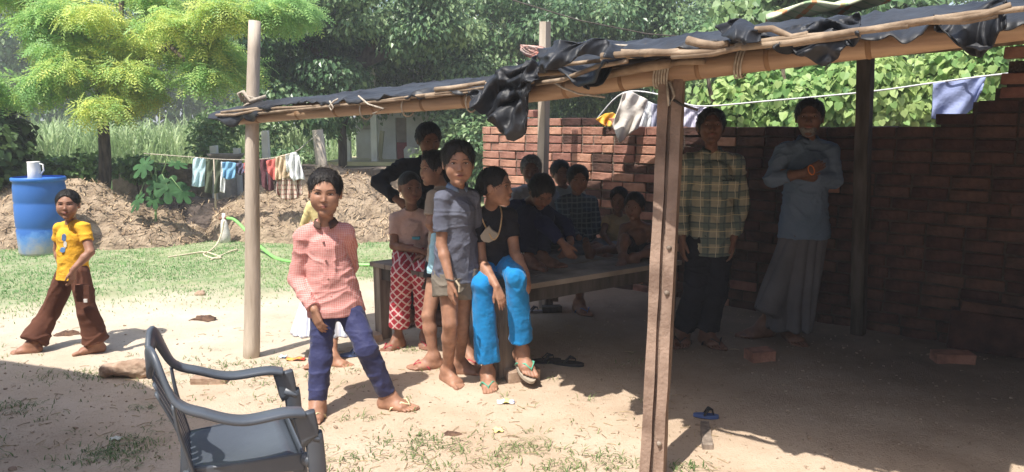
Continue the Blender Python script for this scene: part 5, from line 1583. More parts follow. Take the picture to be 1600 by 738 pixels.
# washing behind the brick wall
WL = [(932, 187, 7.6), (975, 145, 7.3), (1040, 150, 7.1), (1090, 166, 6.9), (1200, 158, 6.6), (1353, 144, 6.2), (1457, 130, 5.9), (1540, 119, 5.75), (1640, 108, 5.5)]
o = MB().tube(smooth_pts([P(*q) for q in WL]), .0075, 7).build('washing_line', mat('white_rope', (.72, .72, .70), (.55, .55, .53), scale=30), None, True, tuple(P(1200, 158, 6.6))); tag(o, 'white washing rope stretched above the brick wall', 'rope')
garment('sheet', 'white cloth draped over the brick wall left of the stone post', 'cloth', [(974, 146, 957, 196), (985, 142, 968, 224), (1000, 150, 985, 208), (1012, 156, 997, 200)], 6.62, cloth('offwhite_cloth', (.66, .62, .58)), 2, .03, 12)
garment('shirt', 'white shirt hanging beside the stone post above the wall', 'shirt', [(998, 152, 996, 198), (1012, 158, 1010, 200), (1022, 162, 1020, 200)], 7.3, c_wh, 2, .03, 13)
garment('scarf', 'grey striped cloth hanging behind the stone post', 'cloth', [(1018, 162, 1018, 200), (1035, 164, 1034, 202)], 7.2, mat_checks('grey_stripe', (.42, .42, .50), [(0, .03, .01, (.2, .2, .28), .8)]), 2, .02, 14)
garment('shirt', 'pale lilac shirt hanging between stone post and plaid man', 'shirt', [(1068, 168, 1066, 199), (1085, 165, 1086, 200), (1104, 167, 1100, 182)], 6.95, mat_checks('lilac_stripe', (.60, .58, .68), [(0, .025, .008, (.35, .33, .45), .7)]), 2, .02, 15)
garment('trousers', 'blue jeans shorts hanging behind the stepped bricks', 'shorts', [(1458, 131, 1456, 186), (1475, 128, 1472, 187), (1505, 124, 1497, 187), (1525, 121, 1520, 170), (1541, 119, 1534, 140)], 5.85, cloth('denim', (.30, .35, .56)), 2, .03, 16)
c0 = P(950, 188, 7.0)
garment('dupatta', 'orange printed cloth lying on the wall top', 'cloth', [(931, 187, 945, 197), (945, 178, 952, 198), (958, 176, 962, 198), (966, 182, 970, 197)], 6.92, mat('orange_print', (.85, .36, .04), (.80, .62, .15), scale=22, rough=.9), 2, .02, 17)

# ------------------------------------------------------------------ wooden plank bed
TZ = .56
tA, tB, tC, tD = Vector((-1.02, 5.15, 0)), Vector((-.08, 4.25, 0)), Vector((1.22, 5.2, 0)), Vector((.30, 6.12, 0))
tb = thing('wooden_bed', 'low wide plank bed that the family sits on', 'bed', tuple((tA + tB + tC + tD) / 4))
m_plank = mat('worn_plank', (.30, .25, .205), (.15, .12, .10), c3=(.23, .19, .155), scale=4, rough=.75, bump=.6, bscale=30, stretch=(1, 1, 1), objrand=.15, bdist=.006)
ld = (tC - tB); sd_ = (tA - tB)
npk = 7
for k in range(npk):
    a0, a1 = k / npk, (k + 1) / npk - .008
    c4 = [tB + sd_ * a0, tB + sd_ * a0 + ld, tB + sd_ * a1 + ld, tB + sd_ * a1]
    cx_ = sum(c4, Vector()) / 4
    dz = rng.uniform(-.002, .003)
    V = [(p.x, p.y, TZ - .032 + dz) for p in c4] + [(p.x, p.y, TZ + dz) for p in c4]
    MB().add(V, [[3, 2, 1, 0], [4, 5, 6, 7], [0, 1, 5, 4], [1, 2, 6, 5], [2, 3, 7, 6], [3, 0, 4, 7]]).build('plank', m_plank, tb)
def rail(p, q, h=.085, w=.035, off=0):
    d = (q - p); c = (p + q) / 2; MB().box((c.x, c.y, TZ - .034 - h / 2), (d.length, w, h), Euler((0, 0, math.atan2(d.y, d.x)))).build('rail', m_dark, tb)
ins = .05
cen = (tA + tB + tC + tD) / 4
q4 = [lerp(p, cen, .06) for p in (tA, tB, tC, tD)]
for k in range(4): rail(lerp(q4[k], q4[(k + 1) % 4], .03), lerp(q4[k], q4[(k + 1) % 4], .97))
for p, w_ in zip([lerp(p, cen, .085) for p in (tA, tB, tC, tD)], (.085, .105, .085, .085)):
    MB().box((p.x, p.y, (TZ - .04) / 2 + .0), (w_, w_, TZ - .04), Euler((0, 0, math.atan2(ld.y, ld.x))), jit=.004, taper=1.05).build('leg', m_wood, tb)
def brick_thing(label, c, sz, rz, m=None, cat='brick', rx=0, name='brick', jit=.006):
    o = MB().box((c[0], c[1], c[2] + sz[2] / 2), sz, Euler((rx, 0, rz)), jit=jit).build(name, m or m_brick, None, False, (c[0], c[1], c[2])); tag(o, label, cat); return o
m_old = mat('dusty_brick', (.46, .34, .25), (.30, .20, .14), scale=14, rough=.95, bump=.8, bscale=40)
p = lerp(tB, cen, .085)
brick_thing('pale worn brick wedged at the foot of the near bed leg', (p.x + .12, p.y - .035, gz(p.x, p.y) - .01), (.20, .12, .075), .35, m_old)
p = lerp(tA, cen, .085); brick_thing('dusty brick at the foot of the left bed leg', (p.x - .09, p.y - .06, -.005), (.15, .15, .06), .4, m_old)
# block and spool under the bed
g_ = G(862, 487); brick_thing('dark wooden block standing on the ground under the bed', (g_.x, g_.y, 0), (.16, .10, .05), .1, m_dark, 'block', name='wooden_block')
g_ = G(866, 482); brick_thing('short upright peg on the dark block under the bed', (g_.x, g_.y + .02, .055), (.07, .06, .16), .1, m_wood, 'peg', name='wooden_peg')

# ------------------------------------------------------------------ things lying about the yard
g_ = G(200, 588)
lg = Solid().rc(g_ + Vector((-.12, 0, .04)), g_ + Vector((.11, 0, .045)), .045, .058, .01)
V, Q = lg.mesh(.008); V = V + vnormals(V, Q) * (fbm(V * [14, 14, 22], 4, 5) * .022)[:, None]
o = link('brick_lump', mesh_np('brick_lump', V - A3(g_), [Q], True), m_old, None, g_); tag(o, 'weathered lump of old brick beside the plastic chair', 'brick')
g_ = G(330, 596); brick_thing('pale half-buried brick behind the plastic chair', (g_.x, g_.y, -.02), (.2, .1, .05), .05, m_old)
g_ = G(455, 585); brick_thing('flat half-buried brick near the boy in pink', (g_.x - .1, g_.y, -.025), (.2, .09, .045), -.05, m_old)
g_ = G(1187, 562); brick_thing('red brick lying in front of the man in lungi', (g_.x, g_.y, gz(g_.x, g_.y) - .004), (.165, .11, .07), .25)
g_ = G(1487, 566); brick_thing('red brick lying loose by the rubble at right', (g_.x, g_.y, 0), (.23, .11, .07), -.1, rx=.05)
g_ = G(1106, 698)
V, Q = strip(G(1108, 700) + Vector((0, 0, -.02)), G(1102, 668) + Vector((0, 0, .012)), -.026, .026, -.012, .014, 6, .002)
wc = MB(); V_ = []
ax0, ax1 = G(1106, 702), G(1101, 664)
for k in range(7):
    c = lerp(ax0, ax1, k / 6); w = .026 + .003 * math.sin(k * 2)
    V_ += [A3(c + Vector((-w, 0, -.01))), A3(c + Vector((w, 0, -.01))), A3(c + Vector((w * .9, 0, .02 + .004 * math.sin(k)))), A3(c + Vector((-w * .9, 0, .022)))]
wc.add(V_, [[k * 4 + i, k * 4 + (i + 1) % 4, (k + 1) * 4 + (i + 1) % 4, (k + 1) * 4 + i] for k in range(6) for i in range(4)] + [[3, 2, 1, 0], [24, 25, 26, 27]])
o = wc.build('wood_chunk', m_wood, None, False, tuple(g_)); tag(o, 'short grey split piece of wood near the stone post', 'wood')
# rubble platform in the dark corner
g_ = G(1580, 560)
for k, (x, y, z, sx_, sy_, sz_, lab) in enumerate(((0.0, .18, 0, .62, .34, .26, 'low dark rubble ledge in the right corner'), (.02, .16, .27, .58, .32, .06, 'flat slab on the low ledge in the right corner'))):
    brick_thing(lab, (g_.x + x + .05, g_.y + y, z), (sx_, sy_, sz_), WANG + .2, MATS['shaded_brick'], 'ledge' if not k else 'slab', name='ledge' if not k else 'slab', jit=.02)
# dung pats
m_dung = mat('dry_dung', (.17, .10, .065), (.07, .04, .03), scale=30, rough=.95, bump=1, bscale=60)
def pat(label, px, py, r, seed):
    c = G(px, py); rr_ = np.random.default_rng(seed); V = [[c.x, c.y, gz(c.x, c.y) + r * .45]]; T = []; n = 16
    for ring, (f, h) in enumerate(((.45, .38), (.8, .2), (1, -.02))):
        for k in range(n):
            a = 2 * math.pi * k / n; q = r * f * rr_.uniform(.65, 1.25); V.append([c.x + q * math.cos(a) * 1.5, c.y + q * math.sin(a) * .8, gz(c.x, c.y) + r * h * rr_.uniform(.3, 1.5)])
    T += [[0, 1 + k, 1 + (k + 1) % n] for k in range(n)]
    Q = [[1 + g * n + k, 1 + (g + 1) * n + k, 1 + (g + 1) * n + (k + 1) % n, 1 + g * n + (k + 1) % n] for g in range(2) for k in range(n)]
    o = MB().add(V, Q, T).build('dung_pat', m_dung, None, True, tuple(c)); tag(o, label, 'dung')
pat('dry dung pat on the path behind the walking girl', 107, 524, .065, 1); pat('dry dung pat on the path left of the bamboo pole', 320, 501, .075, 2); pat('small dark dung crumb among the front grass tufts', 706, 680, .03, 3)
# pale stones
for px, py, s, lab in ((313, 462, .05, 'pale stone on the grass left of the bamboo pole'), (20, 735, .02, 'small dark clod at the lower left corner')):
    c = G(px, py); S = Solid().ell(c + Vector((0, 0, s * .3)), np.eye(3), np.array([s, s * .7, s * .6])); V, Q = S.mesh(s / 6); V = V + fbm(V * 40, 2, 3)[:, None] * s * .2
    o = link('stone', mesh_np('stone', V - A3(c), [Q], True), m_old, None, c); tag(o, lab, 'stone')
# litter: packets
def packet(label, px, py, w, d, rz, m, name='packet', cat='packet'):
    c = G(px, py); U, W = np.meshgrid(np.linspace(-.5, .5, 10), np.linspace(-.5, .5, 7), indexing='ij')
    X = U * w * math.cos(rz) - W * d * math.sin(rz); Yy = U * w * math.sin(rz) + W * d * math.cos(rz)
    Z = .010 + .006 * np.sin(U * 9 + px) * np.cos(W * 7) + gz(c.x, c.y)
    o = slab(np.stack([c.x + X, c.y + Yy, Z], -1), .003, name, m, None, True, tuple(c)); tag(o, label, cat)
m_pw = mat_checks('white_packet', (.72, .74, .80), [(0, .09, .03, (.75, .68, .12), .8), ((1, .2), .05, .012, (.2, .2, .45), .7)], bump=.1)
packet('white and yellow wrapper lying on the bare ground', 790, 629, .095, .055, .05, m_pw)
packet('small yellow wrapper in front of the wrapper and feet', 778, 674, .045, .05, .3, mat('yellow_paper', (.75, .66, .22), (.65, .6, .35)))
packet('scrap of white paper at the lower left', 181, 690, .05, .03, .2, mat('white_paper', (.72, .72, .62)))
packet('crumpled red snack packet behind the chair arm', 462, 563, .12, .05, .1, mat('red_foil', (.62, .03, .03), (.70, .5, .1), scale=30, rough=.3, spec=.6))
packet('blue and white scrap beside the red packet', 442, 560, .05, .04, -.3, mat('blue_white_foil', (.15, .35, .65), (.75, .78, .8), scale=40, rough=.3))
# loose sandals
def loose_sandal(label, px, py, ang, L, sole, strap, flip=0, z=0.0):
    c = G(px, py); t = thing('sandal', label, 'sandal', (c.x, c.y, gz(c.x, c.y) + z)); a = R(ang); d = Vector((math.cos(a), math.sin(a), 0)); s = Vector((-d.y, d.x, 0)); n = 26
    ring = [((.5 * math.cos(2 * math.pi * k / n)), (.17 + .035 * math.cos(2 * math.pi * k / n)) * math.sin(2 * math.pi * k / n)) for k in range(n)]
    b = c + Vector((0, 0, gz(c.x, c.y) + z + .004))
    V = [A3(b + d * x * L + s * y * L + Vector((0, 0, .018))) for x, y in ring] + [A3(b + d * x * L + s * y * L) for x, y in ring] + [A3(b + Vector((0, 0, .018))), A3(b)]
    MB().add(V, [[k, k + n, (k + 1) % n + n, (k + 1) % n] for k in range(n)], [[2 * n, k, (k + 1) % n] for k in range(n)] + [[2 * n + 1, (k + 1) % n + n, k + n] for k in range(n)]).build('sole', sole, t)
    m = MB()
    for sy in (-1, 1): m.tube([b + d * .28 * L + Vector((0, 0, .018)), b + d * .24 * L + Vector((0, 0, .045)), b + d * .08 * L + s * sy * .12 * L + Vector((0, 0, .05)), b - d * .08 * L + s * sy * .17 * L + Vector((0, 0, .016))], [.006, .009, .012, .008], 8, .5)
    m.build('strap', strap, t, True)
m_bk = mat('black_rubber', (.03, .03, .035), (.018, .018, .02), rough=.6); m_bl2 = mat('blue_rubber', (.10, .16, .36), (.06, .1, .25), rough=.6); m_gyr = mat('grey_rubber', (.35, .33, .36), None, rough=.7)
loose_sandal('black sandal on the ground right of the green-strapped foot', 886, 570, -18, .22, m_bk, m_bk)
loose_sandal('second black sandal half hidden behind the bed leg', 852, 566, 8, .21, m_bk, m_bk)
loose_sandal('broken blue slipper at the shadow edge right of the stone post', 1103, 652, -14, .13, m_bl2, m_bk)
loose_sandal('blue slipper lying behind the boy in pink', 552, 559, 20, .17, m_bl2, m_bl2)
loose_sandal('grey and white slipper under the middle of the bed', 832, 489, 5, .17, m_gyr, m_bk)

# ------------------------------------------------------------------ plastic armchair
m_ch = mat('grey_chair_plastic', (.095, .112, .135), (.065, .076, .095), scale=3, rough=.42, spec=.5, bump=.08, bscale=60)
gf = G(515, 770)
ch = thing('plastic_chair', 'dark grey plastic armchair with its back to the left', 'chair', (-.955, 2.40, 0))
def K(px, py, Y): return P(px, py, Y)
def ribbon(pts, wid, thick, sidev, n=5):
    """swept flat section: width along sidev(i), thickness along the other"""
    p = smooth_pts([Vector(q) for q in pts], n); m_ = len(p)
    ws = np.interp(np.linspace(0, 1, m_), np.linspace(0, 1, len(wid)), wid); ts = np.interp(np.linspace(0, 1, m_), np.linspace(0, 1, len(thick)), thick)
    V = []; Q = []; prof = [(-1, -.55), (-.8, -1), (.8, -1), (1, -.55), (1, .55), (.8, 1), (-.8, 1), (-1, .55)]
    sv_ = [Vector(s) for s in sidev]
    for i in range(m_):
        t = (p[min(i + 1, m_ - 1)] - p[max(i - 1, 0)]).normalized(); f = i / (m_ - 1) * (len(sv_) - 1); k = min(int(f), len(sv_) - 2) if len(sv_) > 1 else 0
        s = sv_[k].lerp(sv_[min(k + 1, len(sv_) - 1)], f - k); s = (s - t * s.dot(t)).normalized(); u = t.cross(s)
        for a, b in prof: V.append(A3(p[i] + s * a * ws[i] / 2 + u * b * ts[i] / 2))
    Q = [[i * 8 + k, i * 8 + (k + 1) % 8, (i + 1) * 8 + (k + 1) % 8, (i + 1) * 8 + k] for i in range(m_ - 1) for k in range(8)]
    Q += [[3, 2, 1, 0], [7, 6, 5, 4], [7, 4, 3, 0]]; e = (m_ - 1) * 8; Q += [[e, e + 1, e + 2, e + 3], [e + 4, e + 5, e + 6, e + 7], [e, e + 3, e + 4, e + 7]]
    return V, Q
# ground plan of the chair, in metres: origin at its middle, ex = forward (to the right), ey = away
ex = Vector((.89, .42, 0)).normalized(); ey = Vector((-.42, .89, 0)).normalized(); oc = Vector((-.905, 2.31, 0))
def C(x, y, z): return oc + (ex * x * .76 + ey * y * .82) + Vector((0, 0, z))
SH = .475
nu, nv = 26, 22; g = np.zeros((nu, nv, 3), np.float32)
for i in range(nu):
    for j in range(nv):
        u, v = i / (nu - 1), j / (nv - 1) * 2 - 1
        x = -.20 + .43 * u; wd = .205 + .02 * u; r_ = 1 - .16 * max(0, .25 - u) / .25
        z = SH - .022 * math.cos(v * 1.4) * math.sin(math.pi * min(1, u * 1.1)) - .03 * max(0, u - .88) / .12
        # moulded ribs in the seat panel
        if .12 < u < .92 and abs(v) < .82: z -= .003 * (math.sin(v * 34) > .55)
        g[i, j] = A3(C(x, v * wd * r_, z))
slab(g, .007, 'seat', m_ch, ch)
# apron round the seat
ap = MB(); ring = [(-.20, -.185), (-.20, .185), (.0, .215), (.235, .225), (.235, -.225), (0, -.215)]
for k in range(6):
    a, b = ring[k], ring[(k + 1) % 6]
    V_, Q_ = ribbon([C(a[0], a[1], SH - .028), C((a[0] + b[0]) / 2, (a[1] + b[1]) / 2, SH - .024), C(b[0], b[1], SH - .028)], [.062, .052, .062], [.008, .008], [(0, 0, 1)]); ap.add(V_, Q_)
ap.build('apron', m_ch, ch)
# top rail runs round the back and down into both arms
armz = .63
rail_pts = [C(.235, -.262, armz - .008), C(.16, -.268, armz + .002), (C(.0, -.272, armz)), C(-.13, -.262, armz + .035), C(-.235, -.235, armz + .08), C(-.305, -.155, armz + .20), C(-.325, 0, armz + .135),
            C(-.305, .155, armz + .20), C(-.235, .235, armz + .08), C(-.13, .262, armz + .035), C(0, .272, armz), C(.16, .268, armz + .002), C(.235, .262, armz - .008)]
sdv = [ey, ey, ey, ey, ey * .7 - ex * .5, ey * .3 - ex, -ex, -ey * .3 - ex, -ey * .7 - ex * .5, -ey, -ey, -ey, -ey]
sdv = [Vector(s) * (1 if k < 5 else -1) for k, s in enumerate(sdv)]
sdv = [ey, ey, ey, ey, ey, Vector((0, 0, -1)) * .8 + ey * .4, Vector((0, 0, -1)), Vector((0, 0, -1)) * .8 - ey * .4, -ey, -ey, -ey, -ey, -ey]
V_, Q_ = ribbon(rail_pts, [.066, .068, .066, .062, .058, .064, .074, .064, .058, .062, .066, .068, .066], [.018] * 3, sdv, 7)
MB().add(V_, Q_).build('arm_rail', m_ch, ch, True)
bk = MB()
for k, y in enumerate((-.165, -.1, -.035, .035, .1, .165)):
    zt = armz + .125 - abs(y) * .2; xt = -.322 + abs(y) * .12
    V_, Q_ = ribbon([C(-.19, y * .85, SH - .01), C(-.235, y * .95, SH + .12), C(xt, y, zt)], [.034, .03, .03], [.008, .008], [ey]); bk.add(V_, Q_)
V_, Q_ = ribbon([C(-.185, -.19, SH - .02), C(-.23, -.215, SH + .13), C(-.245, -.225, armz + .068)], [.05, .045, .04], [.012, .01], [ey]); bk.add(V_, Q_)
V_, Q_ = ribbon([C(-.185, .19, SH - .02), C(-.23, .215, SH + .13), C(-.245, .225, armz + .068)], [.05, .045, .04], [.012, .01], [ey]); bk.add(V_, Q_)
bk.build('backrest', m_ch, ch, True)
for sy in (-1, 1):
    V_, Q_ = ribbon([C(.236, sy * .262, armz - .012), C(.246, sy * .262, armz - .05), C(.258, sy * .262, armz - .10), C(.275, sy * .262, SH + .05), C(.30, sy * .272, .2), C(.325, sy * .285, 0)], [.07, .066, .06, .05, .042], [.03, .034, .034, .03, .028], [ex])
    MB().add(V_, Q_).build('leg', m_ch, ch, True)
    V_, Q_ = ribbon([C(.245, sy * .225, SH - .01), C(.27, sy * .25, SH - .02)], [.05, .05], [.04, .04], [ex]); MB().add(V_, Q_).build('bracket', m_ch, ch, True)
    V_, Q_ = ribbon([C(-.185, sy * .18, SH - .01), C(-.22, sy * .20, .2), C(-.26, sy * .225, 0)], [.062, .05, .042], [.03, .028, .026], [ex])
    MB().add(V_, Q_).build('leg', m_ch, ch, True)
# ------------------------------------------------------------------ people
sk_a = skin('skin_warm_brown', (.37, .195, .125)); sk_b = skin('skin_deep_brown', (.24, .115, .07)); sk_c = skin('skin_tan', (.36, .185, .12)); sk_d = skin('skin_dark', (.17, .085, .055))
CAM = Vector((0, 0, CAM_H))
def look(head, yaw=0, pitch=0):
    """direction the face points: yaw>0 turns it to the picture's right, measured from looking at the camera"""
    d = (CAM - Vector(head)); a = math.atan2(d.y, d.x) + R(yaw); e = math.asin(d.normalized().z) * .5 + R(pitch)
    return (math.cos(a) * math.cos(e), math.sin(a) * math.cos(e), math.sin(e))
def JJ(**k): return {a: (P(*b) if isinstance(b, tuple) else b) for a, b in k.items()}
DN = (0, 0, -1)

# --- the boy in the pink checked shirt, standing in front
J = JJ(head=(508, 301, 3.78), neckb=(509, 350, 3.82), shL=(475, 369, 3.82), shR=(540, 364, 3.85), elL=(463, 436, 3.82), wrL=(491, 484, 3.70), elR=(548, 416, 3.98), wrR=(530, 455, 4.08),
       hiL=(506, 470, 3.82), hiR=(540, 468, 3.86), knL=(501, 558, 3.75), knR=(572, 545, 3.74))
J['anL'] = G(497, 650) + Vector((0, 0, .07)); J['anR'] = G(606, 640) + Vector((0, .02, .072))
J['toL'] = (.05, -1, 0); J['toR'] = (.92, -.42, 0)
J['haL'] = ((.35, -.15, -1), (.45, .9, .1), -1, .35)
boy1, p_, F_, h_ = make_person('boy in pink checked long-sleeved shirt and navy track trousers standing in front', J, 1.33, (J['anR'].x * .5 + J['anL'].x * .5, 3.8), sk_a, hh=.230, fwd=look(J['head'], -4, -6), up=(.05, 0, 1), vox=.0045)
m_pink = mat_checks('pink_check', (.56, .20, .18), [(0, .009, .0035, (.66, .46, .42), .55), (2, .009, .0035, (.66, .44, .40), .55), ((2, .3), .045, .004, (.45, .12, .12), .3)], folds=16, bump=.55)
shirt(boy1, J, 1.33, m_pink, 'shirt', sleeve='long', hem=.055, wr=.006, seed=11, loose=.004, flare=.006, pad=.011, vox=.005)
collar(boy1, J, 1.33, cloth('brown_collar', (.11, .065, .05)), r=.052, hgt=.03)
sc_, hc_, sd2, _ = bodyframe(J)
for k in range(4):
    c = lerp(sc_, hc_, .08 + .27 * k) + Vector((.012, -.094 - (.0 if k < 1 else .004), 0)); MB().tube([c + Vector((0, .02, 0)), c + Vector((0, -.006, 0))], .0055, 10).build('button', mat('brown_button', (.25, .12, .10)), boy1)
m_nv = cloth('navy_tracksuit', (.042, .047, .125), (.032, .036, .095), rough=.6, folds=13, bump=.6, sheen=.1)
trousers(boy1, J, 1.33, m_nv, seed=12, wr=.0045, end=.93, vox=.005, radii=(.049, .036, .030), pad=.009)
m_cream = mat('cream_rubber', (.70, .60, .38), (.58, .48, .28), rough=.6); m_red = mat('red_rubber', (.48, .06, .08), (.35, .04, .06), rough=.6); m_gstrap = mat('green_strap', (.12, .45, .30), None, rough=.5)
m_tansole = mat('tan_sole', (.42, .36, .28), (.3, .25, .2), rough=.8)
sandal(boy1, J['anR'], J['toR'], 1.33, -1, m_cream, m_cream); sandal(boy1, J['anL'], J['toL'], 1.33, 1, m_cream, m_cream)

# --- child hidden behind him: yellow cloth at the shoulder, striped skirt, bare foot
J = JJ(head=(512, 318, 4.75), neckb=(508, 352, 4.75), shL=(486, 362, 4.75), shR=(532, 362, 4.75), elL=(492, 405, 4.7), wrL=(506, 440, 4.6), elR=(534, 405, 4.75), wrR=(528, 440, 4.7), hiL=(496, 450, 4.75), hiR=(522, 450, 4.75), knL=(498, 505, 4.7), knR=(520, 508, 4.65))
J['anL'] = G(500, 568) + Vector((0, 0, .055)); J['anR'] = G(521, 571) + Vector((0, 0, .055)); J['toL'] = (-.3, -1, 0); J['toR'] = (.9, -.4, 0)
kid, p_, F_, h_ = make_person('child mostly hidden behind the boy in pink, in a pale striped skirt', J, 1.08, (J['anR'].x, J['anR'].y), sk_a, hh=.18, fwd=look(J['head']), vox=.007, hands=False, hair='long', face=False)
shirt(kid, J, 1.08, cloth('pale_yellow', (.66, .56, .28)), sleeve='half', hem=.02, vox=.008)
S = Solid(); c = lerp(J['hiL'], J['hiR'], .5)
S.rc(c, c + Vector((.0, -.02, -.30)), .10, .17, .02, st=((1, 0, 0), 1.35), cutB=True)
def pleat(V, Q):
    n = vnormals(V, Q); a = np.arctan2(V[:, 0] - c.x, V[:, 1] - c.y); f = np.clip((c.z - V[:, 2]) / .3, 0, 1)
    return V + n * (np.sin(a * 17) * .010 * f)[:, None]
solid_obj(S, 'skirt', mat_checks('striped_skirt', (.62, .64, .70), [(0, .035, .012, (.40, .44, .56), .8), ((0, .4), .035, .004, (.78, .78, .8), .8)], bump=.3), kid, .007, post=pleat)
S = Solid().rc(P(474, 352, 4.68), P(486, 322, 4.66), .026, .030, .01).rc(P(486, 322, 4.66), P(496, 346, 4.66), .030, .026, .01)
solid_obj(S, 'scarf', cloth('yellow_scarf', (.72, .62, .30)), kid, .007, .004)

# --- the girl in yellow walking on the path
J = JJ(head=(106, 320, 4.83), neckb=(112, 347, 4.88), shL=(94, 358, 4.99), shR=(131, 357, 4.80), elR=(141, 394, 4.74), wrR=(114, 422, 4.66), elL=(90, 390, 5.02), wrL=(96, 420, 4.98), hiL=(106, 427, 4.95), hiR=(124, 427, 4.84), knL=(78, 488, 4.92), knR=(137, 487, 4.80))
J['anL'] = G(52, 551) + Vector((0, 0, .062)); J['anR'] = G(152, 549) + Vector((0, 0, .058)); J['toL'] = (-1, -.2, -.08); J['toR'] = (-.8, -.6, 0); J['bigR'] = -1; J['bigL'] = 1
J['haR'] = ((-.1, -.1, -1), (-.9, .3, 0), -1, .5); J['haL'] = ((-.1, 0, -1), (.9, 0, 0), 1, .5)
g1, p_, F_, h_ = make_person('girl in yellow T-shirt and flared brown trousers walking barefoot on the path', J, 1.16, (P(100, 550, 4.85).x, 4.85), sk_c, hh=.192, fwd=look(J['head'], -14, 0), vox=.005, hair='long', hairline=.03)
shirt(g1, J, 1.16, cloth('yellow_tshirt', (.78, .44, .05), (.70, .36, .03), folds=18), sleeve='half', slf=.55, hem=.035, wr=.0035, seed=21, pad=.008, loose=.003, vox=.005)
# printed motif on the shirt front
for (px, py), w, h, cc in (((99, 372), .030, .05, (.12, .22, .45)), ((97, 391), .035, .035, (.14, .3, .6)), ((101, 382), .022, .045, (.78, .75, .68))):
    c = P(px, py, 4.79); V = []; n = 12
    for k in range(n): V.append(A3(c) + np.array([math.cos(2 * math.pi * k / n) * w / 2 * (1 + .2 * math.sin(k * 2)), .004, math.sin(2 * math.pi * k / n) * h / 2], np.float32))
    V2 = [v + np.array([0, .03, 0]) for v in V]
    MB().add(V + V2, [[k, (k + 1) % n, (k + 1) % n + n, k + n] for k in range(n)] + [], [[0, k, k + 1] for k in range(1, n - 1)]).build('shirt_print', mat('print_%d' % int(cc[2] * 100), cc), g1)
trousers(g1, J, 1.16, cloth('brown_flares', (.135, .058, .038), (.10, .042, .028), folds=12), seed=22, wr=.007, end=.93, pad=.008, radii=(.050, .046, .064), vox=.006, wsc=(20, 20, 8))
MB().box(P(130, 458, 4.70), (.09, .02, .11), Euler((0, .05, 0)), jit=.004).build('cargo_pocket', MATS['brown_flares'], g1)
MB().box(P(134, 470, 4.685), (.022, .012, .022)).build('badge', m_white, g1)

# --- girl in peach T-shirt and maroon checked trousers sitting on the bed corner
J = JJ(head=(641, 293, 5.02), neckb=(643, 325, 5.1), shL=(619, 343, 5.12), shR=(667, 341, 5.14), elL=(615, 384, 5.06), wrL=(655, 392, 4.92), elR=(680, 378, 5.1), wrR=(668, 395, 4.94), hiL=(631, 398, 5.14), hiR=(658, 398, 5.16), knL=(628, 428, 4.86), knR=(662, 430, 4.84))
J['anL'] = G(621, 545) + Vector((0, .03, .062)); J['anR'] = G(664, 540) + Vector((0, .03, .062)); J['toL'] = (-.55, -.8, -.05); J['toR'] = (.05, -1, 0)
J['haL'] = ((1, -.1, -.1), (0, .2, -1), -1, .4); J['haR'] = ((-.9, -.2, -.3), (0, .3, -1), 1, .4)
g2, p_, F_, h_ = make_person('girl in peach T-shirt and maroon checked trousers sitting on the bed corner', J, 1.25, (J['anL'].x, J['anL'].y), sk_b, hh=.218, fwd=look(J['head'], 20, -4), vox=.0055, hair='shaved')
m_peach = mat('peach_tshirt', (.62, .42, .35), (.54, .35, .29), scale=5, rough=.9, bump=.5, bscale=16, bdist=.03)
shirt(g2, J, 1.25, m_peach, sleeve='half', slf=.6, hem=.02, wr=.005, seed=31, pad=.009, loose=.006)
for (px, py), w, h, cc in (((650, 372), .055, .018, (.10, .34, .42)), ((640, 383), .05, .008, (.45, .16, .15))):
    MB().box(P(px, py, 5.005), (w, .03, h), jit=.003).build('shirt_print', mat('print_%d' % int(cc[2] * 1000), cc), g2)
m_dia = mat_checks('maroon_diamond', (.40, .04, .06), [(0, .042, .010, (.72, .55, .52), .9), (2, .042, .010, (.72, .55, .52), .9), ((0, .5), .042, .003, (.2, .02, .03), .6)], rot=R(45), bump=.5)
trousers(g2, J, 1.25, m_dia, seed=32, wr=.006, end=.80, pad=.010, radii=(.054, .050, .048), wsc=(14, 14, 9))
nk = A3(J['neckb']); MB().tube([nk + np.array([math.cos(a) * .05, math.sin(a) * .045 - .012, .008 - .018 * max(0, -math.sin(a))]) for a in np.linspace(0, 6.28, 20)], .0022, 5).build('necklace', m_dark, g2)
for q in 'LR': sandal(g2, J['an' + q], J['to' + q], 1.25, 1 if q == 'L' else -1, m_red, m_red)

# --- bearded man in black behind them, hand on hip
J = JJ(head=(670, 219, 5.42), neckb=(667, 252, 5.55), shL=(630, 260, 5.5), shR=(700, 268, 5.6), elL=(590, 284, 5.45), wrL=(620, 312, 5.30), elR=(712, 318, 5.5), wrR=(694, 312, 5.2), hiL=(638, 372, 5.55), hiR=(678, 372, 5.62), knL=(650, 445, 5.6), knR=(684, 445, 5.62))
J['anL'] = Vector((J['hiL'].x, 5.62, .08)); J['anR'] = Vector((J['hiR'].x, 5.64, .08)); J['toL'] = (0, -1, 0); J['toR'] = (.1, -1, 0)
J['haL'] = ((.7, -.1, -.6), (.3, .9, .2), 1, .5)
m1_, p_, F_, h_ = make_person('bearded man in black shirt standing behind the children with hand on hip', J, 1.62, (J['hiL'].x, 5.6), sk_b, hh=.235, fwd=look(J['head'], 16, -12), hair='thick', kid=0, vox=.0065)
shirt(m1_, J, 1.62, cloth('black_shirt', (.022, .022, .028), (.015, .015, .02)), sleeve='long', hem=.03, wr=.008, seed=41, pad=.014)
trousers(m1_, J, 1.62, cloth('black_trousers', (.025, .025, .03)), seed=42)
collar(m1_, J, 1.62, MATS['black_shirt'], r=.06, hgt=.035)
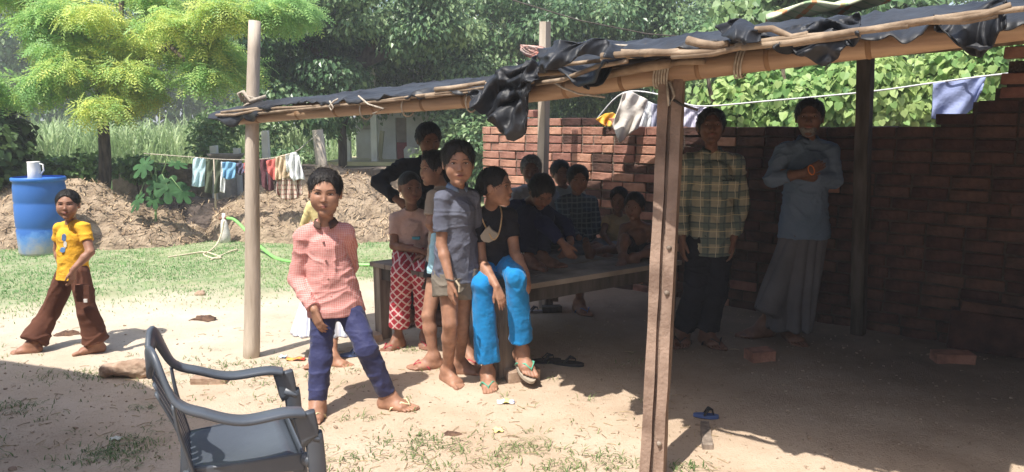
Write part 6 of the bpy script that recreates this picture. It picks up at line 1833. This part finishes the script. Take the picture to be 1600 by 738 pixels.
S = Solid(); S.ell(p_(0, .13, -.28), F_, np.array([.235, .255, .26]) * h_, .01); S.ell(p_(0, .42, -.10), F_, np.array([.24, .2, .13]) * h_, .02 * h_, 's'); S.plane(p_(0, 0, -.10), -F_[2], 'i', .02 * h_); S.ell(p_(0, .38, -.265), F_, np.array([.09, .1, .035]) * h_, .01, 's')
solid_obj(S, 'beard', mat('beard_hair', (.02, .015, .012), None, rough=.9, bump=1, bscale=90), m1_, .005)

# --- boy looking left behind the grey-shirted boy; tan shirt, black shorts, red sandals
J = JJ(head=(677, 263, 4.62), neckb=(690, 291, 4.66), shL=(679, 308, 4.58), shR=(712, 306, 4.72), elL=(672, 350, 4.52), wrL=(692, 372, 4.60), elR=(716, 352, 4.76), wrR=(705, 390, 4.7), hiL=(684, 420, 4.60), hiR=(708, 420, 4.68), knL=(669, 494, 4.50), knR=(718, 500, 4.62))
J['anL'] = G(678, 574) + Vector((0, 0, .065)); J['anR'] = G(731, 566) + Vector((0, .0, .065)); J['toL'] = (-.95, -.35, 0); J['toR'] = (.35, -1, 0); J['bigL'] = 1
b2_, p_, F_, h_ = make_person('boy in profile in tan shirt behind the boy in grey shirt', J, 1.30, (J['anL'].x, J['anL'].y), sk_a, hh=.208, fwd=look(J['head'], -62, -6), vox=.0055, hands=False)
m_tan2 = mat('tan_blue_shirt', (.42, .34, .27), (.34, .27, .21), scale=5, rough=.9, bump=.5, bscale=15, bdist=.03)
shirt(b2_, J, 1.30, m_tan2, sleeve='half', slf=.7, hem=.0, wr=.005, seed=51, pad=.010)
S = Solid().rc(P(679, 368, 4.48), P(678, 428, 4.46), .018, .034, .01, st=((1, 0, 0), 1.3), cutB=True); solid_obj(S, 'hanging_cloth', cloth('pale_blue_tail', (.40, .66, .76)), b2_, .005, .004)
trousers(b2_, J, 1.30, cloth('black_shorts', (.03, .03, .04)), name='shorts', cutlen=.22, pad=.012, radii=(.054, .054, .05))
for q in 'LR': sandal(b2_, J['an' + q], J['to' + q], 1.30, 1 if q == 'L' else -1, m_red, m_red)

# --- barefoot boy in grey polo shirt and khaki shorts
J = JJ(head=(716, 255, 4.06), neckb=(714, 293, 4.14), shL=(692, 312, 4.08), shR=(736, 309, 4.20), elL=(690, 382, 4.06), wrL=(704, 440, 3.98), elR=(746, 368, 4.28), wrR=(752, 420, 4.25), hiL=(700, 432, 4.14), hiR=(726, 431, 4.20), knL=(703, 505, 4.08), knR=(722, 505, 4.22))
J['anL'] = G(700, 595) + Vector((0, .0, .062)); J['anR'] = G(718, 583) + Vector((0, .0, .062)); J['toL'] = (.55, -.8, 0); J['toR'] = (1, -.15, 0); J['bigR'] = -1; J['bigL'] = 1; 
J['haL'] = ((.0, -.05, -1), (.75, .55, 0), 1, .28)
b3_, p_, F_, h_ = make_person('barefoot boy in grey short-sleeved shirt and khaki shorts in the middle', J, 1.34, (J['anL'].x, J['anL'].y), sk_a, hh=.236, fwd=look(J['head'], 6, -3), vox=.0045, hair='thick')
m_gsh = cloth('grey_polo', (.125, .135, .175), (.095, .10, .135), folds=15, bump=.6)
shirt(b3_, J, 1.34, m_gsh, sleeve='half', slf=.72, hem=.015, wr=.0045, seed=61, pad=.012, loose=.004, vox=.005)
collar(b3_, J, 1.34, cloth('blue_grey_collar', (.16, .22, .33)), r=.050, hgt=.026)
trousers(b3_, J, 1.34, cloth('khaki_shorts', (.19, .165, .135), (.15, .13, .105)), name='shorts', cutlen=.42, pad=.014, radii=(.060, .058, .05), wr=.005, seed=62)
w_ = A3(J['wrL']); MB().tube([w_ + np.array([math.cos(a) * .025, math.sin(a) * .022, .004 * math.sin(2 * a) + .012]) for a in np.linspace(0, 6.28, 14)], .004, 6).build('bracelet', m_dark, b3_)
MB().tube([w_ + np.array([.03, -.02, 0.01]), w_ + np.array([.05, -.025, -.02]), w_ + np.array([.048, -.02, -.055])], .006, 6).build('tied_ribbon', MATS['pale_rope'], b3_)

# --- girl in black top and bright blue trousers sitting on the near corner
J = JJ(head=(775, 292, 4.22), neckb=(767, 325, 4.32), shL=(745, 340, 4.28), shR=(796, 338, 4.34), elL=(752, 408, 4.22), wrL=(776, 448, 4.06), elR=(804, 394, 4.28), wrR=(822, 428, 4.14), hiL=(757, 412, 4.38), hiR=(786, 410, 4.42), knL=(754, 445, 4.12), knR=(806, 432, 4.10))
J['anL'] = G(762, 602) + Vector((0, .03, .062)); J['anR'] = P(816, 548, 4.22); J['toL'] = (.15, -1, 0); J['toR'] = (.35, -.85, -.38); J['bigL'] = 1
J['haL'] = ((.35, -.2, -.9), (-.3, .9, -.2), -1, .3); J['haR'] = ((.15, -.3, -.9), (-.8, .4, -.2), 1, .45)
g3, p_, F_, h_ = make_person('girl in black top and bright blue trousers sitting on the near bed corner', J, 1.36, (J['anL'].x, J['anL'].y), sk_a, hh=.222, fwd=look(J['head'], 68, 0), vox=.005, hair='long', hairline=.03)
m_blk = cloth('black_top', (.028, .026, .032), (.018, .017, .022), folds=20)
shirt(g3, J, 1.36, m_blk, sleeve='half', slf=.6, hem=.01, wr=.005, seed=71, pad=.010, loose=.006)
m_bt = cloth('bright_blue_trousers', (.010, .23, .56), (.008, .19, .48), rough=.75, folds=12, bump=.55, sheen=.15)
trousers(g3, J, 1.36, m_bt, seed=72, wr=.007, end=.84, pad=.007, radii=(.049, .037, .049), vox=.0055, wsc=(26, 26, 5), k=.014)
nk = A3(J['neckb']); bd = [nk + np.array([-.055, -.04, .01]), nk + np.array([-.05, -.085, -.05]), nk + np.array([-.01, -.125, -.13]), nk + np.array([.02, -.13, -.17]), nk + np.array([.05, -.12, -.13]), nk + np.array([.065, -.07, -.04]), nk + np.array([.055, -.02, .01])]
MB().tube(smooth_pts([Vector(b) for b in bd]), .0045, 6).build('necklace', mat('bead_gold', (.62, .42, .22), (.4, .25, .12), scale=120, rough=.5), g3, True)
c = P(764, 366, 4.19); V = []
for k in range(9): V.append(A3(c) + np.array([[-.05, 0, -.01], [-.02, 0, .03], [.0, 0, .045], [.02, 0, .02], [.055, 0, .0], [.03, 0, -.035], [.0, 0, -.05], [-.03, 0, -.045], [-.045, 0, -.03]][k], np.float32))
MB().add(V + [v + np.array([0, .04, 0]) for v in V], [[k, (k + 1) % 9, (k + 1) % 9 + 9, k + 9] for k in range(9)], [[0, k, k + 1] for k in range(1, 8)]).build('shirt_print', mat('cream_print', (.40, .34, .27)), g3)
for q in 'LR': sandal(g3, J['an' + q], J['to' + q], 1.36, 1 if q == 'L' else -1, m_tansole, m_gstrap)

# --- grey-haired man at the back of the bed
m_greyh = mat('grey_hair', (.22, .21, .20), (.10, .095, .09), scale=60, rough=.6, bump=.8, bscale=70)
J = JJ(head=(830, 266, 5.85), neckb=(832, 292, 5.92), shL=(803, 305, 5.92), shR=(862, 305, 5.96), elL=(800, 350, 5.85), wrL=(825, 372, 5.7), elR=(870, 345, 5.85), wrR=(850, 368, 5.7), hiL=(818, 372, 5.98), hiR=(848, 372, 6.0), knL=(812, 378, 5.65), knR=(850, 378, 5.62), anL=(806, 402, 5.7), anR=(842, 402, 5.66))
J['toL'] = (-.2, -1, 0); J['toR'] = (.2, -1, 0)
o1, p_, F_, h_ = make_person('grey-haired man in light shirt sitting at the back of the bed', J, 1.55, (J['hiL'].x, 5.95, TZ), sk_d, hh=.225, fwd=look(J['head'], 0, -6), kid=0, vox=.007, hair_m=m_greyh)
shirt(o1, J, 1.55, cloth('light_grey_shirt', (.36, .36, .38)), sleeve='long', hem=.01, wr=.007, seed=81, pad=.014, vox=.008)
trousers(o1, J, 1.55, cloth('grey_trousers', (.10, .10, .11)), vox=.009)
S = Solid(); S.ell(p_(0, .16, -.30), F_, np.array([.21, .22, .2]) * h_, .01); S.ell(p_(0, .42, -.12), F_, np.array([.24, .2, .11]) * h_, .01, 's'); S.ell(p_(0, .38, -.265), F_, np.array([.09, .1, .03]) * h_, .01, 's')
solid_obj(S, 'moustache_beard', m_greyh, o1, .007)

# --- two youths at the back
J = JJ(head=(876, 271, 6.15), neckb=(880, 293, 6.2), shL=(862, 303, 6.15), shR=(905, 303, 6.3), elL=(862, 335, 6.0), wrL=(888, 322, 5.8), elR=(908, 340, 6.2), wrR=(900, 360, 6.0), hiL=(872, 366, 6.2), hiR=(896, 366, 6.25), knL=(868, 370, 5.9), knR=(905, 370, 5.9), anL=(862, 394, 5.95), anR=(905, 394, 5.95))
J['toL'] = (0, -1, 0); J['toR'] = (.2, -1, 0); J['haL'] = ((1, 0, 0), (0, 1, 0), 1, .3)
o2, p_, F_, h_ = make_person('boy with fringe in pale long sleeves peering from behind the checked shirt', J, 1.4, (J['hiL'].x, 6.15, TZ), sk_b, hh=.205, fwd=look(J['head'], 18, -3), vox=.007, hair='thick')
shirt(o2, J, 1.4, cloth('pale_olive_shirt', (.33, .32, .27)), sleeve='long', hem=.01, wr=.006, seed=91, vox=.008, pad=.012)
trousers(o2, J, 1.4, MATS['grey_trousers'], vox=.01)
J = JJ(head=(903, 281, 5.75), neckb=(900, 306, 5.82), shL=(878, 318, 5.78), shR=(924, 318, 5.9), elL=(884, 356, 5.62), wrL=(905, 372, 5.5), elR=(930, 356, 5.85), wrR=(915, 376, 5.65), hiL=(890, 380, 5.86), hiR=(918, 380, 5.9), knL=(888, 393, 5.5), knR=(910, 392, 5.62), anL=(935, 391, 5.45))
J['anR'] = G(905, 487) + Vector((0, .02, .07)); J['toL'] = (.5, -.8, .1); J['toR'] = (.3, -1, 0)
o3, p_, F_, h_ = make_person('youth in dark checked shirt at the back with one foot on the ground', J, 1.5, (J['anR'].x, J['anR'].y), sk_b, hh=.215, fwd=look(J['head'], 12, -4), vox=.007, hair='thick')
m_dk = mat_checks('dark_check', (.05, .07, .09), [(0, .04, .012, (.14, .17, .19), .7), (2, .04, .012, (.14, .17, .19), .7), ((2, .4), .08, .003, (.3, .3, .3), .6)])
shirt(o3, J, 1.5, m_dk, sleeve='long', hem=.015, wr=.006, seed=92, vox=.008, pad=.013)
trousers(o3, J, 1.5, cloth('dark_patterned_trousers', (.07, .08, .11), (.14, .14, .16)), vox=.008, end=.7)
sandal(o3, J['anR'], J['toR'], 1.5, -1, m_bl2, m_bl2)

# --- hunched youth in navy hugging his knees
J = JJ(head=(846, 300, 5.02), neckb=(826, 318, 5.22), shL=(806, 325, 5.18), shR=(850, 330, 5.36), elL=(850, 352, 4.95), wrL=(880, 381, 4.88), elR=(884, 352, 5.20), wrR=(892, 378, 5.0), hiL=(802, 392, 5.22), hiR=(822, 392, 5.38), knL=(822, 338, 5.02), knR=(848, 336, 5.12))
J['anL'] = P(822, 398, 4.92); J['anR'] = P(842, 397, 5.0); J['anL'].z = TZ + .075; J['anR'].z = TZ + .075; J['toL'] = (.75, -.65, 0); J['toR'] = (.8, -.5, 0)
J['haL'] = ((.5, -.1, -.8), (.2, .9, 0), 1, .6); J['haR'] = ((-.4, -.2, -.8), (-.2, .9, 0), -1, .6)
o4, p_, F_, h_ = make_person('hunched youth in navy tracksuit hugging his knees on the bed', J, 1.55, (J['hiL'].x, 5.25, TZ), sk_b, hh=.22, fwd=look(J['head'], 25, -42), up=(.15, -.3, 1), vox=.0065, hair='thick')
m_nv2 = cloth('navy_jersey', (.025, .028, .075), (.018, .02, .055))
shirt(o4, J, 1.55, m_nv2, sleeve='long', hem=.03, wr=.007, seed=95, pad=.015, cuff=.9)
trousers(o4, J, 1.55, cloth('navy_track_trousers', (.02, .022, .05)), seed=96, pad=.014, wr=.006, end=.93, radii=(.05, .042, .04))
for dx in (0, .014):
    MB().tube([J['knL'] + Vector((-.035 + dx, -.062, -.02)), lerp(J['knL'], J['anL'], .5) + Vector((-.03 + dx, -.068, 0)), lerp(J['knL'], J['anL'], .9) + Vector((-.03 + dx, -.06, 0))], .0035, 5).build('trouser_stripe', m_white, o4, True)

# --- two small children at the right end of the bed
J = JJ(head=(967, 312, 5.72), neckb=(965, 336, 5.8), shL=(948, 345, 5.75), shR=(984, 345, 5.85), elL=(942, 366, 5.65), wrL=(955, 382, 5.5), elR=(985, 368, 5.8), wrR=(972, 384, 5.6), hiL=(952, 388, 5.8), hiR=(974, 388, 5.84), knL=(930, 384, 5.6), knR=(958, 390, 5.45), anL=(898, 392, 5.5), anR=(924, 394, 5.28))
J['toL'] = (-.5, -.5, .6); J['toR'] = (-.3, -.4, 1); J['haL'] = ((.6, -.3, -.4), (0, 0, -1), 1, .4)
c1, p_, F_, h_ = make_person('small child in tan vest sitting with legs stretched towards the middle', J, 1.0, (J['hiL'].x, 5.75, TZ), sk_d, hh=.185, fwd=look(J['head'], -8, -6), vox=.006)
shirt(c1, J, 1.0, cloth('tan_vest', (.40, .29, .17)), sleeve='half', slf=.35, hem=.01, wr=.005, seed=101, pad=.010)
trousers(c1, J, 1.0, cloth('check_child_trousers', (.10, .11, .15), (.25, .25, .28)), cutlen=.9, name='shorts', radii=(.06, .05, .05))
J = JJ(head=(991, 322, 5.32), neckb=(993, 346, 5.40), shL=(974, 356, 5.38), shR=(1014, 356, 5.42), elL=(968, 385, 5.3), wrL=(972, 405, 5.12), elR=(1018, 382, 5.35), wrR=(1004, 396, 5.2), hiL=(984, 394, 5.42), hiR=(1006, 394, 5.44), knL=(976, 372, 5.2), knR=(1022, 392, 5.2), anL=(973, 402, 5.1), anR=(990, 402, 5.12))
J['toL'] = (-.3, -1, 0); J['toR'] = (-1, -.2, 0); J['haL'] = ((0, -.2, -1), (.3, .8, 0), 1, .5); J['haR'] = ((-.6, -.3, -.5), (0, .5, -.8), -1, .5)
c2, p_, F_, h_ = make_person('shirtless small child sitting at the right end beside the stone post', J, 1.02, (J['hiL'].x, 5.35, TZ), sk_d, hh=.19, fwd=look(J['head'], -14, -8), vox=.006)
trousers(c2, J, 1.02, cloth('dark_child_shorts', (.05, .045, .05)), cutlen=.7, name='shorts', radii=(.055, .05, .05))

# --- man in plaid shirt standing by the stone post
J = JJ(head=(1111, 199, 4.93), neckb=(1112, 238, 5.0), shL=(1076, 254, 5.0), shR=(1149, 254, 5.02), elL=(1064, 318, 5.02), wrL=(1066, 372, 4.92), elR=(1160, 318, 5.04), wrR=(1146, 373, 4.94), hiL=(1094, 378, 5.02), hiR=(1126, 378, 5.04), knL=(1087, 458, 4.98), knR=(1116, 458, 4.98))
J['anL'] = G(1068, 536) + Vector((0, .03, .085)); J['anR'] = G(1106, 538) + Vector((0, .03, .085)); J['toL'] = (-.25, -1, 0); J['toR'] = (.2, -1, 0)
J['haL'] = ((-.02, -.05, -1), (.9, .3, 0), 1, .35); J['haR'] = ((-.02, -.05, -1), (-.9, .3, 0), -1, .35)
m2_, p_, F_, h_ = make_person('man in cream and green plaid shirt and dark trousers by the stone post', J, 1.63, (P(1090, 500, 5).x, 5.0), sk_d, hh=.24, fwd=look(J['head'], 6, 10), kid=0, vox=.006, hair='thick')
m_pl = mat_checks('green_cream_plaid', (.31, .29, .22), [(0, .11, .045, (.10, .14, .13), .75), (2, .105, .042, (.10, .14, .13), .75), ((0, .72), .11, .006, (.07, .09, .1), .8), ((2, .7), .105, .006, (.07, .09, .1), .8), ((0, .2), .11, .004, (.6, .55, .4), .8), ((2, .2), .105, .004, (.6, .5, .3), .8)])
shirt(m2_, J, 1.63, m_pl, sleeve='long', hem=.05, wr=.007, seed=111, pad=.015, loose=.006)
collar(m2_, J, 1.63, m_pl, r=.062, hgt=.032)
MB().box(lerp(J['shR'], lerp(J['hiL'], J['hiR'], .5), .32) + Vector((-.02, -.135, 0)), (.11, .012, .12), Euler((0, 0, .1)), jit=.003).build('shirt_pocket', m_pl, m2_)
trousers(m2_, J, 1.63, cloth('dark_trousers', (.022, .023, .032), (.015, .016, .022)), seed=112, wr=.007, pad=.014, end=.93, radii=(.052, .042, .04))
for q in 'LR': sandal(m2_, J['an' + q], J['to' + q], 1.63, 1 if q == 'L' else -1, m_bk, m_bk)

# --- man in pale blue kurta and grey lungi, arms folded
J = JJ(head=(1265, 184, 5.0), neckb=(1263, 219, 5.08), shL=(1226, 238, 5.06), shR=(1296, 238, 5.1), elL=(1206, 280, 5.02), wrL=(1256, 270, 4.86), elR=(1303, 282, 5.06), wrR=(1248, 274, 4.92), hiL=(1240, 362, 5.1), hiR=(1272, 362, 5.12), knL=(1222, 440, 5.06), knR=(1255, 444, 5.06))
J['anL'] = G(1196, 526) + Vector((0, .02, .085)); J['anR'] = G(1237, 532) + Vector((0, .03, .085)); J['toL'] = (-.95, -.3, 0); J['toR'] = (-.05, -1, 0)
J['haL'] = ((.75, .0, .35), (0, .9, 0), -1, .35); J['haR'] = ((-.9, .25, .1), (0, .7, -.3), 1, .5)
m3_, p_, F_, h_ = make_person('grey-bearded man in pale blue kurta and lungi with folded arms', J, 1.70, (P(1220, 500, 5.05).x, 5.05), sk_d, hh=.245, fwd=look(J['head'], -2, 2), kid=0, vox=.006, hair='short')
m_ku = cloth('pale_blue_kurta', (.13, .175, .25), (.10, .145, .21), folds=10, bump=.6)
shirt(m3_, J, 1.70, m_ku, 'kurta', sleeve='long', hem=.02, wr=.008, seed=121, pad=.017, loose=.004, cuff=.62)
collar(m3_, J, 1.70, m_ku, r=.062, hgt=.032)
S = Solid(); S.ell(p_(0, .16, -.32), F_, np.array([.215, .22, .21]) * h_, .01); S.ell(p_(0, .42, -.12), F_, np.array([.24, .2, .12]) * h_, .01, 's'); S.ell(p_(0, .38, -.265), F_, np.array([.09, .1, .03]) * h_, .01, 's')
solid_obj(S, 'beard', m_greyh, m3_, .006)
S = Solid(); c = lerp(J['hiL'], J['hiR'], .5)
S.rc(c + Vector((0, 0, .08)), c, .10, .105, .02, st=((1, 0, 0), 1.35), cutA=True)
S.rc(c, P(1232, 515, 5.05), .115, .105, .04, st=((1, 0, 0), 1.4), cutB=True)
S.rc(c + Vector((-.05, -.02, -.05)), P(1198, 488, 5.0), .09, .085, .04, st=((1, 0, 0), 1.1), cutB=True)
def drape(V, Q):
    n = vnormals(V, Q); a = np.arctan2(V[:, 0] - c.x, -(V[:, 1] - c.y)) * 6 + (c.z - V[:, 2]) * 2.4
    f = np.clip((c.z + .05 - V[:, 2]) / .5, 0, 1)
    return V + n * ((np.abs(np.sin(a + vnoise(V * 3, 4))) - .5) * .026 * (.3 + f))[:, None]
solid_obj(S, 'lungi', cloth('grey_lungi', (.12, .12, .135), (.09, .09, .10), folds=9, bump=.6), m3_, .006, post=drape)
MB().tube([A3(J['wrL']) + np.array([.03, -.045, .02 + .0 * k]) + np.array([math.cos(a) * .02, math.sin(a) * .02, .03 * math.sin(a)]) for k, a in enumerate(np.linspace(0, 6.28, 12))], .004, 6).build('orange_thread', mat('orange_thread', (.7, .2, .04)), m3_)
# ------------------------------------------------------------------ thin warm-weather haze over the fields
hm_ = bpy.data.materials.new('air'); hm_.use_nodes = True
hn, hl = hm_.node_tree.nodes, hm_.node_tree.links; hn.clear()
pv = hn.new('ShaderNodeVolumePrincipled'); pv.inputs['Color'].default_value = (.93, .96, 1, 1); pv.inputs['Density'].default_value = .0038
ho_ = hn.new('ShaderNodeOutputMaterial'); hl.new(pv.outputs[0], ho_.inputs['Volume'])
hz = MB().box((0, 110, 8.5), (520, 440, 19)).build('haze', hm_, None); hz['kind'] = 'stuff'
